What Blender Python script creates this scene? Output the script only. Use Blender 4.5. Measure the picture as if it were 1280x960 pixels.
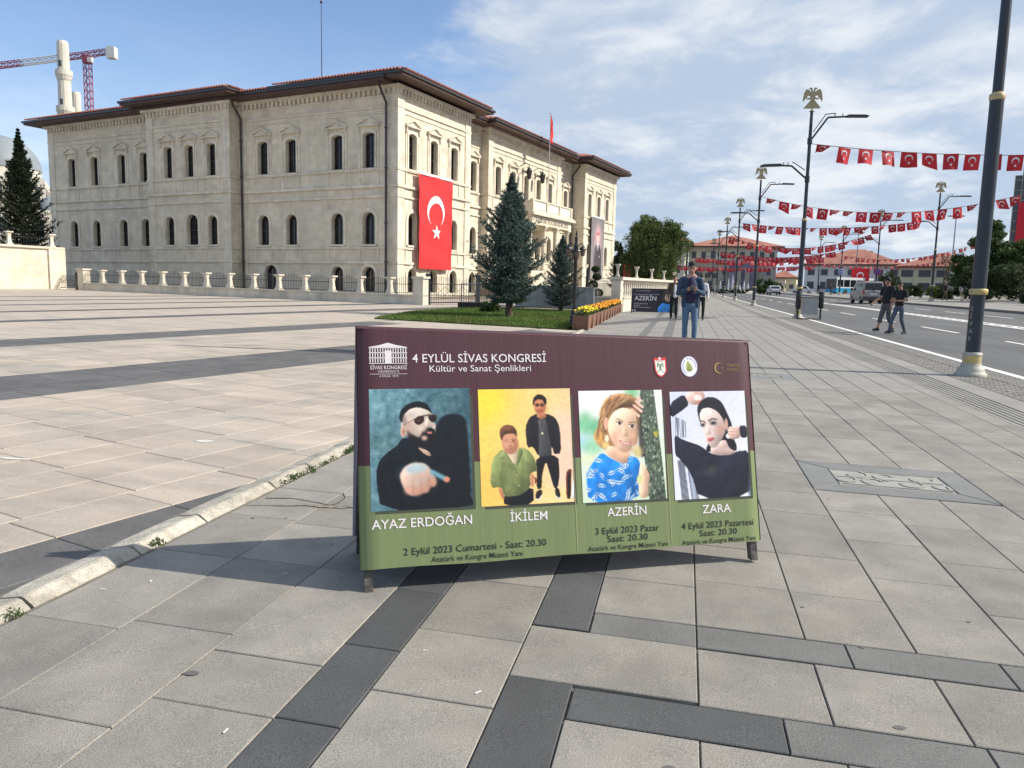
import bpy, math, random
import numpy as np
from mathutils import Vector, Matrix
PI = math.pi
R = math.radians
sc = bpy.context.scene
for o in list(bpy.data.objects):
    bpy.data.objects.remove(o)
col = sc.collection
# ------------------------------------------------------------ camera
cam_d = bpy.data.cameras.new('camera')
cam = bpy.data.objects.new('camera', cam_d)
col.objects.link(cam)
RT = Vector((0.9751, 0.2208, 0.0225)); FW = Vector((-0.2165, 0.9686, -0.1226)).normalized()
RT = (RT - FW * RT.dot(FW)).normalized(); UP = RT.cross(FW)
cam.matrix_world = Matrix(((RT.x, UP.x, -FW.x, 0), (RT.y, UP.y, -FW.y, 0), (RT.z, UP.z, -FW.z, 1.35), (0, 0, 0, 1)))
cam_d.sensor_fit = 'HORIZONTAL'; cam_d.sensor_width = 36; cam_d.lens = 950.4 / 1280 * 36
cam_d.clip_start = 0.05; cam_d.clip_end = 6000
sc.camera = cam
# ------------------------------------------------------------ light
SUN_EL = R(37); SUN_DIR = Vector((0.985, 0.17, 0)).normalized()      # horizontal direction towards the sun
AZ = math.atan2(SUN_DIR.x, SUN_DIR.y)                                # clockwise from +Y
w = bpy.data.worlds.new('World'); sc.world = w; w.use_nodes = True
nt = w.node_tree; N = nt.nodes; L = nt.links; N.clear()
def nd(t, **kw):
    n = N.new(t)
    for k, v in kw.items(): setattr(n, k, v)
    return n
out = nd('ShaderNodeOutputWorld'); bg = nd('ShaderNodeBackground'); bg.inputs['Strength'].default_value = 0.074
sky = nd('ShaderNodeTexSky', sky_type='NISHITA', sun_disc=False)
sky.sun_elevation = SUN_EL; sky.sun_rotation = AZ; sky.air_density = 1.0; sky.dust_density = 1.6; sky.altitude = 1200
tc = nd('ShaderNodeTexCoord'); sep = nd('ShaderNodeSeparateXYZ')
L.new(tc.outputs['Generated'], sep.inputs[0])
def mth(op, a, b=None, clamp=False):
    n = nd('ShaderNodeMath', operation=op); n.use_clamp = clamp
    for i, v in enumerate((a, b)):
        if v is None: continue
        if isinstance(v, (int, float)): n.inputs[i].default_value = v
        else: L.new(v, n.inputs[i])
    return n.outputs[0]
zc = mth('ADD', mth('MAXIMUM', sep.outputs[2], 0.0), 0.16)
cx = mth('DIVIDE', sep.outputs[0], zc); cy = mth('DIVIDE', sep.outputs[1], zc)
cmb = nd('ShaderNodeCombineXYZ'); L.new(cx, cmb.inputs[0]); L.new(cy, cmb.inputs[1])
def noise(scale, det, rough, offs, dist=0.0):
    m = nd('ShaderNodeMapping'); m.inputs['Location'].default_value = offs; m.inputs['Scale'].default_value = (1, 1, 1)
    L.new(cmb.outputs[0], m.inputs[0])
    n = nd('ShaderNodeTexNoise'); n.inputs['Scale'].default_value = scale; n.inputs['Detail'].default_value = det
    n.inputs['Roughness'].default_value = rough; n.inputs['Distortion'].default_value = dist
    L.new(m.outputs[0], n.inputs[0]); return n.outputs[0]
def ramp(v, a, b, c0=0.0, c1=1.0):
    n = nd('ShaderNodeMapRange'); n.interpolation_type = 'SMOOTHSTEP'
    for k, x in zip((1, 2, 3, 4), (a, b, c0, c1)): n.inputs[k].default_value = x
    L.new(v, n.inputs[0]); return n.outputs[0]
n1 = noise(0.75, 8, 0.56, (3.1, 1.7, 0), 0.3)      # big cloud masses
n2 = noise(2.9, 8, 0.60, (7.3, 2.2, 0), 0.4)
n3 = noise(1.3, 4, 0.5, (1.4, 8.2, 0))
# the sky is clearer towards the far left of the view (the north west), cloudier to the east
east = ramp(mth('SUBTRACT', sep.outputs[0], mth('MULTIPLY', sep.outputs[1], 0.10)), -0.62, 0.00, -0.24, 0.36)
cov = mth('ADD', mth('ADD', mth('MULTIPLY', n1, 0.70), mth('MULTIPLY', n2, 0.30)), east)
mask = ramp(cov, 0.45, 0.60, 0.0, 0.94)
low = ramp(sep.outputs[2], 0.0, 0.33, 0.72, 0.0)   # pale band near the horizon
mask2 = mth('MAXIMUM', mask, low, True)
ccol = nd('ShaderNodeMixRGB'); ccol.inputs[1].default_value = (5.2, 6.3, 7.9, 1); ccol.inputs[2].default_value = (8.9, 9.2, 9.6, 1)
L.new(ramp(mth('ADD', mth('MULTIPLY', n3, 0.45), mth('MULTIPLY', n2, 0.55)), 0.44, 0.62), ccol.inputs[0])
mix = nd('ShaderNodeMixRGB'); L.new(mask2, mix.inputs[0])
skm = nd('ShaderNodeMixRGB', blend_type='MULTIPLY'); skm.inputs[0].default_value = 1; skm.inputs[2].default_value = (1.75, 1.85, 1.98, 1)
L.new(sky.outputs[0], skm.inputs[1])
L.new(skm.outputs[0], mix.inputs[1]); L.new(ccol.outputs[0], mix.inputs[2])
L.new(mix.outputs[0], bg.inputs['Color']); L.new(bg.outputs[0], out.inputs[0])
sd = bpy.data.lights.new('sun', 'SUN'); sd.energy = 4.6; sd.angle = R(0.53); sd.color = (1.0, 0.92, 0.80)
sun = bpy.data.objects.new('sun', sd); col.objects.link(sun)
sv = Vector((SUN_DIR.x * math.cos(SUN_EL), SUN_DIR.y * math.cos(SUN_EL), math.sin(SUN_EL)))
sun.rotation_euler = sv.to_track_quat('Z', 'Y').to_euler(); sun.location = (40, 10, 60)
vs = sc.view_settings; vs.view_transform = 'Standard'; vs.look = 'None'; vs.exposure = 0.40; vs.gamma = 1.0; vs.use_curve_mapping = False
sc.cycles.max_bounces = 6; sc.cycles.transparent_max_bounces = 6

# ------------------------------------------------------------ helpers
GX, GY = -0.013521, 0.010578
def gz(x, y):                      # the gently rising ground
    x = max(x, -400)
    if x < -12.5: a = GX * -12.5 - 0.0051 * (x + 12.5)
    elif x < 5: a = GX * x
    else: a = GX * 5 + 0.02 * (min(x, 70) - 5)
    return a + GY * min(y, 260)
BREAKS = (-400, -12.5, 5, 70)
def tag(o, label=None, cat=None, group=None, kind=None):
    if label: o['label'] = label
    if cat: o['category'] = cat
    if group: o['group'] = group
    if kind: o['kind'] = kind
    return o
def empty(name, loc, rz=0, label=None, cat=None, group=None):
    o = bpy.data.objects.new(name, None); col.objects.link(o)
    o.location = loc; o.rotation_euler = (0, 0, rz); o.empty_display_size = 0.2
    return tag(o, label, cat, group)
def link(name, me, parent=None, loc=None, rz=0):
    o = bpy.data.objects.new(name, me); col.objects.link(o)
    if parent: o.parent = parent
    if loc is not None: o.location = loc
    if rz: o.rotation_euler = (0, 0, rz)
    return o
def copy_tree(o, parent=None):
    c = o.copy(); col.objects.link(c); c.parent = parent
    for ch in list(o.children): copy_tree(ch, c)
    return c
class MB:
    def __init__(s): s.v = []; s.f = []; s.m = []; s.s = []
    def add(s, vs, fs, mi=0, sm=False):
        b = len(s.v); s.v += [tuple(p) for p in vs]
        for f in fs: s.f.append(tuple(i + b for i in f)); s.m.append(mi); s.s.append(sm)
        return s
    def box(s, x0, x1, y0, y1, z0, z1, mi=0):
        v = [(x, y, z) for z in (z0, z1) for y in (y0, y1) for x in (x0, x1)]
        return s.add(v, [(0, 2, 3, 1), (4, 5, 7, 6), (0, 1, 5, 4), (2, 6, 7, 3), (0, 4, 6, 2), (1, 3, 7, 5)], mi)
    def cb(s, c, d, rz=0, mi=0):     # box by centre and size, turned about z
        x, y, z = c; a, b, h = d[0] / 2, d[1] / 2, d[2] / 2; cs, sn = math.cos(rz), math.sin(rz)
        v = [(x + i * a * cs - j * b * sn, y + i * a * sn + j * b * cs, z + k * h) for k in (-1, 1) for j in (-1, 1) for i in (-1, 1)]
        return s.add(v, [(0, 2, 3, 1), (4, 5, 7, 6), (0, 1, 5, 4), (2, 6, 7, 3), (0, 4, 6, 2), (1, 3, 7, 5)], mi)
    def tube(s, p0, p1, r0, r1=None, n=8, mi=0, caps=True, sm=True):
        if r1 is None: r1 = r0
        p0 = Vector(p0); p1 = Vector(p1); d = (p1 - p0)
        if d.length < 1e-6: return s
        q = d.to_track_quat('Z', 'Y'); X = q @ Vector((1, 0, 0)); Y = q @ Vector((0, 1, 0))
        v = []
        for p, r in ((p0, r0), (p1, r1)):
            for i in range(n):
                t = 2 * PI * i / n; v.append(p + X * math.cos(t) * r + Y * math.sin(t) * r)
        s.add(v, [(i, (i + 1) % n, n + (i + 1) % n, n + i) for i in range(n)], mi, sm)
        if caps: s.add(v, [tuple(range(n))[::-1], tuple(range(n, 2 * n))], mi)
        return s
    def path(s, pts, r, n=6, mi=0):
        for a, b in zip(pts, pts[1:]): s.tube(a, b, r, r, n, mi)
        return s
    def lathe(s, prof, c=(0, 0, 0), n=16, mi=0, sm=True, sx=1, sy=1):
        v = []; m = len(prof)
        for r, z in prof:
            for i in range(n):
                t = 2 * PI * i / n; v.append((c[0] + r * math.cos(t) * sx, c[1] + r * math.sin(t) * sy, c[2] + z))
        f = [(j * n + i, j * n + (i + 1) % n, (j + 1) * n + (i + 1) % n, (j + 1) * n + i) for j in range(m - 1) for i in range(n)]
        s.add(v, f, mi, sm)
        s.add(v, [tuple(range(n))[::-1], tuple(range((m - 1) * n, m * n))], mi)
        return s
    def ell(s, c, r, n=12, m=8, mi=0, M=None):
        v = []; f = []
        for j in range(1, m):
            ph = PI * j / m
            for i in range(n):
                t = 2 * PI * i / n; v.append(Vector((r[0] * math.sin(ph) * math.cos(t), r[1] * math.sin(ph) * math.sin(t), r[2] * math.cos(ph))))
        v += [Vector((0, 0, r[2])), Vector((0, 0, -r[2]))]
        if M is not None: v = [M @ p for p in v]
        v = [p + Vector(c) for p in v]; T = (m - 1) * n
        for j in range(m - 2):
            for i in range(n): f.append((j * n + i, (j + 1) * n + i, (j + 1) * n + (i + 1) % n, j * n + (i + 1) % n))
        for i in range(n): f.append((T, i, (i + 1) % n)); f.append((T + 1, (m - 2) * n + (i + 1) % n, (m - 2) * n + i))
        return s.add(v, f, mi, True)
    def ext(s, poly, F, d0, d1, mi=0):   # a 2D outline placed by F(a,b,depth) and given thickness d0..d1
        n = len(poly); v = [F(a, b, d0) for a, b in poly] + [F(a, b, d1) for a, b in poly]
        return s.add(v, [tuple(range(n))[::-1], tuple(range(n, 2 * n))] + [(i, (i + 1) % n, n + (i + 1) % n, n + i) for i in range(n)], mi)
    def build(s, name, mats, parent=None, loc=None, rz=0, **kw):
        me = bpy.data.meshes.new(name); me.from_pydata(s.v, [], s.f)
        if not isinstance(mats, (list, tuple)): mats = [mats]
        for m in mats: me.materials.append(m)
        if any(s.m): me.polygons.foreach_set('material_index', s.m)
        if any(s.s): me.polygons.foreach_set('use_smooth', s.s)
        me.update()
        o = link(name, me, parent, loc, rz)
        if kw: tag(o, **kw)
        return o
def quads_mesh(name, V, mats, fmat=None):     # V: (n,4,3) or (n,3,3) numpy -> loose faces
    n, k = V.shape[0], V.shape[1]
    me = bpy.data.meshes.new(name); me.vertices.add(n * k); me.vertices.foreach_set('co', V.reshape(-1).astype(np.float32))
    me.loops.add(n * k); me.loops.foreach_set('vertex_index', np.arange(n * k, dtype=np.int32))
    me.polygons.add(n); me.polygons.foreach_set('loop_start', np.arange(0, n * k, k, dtype=np.int32))
    for m in mats: me.materials.append(m)
    if fmat is not None: me.polygons.foreach_set('material_index', fmat.astype(np.int32))
    me.update(calc_edges=True); return me

# ------------------------------------------------------------ materials
def lin(c):
    return tuple(((x / 255) / 12.92 if x / 255 <= 0.04045 else ((x / 255 + 0.055) / 1.055) ** 2.4) for x in c) + (1,)
def mat(name, c, rough=0.7, var=0.12, scale=3.0, bump=0.0, bscale=40.0, metal=0.0, fine=0.0, fscale=200.0, rnd=0.0, spec=0.5, c2=None, emit=None, stretch=None, coord='Position'):
    m = bpy.data.materials.new(name); m.use_nodes = True; t = m.node_tree; n = t.nodes; l = t.links
    b = n['Principled BSDF']; b.inputs['Roughness'].default_value = rough; b.inputs['Metallic'].default_value = metal
    b.inputs['Specular IOR Level'].default_value = spec
    g = n.new('ShaderNodeNewGeometry'); src = g.outputs['Position']
    if coord == 'Object': src = n.new('ShaderNodeTexCoord').outputs['Object']
    if stretch:
        mp = n.new('ShaderNodeMapping'); mp.inputs['Scale'].default_value = stretch; l.new(src, mp.inputs[0]); src = mp.outputs[0]
    base = tuple(c) + (1,) if len(c) == 3 else c
    def nz(s, d=5, r=0.6):
        x = n.new('ShaderNodeTexNoise'); x.inputs['Scale'].default_value = s; x.inputs['Detail'].default_value = d; x.inputs['Roughness'].default_value = r
        l.new(src, x.inputs[0]); return x.outputs[0]
    def mr(v, a, b_, c0, c1):
        x = n.new('ShaderNodeMapRange'); x.inputs[1].default_value = a; x.inputs[2].default_value = b_; x.inputs[3].default_value = c0; x.inputs[4].default_value = c1
        l.new(v, x.inputs[0]); return x.outputs[0]
    cur = None
    rgb = n.new('ShaderNodeRGB'); rgb.outputs[0].default_value = base; cur = rgb.outputs[0]
    if c2 is not None:
        mx = n.new('ShaderNodeMixRGB'); l.new(mr(nz(scale * 0.6, 6, 0.65), 0.42, 0.62, 0, 1), mx.inputs[0]); l.new(cur, mx.inputs[1]); mx.inputs[2].default_value = tuple(c2) + (1,)
        cur = mx.outputs[0]
    def mul(v):
        nonlocal cur
        hs = n.new('ShaderNodeHueSaturation'); l.new(v, hs.inputs['Value']); l.new(cur, hs.inputs['Color']); cur = hs.outputs[0]
    if var: mul(mr(nz(scale), 0.3, 0.7, 1 - var, 1 + var))
    if fine: mul(mr(nz(fscale, 2, 0.5), 0.3, 0.7, 1 - fine, 1 + fine))
    if rnd:
        oi = n.new('ShaderNodeObjectInfo'); mul(mr(oi.outputs['Random'], 0, 1, 1 - rnd, 1 + rnd))
    l.new(cur, b.inputs['Base Color'])
    if bump:
        bp = n.new('ShaderNodeBump'); bp.inputs['Strength'].default_value = bump; bp.inputs['Distance'].default_value = 0.01
        l.new(nz(bscale, 4, 0.6), bp.inputs['Height']); l.new(bp.outputs[0], b.inputs['Normal'])
    if emit: b.inputs['Emission Color'].default_value = tuple(emit) + (1,); b.inputs['Emission Strength'].default_value = 1.0
    return m
def attr_mat(name, rough=0.45):
    m = bpy.data.materials.new(name); m.use_nodes = True; n = m.node_tree.nodes; b = n['Principled BSDF']; b.inputs['Roughness'].default_value = rough
    a = n.new('ShaderNodeAttribute'); a.attribute_name = 'print'; m.node_tree.links.new(a.outputs['Color'], b.inputs['Base Color']); return m
def leaf_mat(name, c, c2, rough=0.6):
    m = mat(name, c, rough, 0.25, 1.3, c2=c2, spec=0.25)
    b = m.node_tree.nodes['Principled BSDF']; b.inputs['Subsurface Weight'].default_value = 0.0
    t = m.node_tree; tr = t.nodes.new('ShaderNodeBsdfTranslucent'); mx = t.nodes.new('ShaderNodeMixShader'); mx.inputs[0].default_value = 0.25
    s = b.inputs['Base Color'].links[0].from_socket; t.links.new(s, tr.inputs[0]); t.links.new(b.outputs[0], mx.inputs[1]); t.links.new(tr.outputs[0], mx.inputs[2])
    t.links.new(mx.outputs[0], t.nodes['Material Output'].inputs[0]); return m
M = {}
M['slab'] = mat('grey_granite', (0.255, 0.240, 0.213), 0.8, 0.15, 3.4, 0.35, 260, fine=0.34, fscale=240, rnd=0.13, c2=(0.215, 0.205, 0.188))
M['slab_far'] = mat('grey_granite_far', (0.255, 0.245, 0.225), 0.8, 0.14, 0.8, 0.2, 60, fine=0.1, fscale=30)
M['dark_slab'] = mat('dark_granite', (0.072, 0.075, 0.078), 0.75, 0.18, 3.0, 0.3, 260, fine=0.42, fscale=260, rnd=0.14)
M['blue_slab'] = mat('bluish_granite', (0.150, 0.150, 0.145), 0.75, 0.16, 3.0, 0.3, 260, fine=0.35, fscale=240, rnd=0.12)
M['plaza'] = mat('beige_travertine', (0.435, 0.372, 0.305), 0.72, 0.14, 2.2, 0.25, 60, fine=0.12, fscale=90, rnd=0.08, c2=(0.345, 0.31, 0.265), stretch=(0.6, 1.6, 1))
M['plaza_dark'] = mat('dark_basalt', (0.115, 0.112, 0.108), 0.7, 0.2, 2.5, 0.25, 80, fine=0.25, fscale=120, rnd=0.12)
M['joint'] = mat('joint_sand', (0.16, 0.145, 0.12), 0.95, 0.25, 8, 0.4, 90)
M['kerb'] = mat('limestone_kerb', (0.47, 0.44, 0.375), 0.85, 0.22, 9, 0.8, 70, fine=0.2, fscale=120, c2=(0.30, 0.275, 0.23), rnd=0.05)
M['asphalt'] = mat('asphalt', (0.115, 0.118, 0.12), 0.9, 0.14, 0.9, 0.3, 80, fine=0.2, fscale=60, c2=(0.088, 0.09, 0.092), stretch=(1, 0.18, 1))
M['line'] = mat('road_paint', (0.72, 0.72, 0.69), 0.7, 0.10, 4, fine=0.1, fscale=40)
M['cobble'] = mat('cobble_paver', (0.20, 0.19, 0.175), 0.85, 0.25, 6, 0.3, 90, fine=0.2, fscale=120)
M['earth'] = mat('dry_earth', (0.17, 0.145, 0.11), 0.95, 0.2, 0.5, 0.3, 20)
M['stone'] = mat('cream_ashlar', (0.71, 0.64, 0.52), 0.8, 0.10, 1.1, 0.3, 14, fine=0.06, fscale=9, c2=(0.60, 0.545, 0.445))
M['trim'] = mat('cream_trim', (0.72, 0.655, 0.54), 0.8, 0.12, 1.5, 0.3, 30, c2=(0.60, 0.54, 0.43))
M['white_stone'] = mat('white_stone', (0.58, 0.53, 0.44), 0.75, 0.12, 3, 0.3, 30)
M['wood_eave'] = mat('brown_eave', (0.065, 0.030, 0.024), 0.6, 0.15, 2, c2=(0.085, 0.045, 0.035))
M['gutter'] = mat('dark_gutter', (0.035, 0.03, 0.03), 0.35, 0.1, 2)
M['tile'] = mat('red_tile', (0.30, 0.10, 0.065), 0.8, 0.25, 3, c2=(0.20, 0.075, 0.055))
M['glass'] = mat('window_glass', (0.012, 0.014, 0.018), 0.08, 0, spec=0.6)
M['frame'] = mat('dark_frame', (0.03, 0.024, 0.02), 0.5, 0.1, 5)
M['iron'] = mat('black_iron', (0.014, 0.016, 0.02), 0.4, 0.1, 5)
M['grey_iron'] = mat('grey_iron', (0.30, 0.31, 0.32), 0.4, 0.1, 5, metal=0.6)
M['white_iron'] = mat('white_railing', (0.62, 0.60, 0.54), 0.5, 0.08, 5)
M['pole'] = mat('blue_black_paint', (0.017, 0.024, 0.036), 0.38, 0.15, 2, fine=0.1, fscale=30)
M['cream_paint'] = mat('cream_paint', (0.50, 0.38, 0.13), 0.55, 0.2, 6, c2=(0.42, 0.36, 0.22))
M['grey_base'] = mat('grey_cast_base', (0.36, 0.35, 0.31), 0.6, 0.2, 12)
M['brass'] = mat('emblem_gold', (0.34, 0.29, 0.17), 0.45, 0.12, 8, metal=0.3)
M['red'] = mat('flag_red', (0.66, 0.018, 0.022), 0.7, 0.06, 2)
M['red2'] = mat('bunting_red', (0.50, 0.016, 0.028), 0.75, 0.12, 2, rnd=0.25)
M['white'] = mat('flag_white', (0.75, 0.72, 0.72), 0.7, 0.03, 2)
M['skin'] = mat('skin', (0.36, 0.20, 0.135), 0.55, 0.06, 10)
M['hair'] = mat('dark_hair', (0.012, 0.010, 0.009), 0.6, 0.2, 60, 0.5, 90)
M['bark'] = mat('bark', (0.09, 0.065, 0.045), 0.9, 0.3, 12, 0.8, 40)
M['rail'] = mat('cord', (0.12, 0.12, 0.12), 0.7, 0)
# ashlar joints on the walls: wide blocks with fine dark joints
def ashlar(m, bw=0.85, bh=0.36, amt=0.87):
    t = m.node_tree; n = t.nodes; l = t.links; b = n['Principled BSDF']
    tx = n.new('ShaderNodeTexCoord'); br = n.new('ShaderNodeTexBrick'); br.inputs['Scale'].default_value = 1
    br.inputs['Brick Width'].default_value = bw; br.inputs['Row Height'].default_value = bh; br.inputs['Mortar Size'].default_value = 0.012; br.inputs['Mortar Smooth'].default_value = 0.4
    br.inputs['Color1'].default_value = (1, 1, 1, 1); br.inputs['Color2'].default_value = (0.91, 0.90, 0.87, 1); br.inputs['Mortar'].default_value = (amt, amt * 0.98, amt * 0.94, 1)
    sp = n.new('ShaderNodeSeparateXYZ'); l.new(tx.outputs['Object'], sp.inputs[0]); ad = n.new('ShaderNodeMath'); l.new(sp.outputs[0], ad.inputs[0]); l.new(sp.outputs[1], ad.inputs[1])
    cb = n.new('ShaderNodeCombineXYZ'); l.new(ad.outputs[0], cb.inputs[0]); l.new(sp.outputs[2], cb.inputs[1]); l.new(cb.outputs[0], br.inputs['Vector'])
    s = b.inputs['Base Color'].links[0].from_socket; mx = n.new('ShaderNodeMixRGB'); mx.blend_type = 'MULTIPLY'; mx.inputs[0].default_value = 1
    l.new(s, mx.inputs[1]); l.new(br.outputs['Color'], mx.inputs[2]); l.new(mx.outputs[0], b.inputs['Base Color'])
ashlar(M['stone'])
def streaks(m, amt=0.16):        # rain streaks and grime running down the stone
    t = m.node_tree; n = t.nodes; l = t.links; b = n['Principled BSDF']; g = n.new('ShaderNodeNewGeometry'); mp = n.new('ShaderNodeMapping'); mp.inputs['Scale'].default_value = (1.6, 1.6, 0.16); l.new(g.outputs['Position'], mp.inputs[0])
    x = n.new('ShaderNodeTexNoise'); x.inputs['Scale'].default_value = 1.0; x.inputs['Detail'].default_value = 7; x.inputs['Roughness'].default_value = 0.7; l.new(mp.outputs[0], x.inputs[0])
    r = n.new('ShaderNodeMapRange'); r.inputs[1].default_value = 0.35; r.inputs[2].default_value = 0.66; r.inputs[3].default_value = 1 - amt; r.inputs[4].default_value = 1.05; l.new(x.outputs[0], r.inputs[0])
    h = n.new('ShaderNodeHueSaturation'); l.new(r.outputs[0], h.inputs['Value']); l.new(b.inputs['Base Color'].links[0].from_socket, h.inputs['Color']); l.new(h.outputs[0], b.inputs['Base Color'])
streaks(M['stone'], 0.09); streaks(M['trim'], 0.14)

# ------------------------------------------------------------ ground
def clipx(poly, k, keep_less):
    r = []; n = len(poly)
    for i in range(n):
        a, b = poly[i], poly[(i + 1) % n]; ia = (a[0] <= k) if keep_less else (a[0] >= k); ib = (b[0] <= k) if keep_less else (b[0] >= k)
        if ia: r.append(a)
        if ia != ib:
            t = (k - a[0]) / (b[0] - a[0]); r.append((k, a[1] + t * (b[1] - a[1])))
    return r
def sheet(mb, poly, dz, mi=0):
    bs = [-1e5] + list(BREAKS) + [1e5]
    for lo, hi in zip(bs, bs[1:]):
        p = clipx(clipx(poly, hi, True), lo, False)
        if len(p) < 3: continue
        for ylo, yhi in ((-1e5, 260), (260, 1e5)):
            q = [(b, a) for a, b in p]; q = clipx(clipx(q, yhi, True), ylo, False); q = [(b, a) for a, b in q]
            if len(q) >= 3: mb.add([(x, y, gz(x, y) + dz) for x, y in q], [tuple(range(len(q)))], mi)
    return mb
def rect(x0, x1, y0, y1): return [(x0, y0), (x1, y0), (x1, y1), (x0, y1)]
sheet(MB(), rect(-2500, 2500, -60, 3500), -0.06).build('ground', M['earth'], kind='structure')
def kx(y): return -2.48 if y < 6 else (-2.48 - (y - 6) * 0.0148 if y < 60 else -3.28)      # outer line of the limestone kerb
road = sheet(MB(), rect(5.0, 17.9, -20, 420), -0.004).build('road', M['asphalt'], kind='structure')
mk = MB(); sheet(mk, rect(5.46, 5.62, -20, 300), 0.0); mk.build('edge_line', M['line'], road)
for x in (11.62, 12.05):
    sheet(MB(), rect(x, x + 0.22, -20, 300), 0.0).build('centre_line', M['line'], road)
for k in range(-1, 26):
    y = 27.2 + 7.75 * k
    sheet(MB(), rect(8.62, 8.76, y, y + 4.0), 0.0).build('lane_dash', M['line'], road)
for k in range(0, 20):
    y = 33.9 + 6.2 * k
    sheet(MB(), rect(15.0, 15.14, y, y + 3.6), 0.0).build('lane_dash', M['line'], road)
# hatching between the two centre lines
hm = MB()
for k in range(150):
    y = 18 + k * 1.1
    sheet(hm, [(11.84, y), (12.05, y + 0.35), (12.05, y + 0.7), (11.84, y + 0.35)], 0.001)
hm.build('hatching', M['line'], road)
# sidewalk
side = MB(); yy = [-8, 6, 60, 260]
for a, b in zip(yy, yy[1:]): sheet(side, [(kx(a), a), (3.95, a), (3.95, b), (kx(b), b)], -0.014)
sidewalk = side.build('sidewalk', M['joint'], kind='structure')
def slab_poly(mb, poly, dz, gap=0.004, ch=0.005, th=0.03, mi=0, org=(0, 0)):
    cx_ = sum(p[0] for p in poly) / len(poly); cy_ = sum(p[1] for p in poly) / len(poly)
    n = len(poly)
    def inset(d):
        r = []
        for i in range(n):
            p0, p1, p2 = poly[i - 1], poly[i], poly[(i + 1) % n]
            e1 = Vector((p1[0] - p0[0], p1[1] - p0[1])); e2 = Vector((p2[0] - p1[0], p2[1] - p1[1]))
            if e1.length < 1e-4 or e2.length < 1e-4: r.append(p1); continue
            e1.normalize(); e2.normalize(); n1_ = Vector((-e1.y, e1.x)); n2_ = Vector((-e2.y, e2.x)); s_ = n1_ + n2_
            k = max(s_.dot(n1_), 0.35); s_ = s_ * (d / k); r.append((p1[0] + s_.x, p1[1] + s_.y))
        return r
    a = inset(gap); c = inset(gap + ch); ox, oy = org; g0 = gz(ox, oy)
    P = lambda q, z: [(x - ox, y - oy, gz(x, y) - g0 * (1 if org != (0, 0) else 0) + z + dz) for x, y in q]
    v = P(a, -th) + P(a, -ch * 0.7) + P(c, 0)
    f = [(i, (i + 1) % n, n + (i + 1) % n, n + i) for i in range(n)] + [(n + i, n + (i + 1) % n, 2 * n + (i + 1) % n, 2 * n + i) for i in range(n)] + [tuple(range(2 * n, 3 * n))]
    return mb.add(v, f, mi)
rng = random.Random(4)
cache = {}
def slab_obj(name, x0, x1, y0, y1, mt, parent, dz=0.0):
    w_, h_ = round(x1 - x0, 3), round(y1 - y0, 3); key = (w_, h_, mt)
    cxx, cyy = (x0 + x1) / 2, (y0 + y1) / 2
    if key not in cache:
        mb = MB(); v = []
        g = 0.0024; c = 0.0032; a, b = w_ / 2 - g, h_ / 2 - g; a2, b2 = a - c, b - c
        for (p, q, z) in ((a, b, -0.03), (a, b, -0.003), (a2, b2, 0)):
            v += [(-p, -q, z + GX * -p + GY * -q), (p, -q, z + GX * p + GY * -q), (p, q, z + GX * p + GY * q), (-p, q, z + GX * -p + GY * q)]
        f = [(i, (i + 1) % 4, 4 + (i + 1) % 4, 4 + i) for i in range(4)] + [(4 + i, 4 + (i + 1) % 4, 8 + (i + 1) % 4, 8 + i) for i in range(4)] + [(8, 9, 10, 11)]
        mb.add(v, f); me = bpy.data.meshes.new(name); me.from_pydata(mb.v, [], mb.f); me.materials.append(M[mt]); me.update(); cache[key] = me
    o = link(name, cache[key], parent, (cxx, cyy, gz(cxx, cyy) + dz + rng.uniform(-0.0012, 0.0012)))
    return o
cols = [(-2.44, -2.02, [1.2, 1.75, 2.34, 3.11, 3.70]), (-2.02, -1.59, [1.1, 1.80, 2.42, 3.12, 3.66]), (-1.59, -1.165, [0.9, 1.42, 1.973, 2.30, 3.119, 3.72]),
        (-1.165, -0.948, [1.0, 1.5, 1.98, 2.474, 3.0, 3.5]), (-0.948, -0.53, [1.2, 1.7, 2.208, 2.668, 3.2, 3.8]), (-0.53, -0.305, None),
        (-0.305, 0.107, [3.41, 4.0]), (0.107, 0.521, [3.5, 4.007, 4.79]), (0.521, 0.922, [3.49, 4.01, 4.79]), (0.922, 1.324, [3.786, 4.35, 4.92, 5.4]),
        (1.324, 1.70, [3.48, 4.118, 4.75, 5.4]), (1.70, 2.09, [3.1, 4.0, 4.59, 5.4]), (2.09, 2.46, [3.4, 4.05, 4.7, 5.3, 5.81]), (2.46, 2.86, [3.3, 3.9, 4.5, 5.2, 5.9]), (2.86, 3.25, [3.6, 4.3, 5.0, 5.6]), (3.25, 3.478, [3.2, 4.1, 5.0, 5.9])]
pieces = []
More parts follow.
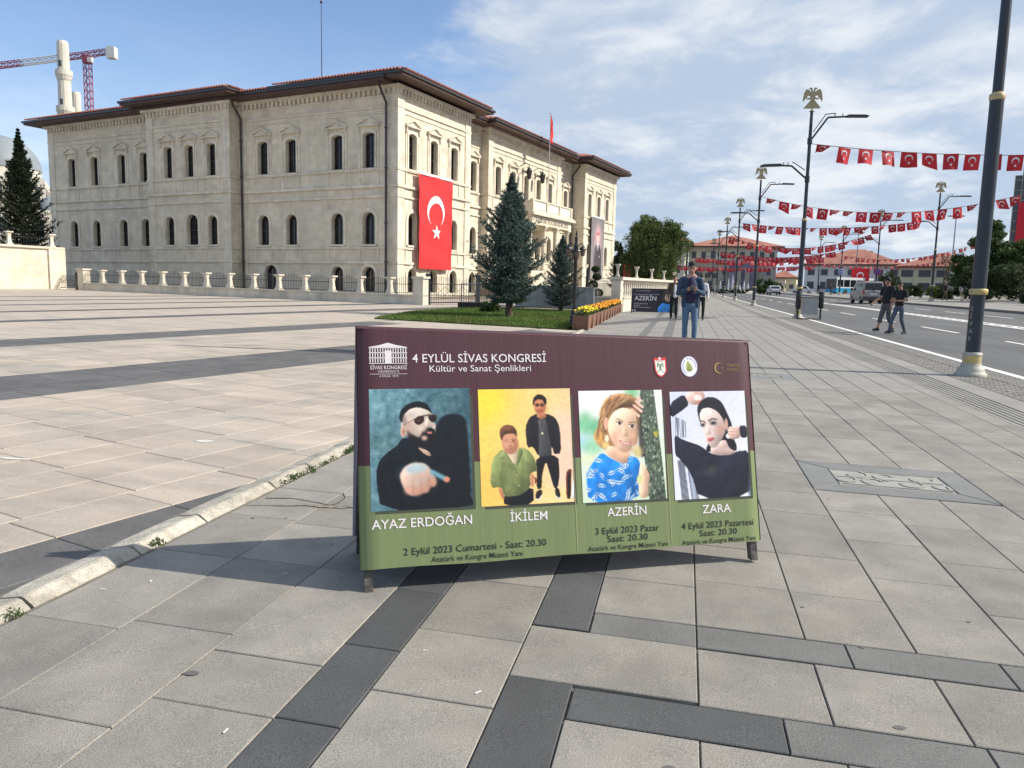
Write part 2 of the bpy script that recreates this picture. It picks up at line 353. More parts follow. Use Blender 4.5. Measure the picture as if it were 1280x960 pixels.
for ci, (x0, x1, ys) in enumerate(cols):
    if ci == 5:
        for a, b in zip([1.2, 1.8, 2.424], [1.8, 2.424]): pieces.append((x0, x1, a, b, 'dark_slab'))
        ys = [2.835, 3.43, 4.05]; mt = 'dark_slab'
    else: mt = 'dark_slab' if ci == 3 else 'slab'
    if ci >= 6:
        base = 3.013; ys = [base] + ys
        lowb = {6: [1.2, 1.75, 2.21], 7: [1.3, 1.8, 2.21]}.get(ci, [1.3, 1.75, 2.21])
        for a, b in zip(lowb, lowb[1:]): pieces.append((x0, x1, a, b, 'slab'))
        pieces.append((x0, x1, 2.41, 2.81, 'slab') if ci > 6 else (-0.53, 0.107, 2.424, 2.822, 'slab'))
    y = ys[-1]; ys = list(ys)
    while y < 46:
        if ci in (9, 10, 11) and 5.2 < y < 5.5: pieces_y = 6.31; ys.append(5.42); ys.append(6.31); y = 6.31; continue
        if ci in (8, 9, 10) and y > 11.2 and y < 11.8: ys.append(11.95); ys.append(12.75); y = 12.75; continue
        y += rng.choice((0.5, 0.56, 0.6, 0.64)) if mt == 'slab' else 0.55
        ys.append(round(y, 2))
    for a, b in zip(ys, ys[1:]):
        if b - a < 0.04: continue
        if ci in (9, 10, 11) and abs(a - 5.42) < 0.01: continue
        if ci in (8, 9, 10) and abs(a - 11.95) < 0.01: continue
        pieces.append((x0, x1, round(a, 3), round(b, 3), mt))
# dark bands running across the walk
for bx_ in ([-0.302, 0.107, 0.663, 1.2, 1.74, 2.3, 2.86, 3.25],):
    for a, b in zip(bx_, bx_[1:]):
        pieces.append((a, b, 2.822, 3.010, 'blue_slab'))
    for a, b in zip([-0.302, 0.366, 0.95, 1.52, 2.1, 2.7, 3.25], [0.366, 0.95, 1.52, 2.1, 2.7, 3.25]): pieces.append((a, b, 2.214, 2.406, 'blue_slab' if a > 0.3 else 'dark_slab'))
pieces.sort(key=lambda p: (p[2] + p[3]) / 2 + 0.25 * abs(p[0]) if p[3] > 1.3 else 99)
far = MB(); nfar = MB()
for i, p in enumerate(pieces):
    if i < 296: slab_obj('paving_slab', *p, sidewalk)
    else: slab_poly(far, rect(p[0], p[1], p[2], p[3]), rng.uniform(-0.001, 0.001), mi=0 if p[4] == 'slab' else 1)
far.build('far_paving_slabs', [M['slab_far'], M['blue_slab']], sidewalk, kind='stuff')
fs = MB(); sheet(fs, [(kx(46), 45.9), (3.48, 45.9), (3.48, 260), (kx(260), 260)], 0.0)
sheet(fs, [(kx(15), 15), (-2.44, 15), (-2.44, 45.9), (kx(45.9), 45.9)], -0.002)
fs.build('distant_paving', M['slab_far'], sidewalk)
sheet(sheet(MB(), rect(-1.16, -0.95, 46, 120), 0.004), rect(-0.53, -0.31, 46, 120), 0.004).build('distant_band', M['blue_slab'], sidewalk)
# engraved stone plates with a bluish granite border
M['plate_edge'] = mat('plate_edge_granite', (0.19, 0.195, 0.19), 0.75, 0.14, 3.0, 0.3, 200, fine=0.25, fscale=240, rnd=0.1)
M['plate'] = mat('pale_plate', (0.30, 0.30, 0.27), 0.7, 0.15, 8, 0.3, 80, fine=0.15, fscale=150)
def plate(x0, x1, y0, y1, seed):
    r = random.Random(seed); i0, i1, j0, j1 = x0 + 0.205, x1 - 0.195, y0 + 0.21, y1 - 0.2
    for q in ([(x0, y0), (x1, y0), (i1, j0), (i0, j0)], [(x1, y0), (x1, y1), (i1, j1), (i1, j0)], [(x1, y1), (x0, y1), (i0, j1), (i1, j1)], [(x0, y1), (x0, y0), (i0, j0), (i0, j1)]):
        slab_poly(MB(), q, 0.0).build('plate_border', M['plate_edge'], sidewalk)
    pl = slab_poly(MB(), rect(i0, i1, j0, j1), -0.002).build('engraved_plate', M['plate'], sidewalk)
    mb = MB()
    nx = 7
    for k in range(nx):          # interlaced raised strapwork: arcs and bars
        cxk = i0 + (k + 0.5) * (i1 - i0) / nx; cyk = (j0 + j1) / 2 + (0.09 if k % 2 else -0.08)
        a0 = r.uniform(0, PI); pts = []
        for s in range(8):
            t = a0 + s * 0.62; rr = 0.055 + 0.012 * s
            pts.append((cxk + rr * 0.8 * math.cos(t), cyk + rr * 0.9 * math.sin(t)))
        for (ax, ay), (bx2, by2) in zip(pts, pts[1:]):
            ax, bx2 = [min(max(v, i0 + 0.02), i1 - 0.02) for v in (ax, bx2)]; ay, by2 = [min(max(v, j0 + 0.02), j1 - 0.02) for v in (ay, by2)]
            d = Vector((bx2 - ax, by2 - ay)); 
            if d.length < 1e-3: continue
            nrm = Vector((-d.y, d.x)).normalized() * 0.011
            q = [(ax - nrm.x, ay - nrm.y), (bx2 - nrm.x, by2 - nrm.y), (bx2 + nrm.x, by2 + nrm.y), (ax + nrm.x, ay + nrm.y)]
            mb.ext(q, lambda u, v, d: (u, v, gz(u, v) + d), -0.004, 0.004)
    for yy_ in (j0 + 0.03, (j0 + j1) / 2, j1 - 0.03):
        mb.ext([(i0 + 0.03, yy_ - 0.007), (i1 - 0.03, yy_ - 0.007), (i1 - 0.03, yy_ + 0.007), (i0 + 0.03, yy_ + 0.007)], lambda u, v, d: (u, v, gz(u, v) + d), -0.004, 0.003)
    mb.build('engraved_ornament', M['plate'], pl)
plate(0.922, 2.09, 5.42, 6.31, 2); plate(0.521, 1.70, 11.95, 12.75, 5)
# grooved guiding strip, edge slabs, cobbled strip
gs = sheet(MB(), rect(3.478, 3.955, -8, 260), -0.012).build('grooved_strip', M['joint'], kind='structure')
for k in range(6):
    x = 3.484 + k * 0.079
    mb = MB()
    for a, b in ((-8, 30), (30, 260)):
        mb.ext(rect(x, x + 0.052, a, b), lambda u, v, d: (u, v, gz(u, v) + d), -0.02, 0.0)
    mb.build('ridge', M['slab_far'], gs)
es = sheet(MB(), rect(3.955, 5.46, -8, 260), -0.012).build('cobbled_strip', M['joint'], kind='structure')
for k in range(40):
    y = 3 + k * 1.0; slab_poly(MB(), rect(3.962, 4.36, y, y + 1.0), 0.0).build('edge_slab', M['slab_far'], es)
sheet(MB(), rect(3.962, 4.36, 43, 260), 0).build('edge_slab', M['slab_far'], es)
cb_ = MB(); row = 0; y = 6.0
while y < 36:
    x = 4.37 - (0.1 if row % 2 else 0)
    while x < 5.45:
        a, b = max(x, 4.37), min(x + 0.2, 5.45)
        if b - a > 0.03:
            slab_poly(cb_, rect(a, min(b, 5.0) if a < 5 < b else b, y, y + 0.105), rng.uniform(-0.004, 0.003), 0.006, 0.01, 0.03)
            if a < 5 < b: slab_poly(cb_, rect(5.0, b, y, y + 0.105), 0, 0.001, 0.01, 0.03)
        x += 0.2
    y += 0.105; row += 1
cb_.build('paver_blocks', M['cobble'], es, kind='stuff')
sheet(MB(), rect(4.37, 5.45, 36, 260), -0.002).build('distant_cobbles', M['cobble'], es)
# far pavement with its kerb
fk = 17.9
fp = sheet(MB(), rect(fk + 0.25, 34, -10, 300), 0.13).build('far_pavement', M['slab_far'], kind='structure')
mb = MB()
for a, b in ((-10, 300),): mb.ext(rect(fk, fk + 0.25, a, 260), lambda u, v, d: (u, v, gz(u, v) + d), -0.1, 0.134)
mb.build('far_kerb', M['cobble'], kind='structure')
# plaza, laid out at an angle of 15.8 degrees to the street
TH = R(15.8); ct, st = math.cos(TH), math.sin(TH)
def pq(p, q): return (q * ct + p * st, -q * st + p * ct)     # q across (right positive), p along
plaza = MB(); sheet(plaza, [(-2.67, -8), (-2.67, 6), (kx(21.3) - 0.19, 21.3), (-9.4, 22.2), (-10.3, 30.5), (-9.2, 36), (-8, 46), (-60, 62), (-90, 40), (-60, -8)], -0.013)
plaza = plaza.build('plaza', M['joint'], kind='structure')
bands = [(-3.73, -1.5), (-9.68, -7.98), (-14.36, -13.08), (-19.46, -18.18), (-23.7, -22.5), (-28.0, -27.0), (-31.9, -31.2), (-36, -35.2)]
def isdark(q): return any(a < q < b for a, b in bands)
pl_pieces = []
for r_ in range(0, 34):
    q1 = -3.73 - 0.425 * (r_ - 5); q0 = q1 - 0.425; qc = (q0 + q1) / 2
    off = (r_ * 0.37 + (r_ % 2) * 0.3) % 0.67
    for k in range(-6, 42):
        p0 = off + 0.67 * k; p1 = p0 + 0.67
        poly = [pq(p0, q0), pq(p0, q1), pq(p1, q1), pq(p1, q0)]
        cxx = sum(a for a, b in poly) / 4; cyy = sum(b for a, b in poly) / 4
        if cyy > 20.6 or cyy < 0.8: continue
        lim = -2.67 if cyy < 6 else kx(cyy) - 0.19
        if min(a for a, b in poly) > lim - 0.02: continue
        pc = clipx(poly, lim, True)
        if len(pc) < 3: continue
        area = abs(sum(pc[i - 1][0] * pc[i][1] - pc[i][0] * pc[i - 1][1] for i in range(len(pc)))) / 2
        if area < 0.012: continue
        vx = cxx * 0.9751 + cyy * 0.2208; vy = -cxx * 0.2165 + cyy * 0.9686
        vis = abs(vx) < vy * 0.70 + 0.6
        pl_pieces.append((math.hypot(cxx, cyy) if vis else 200, pc, 'plaza_dark' if isdark(qc) else 'plaza'))
pl_pieces.sort(key=lambda t: t[0])
pfar = MB()
for i, (dist, pc, mt) in enumerate(pl_pieces):
    if i < 296 and dist < 150:
        cxx = sum(a for a, b in pc) / len(pc); cyy = sum(b for a, b in pc) / len(pc)
        mb = MB(); slab_poly(mb, pc, rng.uniform(-0.0015, 0.0015), 0.0035, 0.005, 0.03, org=(cxx, cyy))
        mb.build('paving_slab', M[mt], plaza, (cxx, cyy, gz(cxx, cyy)))
    else: slab_poly(pfar, pc, rng.uniform(-0.001, 0.001), mi=1 if mt == 'plaza_dark' else 0)
pfar.build('far_paving_slabs', [M['plaza'], M['plaza_dark']], plaza, kind='stuff')
qe = -3.73 - 0.425 * 29
pf = MB()
sheet(pf, [(-2.66, 20.2), (kx(21.3) - 0.19, 21.3), (-9.4, 22.2), (-10.3, 30.5), (-9.2, 36), (-8, 46), (-60, 62), (-90, 40), (-60, -8), pq(-2, qe), pq(20.2 / ct + qe * st / ct, qe)], -0.005)
pf.build('distant_paving', M['plaza'], plaza)
for a, b in bands[1:]:
    p_lo = -10 if b < qe else (20.5 + b * st) / ct
    if a > -12: p1 = 34
    else: p1 = 62
    p1 = {1: 34, 2: 36, 3: 38, 4: 42, 5: 44, 6: 44, 7: 44}[bands.index((a, b))]
    sheet(MB(), [pq(p_lo, a), pq((-10 if a < qe else (20.5 + a * st) / ct), a), pq(p1, a), pq(p1, b)][::1], 0.004).build('dark_band', M['plaza_dark'], plaza)
# limestone kerb, rounded stones of uneven length between plaza and sidewalk
kerb = empty('kerb', (-2.57, 3, gz(-2.57, 3))); kerb['kind'] = 'structure'
y = 0.4; ks = [0.62, 0.55, 0.7, 0.58, 0.66]
i = 0
joints = [0.4, 1.1, 1.75, 2.42, 3.04, 3.56, 4.28, 4.78, 5.45]
while joints[-1] < 60: joints.append(joints[-1] + rng.uniform(0.55, 0.8) * (1 if joints[-1] < 24 else 3))
for a, b in zip(joints, joints[1:]):
    mb = MB(); nseg = max(3, int((b - a) / 0.09)); prof = [(-0.188, -0.03), (-0.188, 0.004), (-0.176, 0.012), (-0.062, 0.030), (-0.046, 0.026), (-0.008, 0.0), (0.0, -0.008), (0.002, -0.03)]
    V = []; 
    for s in range(nseg + 1):
        yy_ = a + 0.008 + (b - a - 0.016) * s / nseg; ed = min(s, nseg - s) == 0
        jit = rng.uniform(-0.006, 0.006)
        for (px_, pz_) in prof:
            V.append((kx(yy_) + px_ + 2.57 + (jit if px_ > -0.15 else 0) + rng.uniform(-0.002, 0.002), yy_ - 3, gz(kx(yy_), yy_) - gz(-2.57, 3) + pz_ - (0.006 if ed else 0) + rng.uniform(-0.0016, 0.0012)))
    n_ = len(prof)
    fcs = [(s * n_ + j, s * n_ + j + 1, (s + 1) * n_ + j + 1, (s + 1) * n_ + j) for s in range(nseg) for j in range(n_ - 1)]
    fcs += [tuple(range(n_))[::-1], tuple(range(nseg * n_, nseg * n_ + n_))]
    mb.add(V, fcs, 0, False); mb.build('kerb_stone', M['kerb'], kerb)
# lawn
lawn_poly = [(-9.4, 22.2), (-6.2, 21.9), (-3.25, 21.4), (-3.30, 24), (-3.6, 33.6), (-5.2, 34.4), (-8.6, 34.0), (-9.6, 31.5), (-10.0, 27.5)]
M['lawn_soil'] = mat('lawn_soil', (0.06, 0.095, 0.02), 0.95, 0.3, 2, c2=(0.10, 0.12, 0.035))
M['grass_a'] = leaf_mat('grass_blades', (0.095, 0.17, 0.028), (0.14, 0.19, 0.05))
M['grass_b'] = leaf_mat('dry_grass_blades', (0.13, 0.14, 0.045), (0.09, 0.12, 0.03))
lm = MB(); lm.add([(x, y, gz(x, y) - 0.04) for x, y in lawn_poly] + [(x, y, gz(x, y) + 0.03) for x, y in lawn_poly],
                  [tuple(range(9, 18))] + [(i, (i + 1) % 9, 9 + (i + 1) % 9, 9 + i) for i in range(9)])
lm.build('lawn', M['lawn_soil'], kind='structure')
def inpoly(x, y, P):
    c = np.zeros(x.shape, bool); n = len(P)
    for i in range(n):
        x1, y1 = P[i]; x2, y2 = P[(i + 1) % n]
        k = ((y1 > y) != (y2 > y)) & (x < (x2 - x1) * (y - y1) / (y2 - y1 + 1e-12) + x1); c ^= k
    return c
nr = np.random.default_rng(7)
gx_ = nr.uniform(-10.2, -3.1, 52000); gy_ = nr.uniform(21.2, 34.6, 52000); k = inpoly(gx_, gy_, lawn_poly); gx_, gy_ = gx_[k], gy_[k]
gzz = np.array([gz(a, b) for a, b in zip(gx_, gy_)]) + 0.025
n_ = len(gx_); ang = nr.uniform(0, PI, n_); hh = nr.uniform(0.04, 0.11, n_); ww = 0.014; lx = nr.uniform(-0.04, 0.04, (n_, 2))
G_ = np.zeros((n_, 3, 3)); G_[:, 0] = np.stack([gx_ - ww * np.cos(ang), gy_ - ww * np.sin(ang), gzz], 1); G_[:, 1] = np.stack([gx_ + ww * np.cos(ang), gy_ + ww * np.sin(ang), gzz], 1)
G_[:, 2] = np.stack([gx_ + lx[:, 0], gy_ + lx[:, 1], gzz + hh], 1)
tag(link('grass', quads_mesh('grass', G_, [M['grass_a'], M['grass_b']], (nr.random(n_) < 0.2 + 0.3 * np.sin(gx_ * 1.3 + gy_)).astype(int))), label='short green lawn grass around the spruces', cat='grass', kind='stuff')
# ------------------------------------------------------------ the museum building
BZ = 0.77
bld = empty('museum_building', (-19.97, 51.25, BZ), -R(14.2), 'two storey cream stone museum with brown eaves and arched windows', 'building')
WH = dict(); O_EAVE = 1.4; ZT = 14.44
def outline(w_, zb, zt, kind, e=0.0, n=8):
    w_ = w_ / 2 + e; zb -= e * 0; zt += e
    if kind == 'rect': return [(-w_, zb), (w_, zb), (w_, zt), (-w_, zt)], None
    rise = w_ if kind == 'arch' else w_ * 0.32
    if kind == 'arch': cz = zt - w_; rad = w_; a0 = 0
    else: rad = (w_ * w_ + rise * rise) / (2 * rise); cz = zt - rad; a0 = math.asin((zt - rise - cz) / rad)
    arc = [(rad * math.cos(a0 + (PI - 2 * a0) * i / n), cz + rad * math.sin(a0 + (PI - 2 * a0) * i / n)) for i in range(n + 1)]
    return [(-w_, zb), (w_, zb)] + arc[:], arc
def facade(P0, P1, ops=(), z0=-0.3, z1=ZT, extl=0, extr=0, pil=(1, 1), trims=True, dent=True):
    P0 = Vector(P0); P1 = Vector(P1); u = (P1 - P0); W_ = u.length; u = u / W_; n = Vector((u.y, -u.x))
    F = lambda s, z, d: (P0.x + u.x * s + n.x * d, P0.y + u.y * s + n.y * d, z)
    xs = sorted(set([0, W_] + [round(o['s'] + k * o['w'] / 2, 4) for o in ops for k in (-1, 1)]))
    zs = sorted(set([z0, z1] + [round(o[k], 4) for o in ops for k in ('zb', 'zt')]))
    mb = MB()
    for i in range(len(xs) - 1):
        for j in range(len(zs) - 1):
            a, b, c, d = xs[i], xs[i + 1], zs[j], zs[j + 1]; mx_, mz_ = (a + b) / 2, (c + d) / 2
            if any(abs(mx_ - o['s']) < o['w'] / 2 and o['zb'] < mz_ < o['zt'] for o in ops): continue
            mb.add([F(a, c, 0), F(b, c, 0), F(b, d, 0), F(a, d, 0)], [(0, 1, 2, 3)])
    for o in ops:
        ol, arc = outline(o['w'], o['zb'], o['zt'], o['kind']); h = o['w'] / 2; s = o['s']
        if arc:
            m_ = len(arc) // 2
            rgt = [(h, o['zt'])] + arc[:m_ + 1][::1]; lft = arc[m_:] + [(-h, o['zt'])]
            mb.add([F(s + a, z, 0) for a, z in rgt], [tuple(range(len(rgt)))[::-1]]); mb.add([F(s + a, z, 0) for a, z in lft], [tuple(range(len(lft)))[::-1]])
        k = len(ol); mb.add([F(s + a, z, 0) for a, z in ol] + [F(s + a, z, -0.42) for a, z in ol], [(i, (i + 1) % k, k + (i + 1) % k, k + i) for i in range(k)])
    wall = mb.build('wall', M['stone'], bld)
    for o in ops: window(F, o)
    if not trims: return wall
    def belt(name, za, zb, d, prof=None):
        b = MB(); a0, a1 = -extl * d, W_ + extr * d
        b.ext([(a0, za), (a1, za), (a1, zb), (a0, zb)], F, 0, d); b.build(name, M['trim'], bld)
    for nm, za, zb, d in (('plinth', -0.3, 0.22, 0.14), ('belt_course', 2.24, 2.42, 0.13), ('belt_course', 3.30, 3.44, 0.11), ('belt_course', 6.88, 7.02, 0.12), ('belt_course', 7.58, 7.76, 0.16),
                          ('sill_course', 8.74, 8.90, 0.12), ('string_course', 12.62, 12.70, 0.06), ('string_course', 12.98, 13.10, 0.10), ('cornice', 14.22, 14.43, 0.34)):
        belt(nm, za, zb, d)
    for side_, on in ((0, pil[0]), (1, pil[1])):
        if not on or W_ < 2.5: continue
        b = MB(); w0 = 0.75; a0 = 0 if side_ == 0 else W_ - w0; a1 = a0 + w0
        if side_ == 0: a0 -= extl * 0.07
        else: a1 += extr * 0.07
        b.ext([(a0, 0.22), (a1, 0.22), (a1, 14.22), (a0, 14.22)], F, 0, 0.07)
        b.build('corner_pilaster', M['trim'], bld)
    if dent and W_ > 1:
        b = MB(); k = int(W_ / 0.42)
        for i in range(k):
            s = (i + 0.5) * W_ / k; b.ext([(s - 0.11, 13.86), (s + 0.11, 13.86), (s + 0.11, 14.22), (s - 0.11, 14.22)], F, 0, 0.2)
        b.build('dentil_row', M['trim'], bld, kind='stuff')
        b = MB(); b.ext([(0, 13.74), (W_, 13.74), (W_, 13.84), (0, 13.84)], F, 0, 0.09); b.build('string_course', M['trim'], bld)
    return wall
wcache = {}
def window(F, o):
    s, w_, zb, zt, kind = o['s'], o['w'], o['zb'], o['zt'], o['kind']
    ol, _ = outline(w_, zb, zt, kind); ol2, _ = outline(w_ - 0.14, zb + 0.07, zt - 0.07, kind)
    G = lambda a, z, d: F(s + a, z, d)
    k = len(ol); mb = MB()
    d0, d1 = -0.40, -0.32
    v = [G(a, z, d1) for a, z in ol] + [G(a, z, d1) for a, z in ol2] + [G(a, z, d0) for a, z in ol2]
    mb.add(v, [(i, (i + 1) % k, k + (i + 1) % k, k + i) for i in range(k)] + [(k + i, k + (i + 1) % k, 2 * k + (i + 1) % k, 2 * k + i) for i in range(k)])
    top = zt - (w_ / 2 if kind == 'arch' else 0.1)
    mb.ext([(-0.025, zb + 0.05), (0.025, zb + 0.05), (0.025, zt - 0.06), (-0.025, zt - 0.06)], G, d0, d1 - 0.01)
    nb = 3
    for i in range(1, nb + 1):
        z = zb + (top - zb) * i / (nb if kind == 'arch' else nb + 1); t = 0.04 if i == 2 else 0.022
        mb.ext([(-w_ / 2 + 0.05, z - t), (w_ / 2 - 0.05, z - t), (w_ / 2 - 0.05, z + t), (-w_ / 2 + 0.05, z + t)], G, d0, d1 - 0.015)
    fr = mb.build('window', M['frame'], bld)
    p = MB(); p.add([G(a, z, -0.385) for a, z in ol], [tuple(range(k))]); p.build('pane', M['glass'], fr)
    if o.get('plain'): return
    # moulded surround
    e1, e2 = (0.05, 0.30) if kind == 'arch' else (0.04, 0.20)
    a_, _ = outline(w_, zb, zt, kind, e1); b_, _ = outline(w_, zb, zt, kind, e2); k = len(a_)
    mb = MB(); v = [G(a, z, 0.06) for a, z in a_] + [G(a, z, 0.06) for a, z in b_] + [G(a, z, 0) for a, z in a_] + [G(a, z, 0) for a, z in b_]
    f = []
    for i in range(1, k):
        j = (i + 1) % k; f += [(i, j, k + j, k + i), (k + i, k + j, 3 * k + j, 3 * k + i), (i, j, 2 * k + j, 2 * k + i)]
    mb.add(v, f); mb.build('window_surround', M['trim'], bld)
    mb = MB(); h = w_ / 2 + 0.22; mb.ext([(-h, zb - 0.14), (h, zb - 0.14), (h, zb - 0.002), (-h, zb - 0.002)], G, 0, 0.15); mb.build('sill', M['trim'], bld)
    if kind == 'seg':
        h = w_ / 2 + 0.50; zh = zt + 0.42
        mb = MB()
        mb.ext([(-h, zh), (h, zh), (h, zh + 0.09), (-h, zh + 0.09)], G, 0, 0.22)
        for sg in (-1, 1):     # raking cornice and brackets
            mb.ext([(sg * h, zh + 0.09), (sg * (h + 0.02), zh + 0.17), (0, zh + 0.60), (0, zh + 0.48)][::sg], G, 0.0, 0.22)
            mb.ext([(sg * (h - 0.16) - 0.06, zh - 0.42), (sg * (h - 0.16) + 0.06, zh - 0.42), (sg * (h - 0.16) + 0.06, zh), (sg * (h - 0.16) - 0.06, zh)], G, 0, 0.14)
        mb.ext([(-h + 0.05, zh + 0.09), (h - 0.05, zh + 0.09), (0, zh + 0.5)], G, 0, 0.08)
        mb.build('window_hood', M['trim'], bld)
        for sg in (-1, 1):
            mb = MB(); x = sg * (w_ / 2 + 0.34); mb.ext([(x - 0.08, 8.90), (x + 0.08, 8.90), (x + 0.08, zh - 0.42), (x - 0.08, zh - 0.42)], G, 0, 0.05)
            mb.ext([(x - 0.08, 7.76), (x + 0.08, 7.76), (x + 0.08, 8.74), (x - 0.08, 8.74)], G, 0, 0.06)
            mb.build('window_pilaster', M['trim'], bld)
    elif zb > 2:
        for sg in (-1, 1):
            mb = MB(); x = sg * (w_ / 2 + 0.3); mb.ext([(x - 0.07, 2.42), (x + 0.07, 2.42), (x + 0.07, 3.30), (x - 0.07, 3.30)], G, 0, 0.05); mb.build('apron_strip', M['trim'], bld)
def col3(ss, base=True, w_=0.92):
    r = []
    for s in ss:
        r.append(dict(s=s, w=w_, zb=8.95, zt=11.42, kind='seg')); r.append(dict(s=s, w=w_ + 0.06, zb=3.62, zt=5.88, kind='arch'))
        if base: r.append(dict(s=s, w=w_ + 0.1, zb=0.25, zt=1.95, kind='arch'))
    return r
# left front: left wing, bay, right part
facade((-38.9, 0), (-24.3, 0), col3([38.9 - x for x in (35.72, 32.59, 28.95, 26.1)], False), extl=1)
facade((-24.3, 0), (-24.3, -1), extr=0, extl=0, dent=False)
bay = col3([24.3 - 21.9, 24.3 - 17.0], False) + [dict(s=24.3 - 19.45, w=0.92, zb=8.95, zt=11.42, kind='seg'), dict(s=24.3 - 19.3, w=1.25, zb=3.62, zt=6.02, kind='arch')]
facade((-24.3, -1), (-15, -1), bay, extl=1, extr=1)
facade((-15, -1), (-15, 0), dent=False)
rt_ = col3([15 - 12.58, 15 - 9.74, 15 - 5.34, 15 - 2.48], False, 0.98) + [dict(s=15 - x, w=1.05, zb=0.25, zt=2.0, kind='arch') for x in (5.34, 2.48)] + [dict(s=15 - 11.95, w=1.3, zb=0.0, zt=2.1, kind='arch', plain=1)]
facade((-15, 0), (0, 0), rt_, extr=1)
# street front
facade((0, 0), (0, 9.9), col3([1.8, 4.62, 7.5]), extr=1)
facade((0, 9.9), (-1.6, 9.9), dent=False)
facade((-1.6, 9.9), (-1.6, 14.7), col3([3.4]), pil=(0, 0))
facade((-1.6, 14.7), (-0.9, 14.7), dent=False)
cen = col3([1.8, 4.75, 7.55, 10.3, 13.1], False)
cen = [o for o in cen if not (o['kind'] == 'arch' and o['s'] in (7.55,))] + [dict(s=7.7, w=1.5, zb=2.45, zt=5.6, kind='arch', plain=1)] + [dict(s=s, w=1.0, zb=0.25, zt=1.95, kind='arch') for s in (1.8, 13.6)]
facade((-0.9, 14.7), (-0.9, 30.3), cen, extl=1, extr=1)
facade((-0.9, 30.3), (-1.6, 30.3), dent=False)
facade((-1.6, 30.3), (-1.6, 35.1), col3([3.15]), pil=(0, 0))
facade((-1.6, 35.1), (0, 35.1), dent=False)
facade((0, 35.1), (0, 45.2), col3([1.6, 4.45, 7.2]), extl=1, extr=1)
facade((0, 45.2), (-38.9, 45.2), col3([4, 8, 12, 17, 22, 27, 31, 35], False), extr=1)
facade((-38.9, 45.2), (-38.9, 0), col3([5, 10, 15, 20, 25, 30, 35, 40], False))
# roofs: one main roof and a raised roof over every projecting part
def roof(x0, x1, y0, y1, dz, ridge, main=False):
    o = O_EAVE; X0, X1, Y0, Y1 = x0 - o, x1 + o, y0 - o, y1 + o; za = ZT + dz; zb = za + 0.30
    mb = MB(); mb.box(X0, X1, Y0, Y1, za, zb); r_ = mb.build('roof', M['wood_eave'], bld)
    g = MB()
    for a in ((X0 - 0.12, X1 + 0.12, Y0 - 0.12, Y0 + 0.02), (X0 - 0.12, X1 + 0.12, Y1 - 0.02, Y1 + 0.12), (X0 - 0.12, X0 + 0.02, Y0 + 0.02, Y1 - 0.02), (X1 - 0.02, X1 + 0.12, Y0 + 0.02, Y1 - 0.02)):
        g.box(*a, zb - 0.14, zb + 0.02)
    g.build('gutter', M['gutter'], r_)
    t = MB(); zc_ = zb + 0.06; dxy = min((X1 - X0), (Y1 - Y0)) / 2; dd = min(dxy, ridge / 0.30); z2 = zc_ + dd * 0.30
    a = [(X0, Y0), (X1, Y0), (X1, Y1), (X0, Y1)]; b = [(X0 + dd, Y0 + dd), (X1 - dd, Y0 + dd), (X1 - dd, Y1 - dd), (X0 + dd, Y1 - dd)]
    t.add([(p[0], p[1], zc_) for p in a] + [(p[0], p[1], z2) for p in b], [(0, 1, 5, 4), (1, 2, 6, 5), (2, 3, 7, 6), (3, 0, 4, 7), (4, 5, 6, 7)])
    t.build('tiled_slope', M['tile'], r_)
    tl = MB()       # rows of half round tiles along the lower slope
    def run(ax, fixed, sgn, lo, hi):
        k = int((hi - lo) / 0.27)
        for i in range(k):
            c = lo + (i + 0.5) * (hi - lo) / k; ln = min(2.2, c - lo + 0.1, hi - c + 0.1)
            if ln < 0.3: continue
            pr = [(-0.10, 0), (-0.07, 0.08), (0, 0.115), (0.07, 0.08), (0.10, 0)]; v = []
            for e, zz in ((0.0, zc_ + 0.03), (ln, zc_ + 0.0 + ln * 0.30)):
                for q, hz in pr:
                    v.append((c + q, fixed + sgn * (e - 0.1), zz + hz) if ax == 'x' else (fixed + sgn * (e - 0.1), c + q, zz + hz))
            tl.add(v, [(j, j + 1, 6 + j, 5 + j) for j in range(4)] + [(0, 1, 2, 3, 4)])
    run('x', Y0, 1, X0, X1); run('y', X1, -1, Y0, Y1); run('x', Y1, -1, X0, X1) if main else None
    tl.build('roof_tiles', M['tile'], r_, kind='stuff')
roof(-38.9, -1.6, 0, 45.2, 0.0, 3.2, True)
roof(-24.3, -15, -1, 3, 0.25, 1.1); roof(-9, 0, 0, 9.9, 0.18, 1.3); roof(-9, -0.9, 14.7, 30.3, 0.06, 1.2); roof(-9, 0, 35.1, 45.2, 0.19, 1.3)
# downpipes
for (x, y, nx_, ny_) in ((-14.6, -0.12, 0, -1), (-0.75, -0.2, 0, -1), (-1.45, 34.75, 1, 0)):
    mb = MB(); ex, ey = x + nx_ * 0.9, y + ny_ * 0.9
    mb.path([(ex, ey, ZT + 0.02), (ex, ey, ZT - 0.25), (x + nx_ * 0.12, y + ny_ * 0.12, ZT - 1.2), (x + nx_ * 0.12, y + ny_ * 0.12, -0.1)], 0.085, 8)
    for z in (2.3, 5.0, 8.8, 11.5): mb.tube((x + nx_ * 0.12, y + ny_ * 0.12, z), (x + nx_ * 0.12, y + ny_ * 0.12, z + 0.1), 0.13, 0.13, 8)
    mb.build('downpipe', M['gutter'], bld)
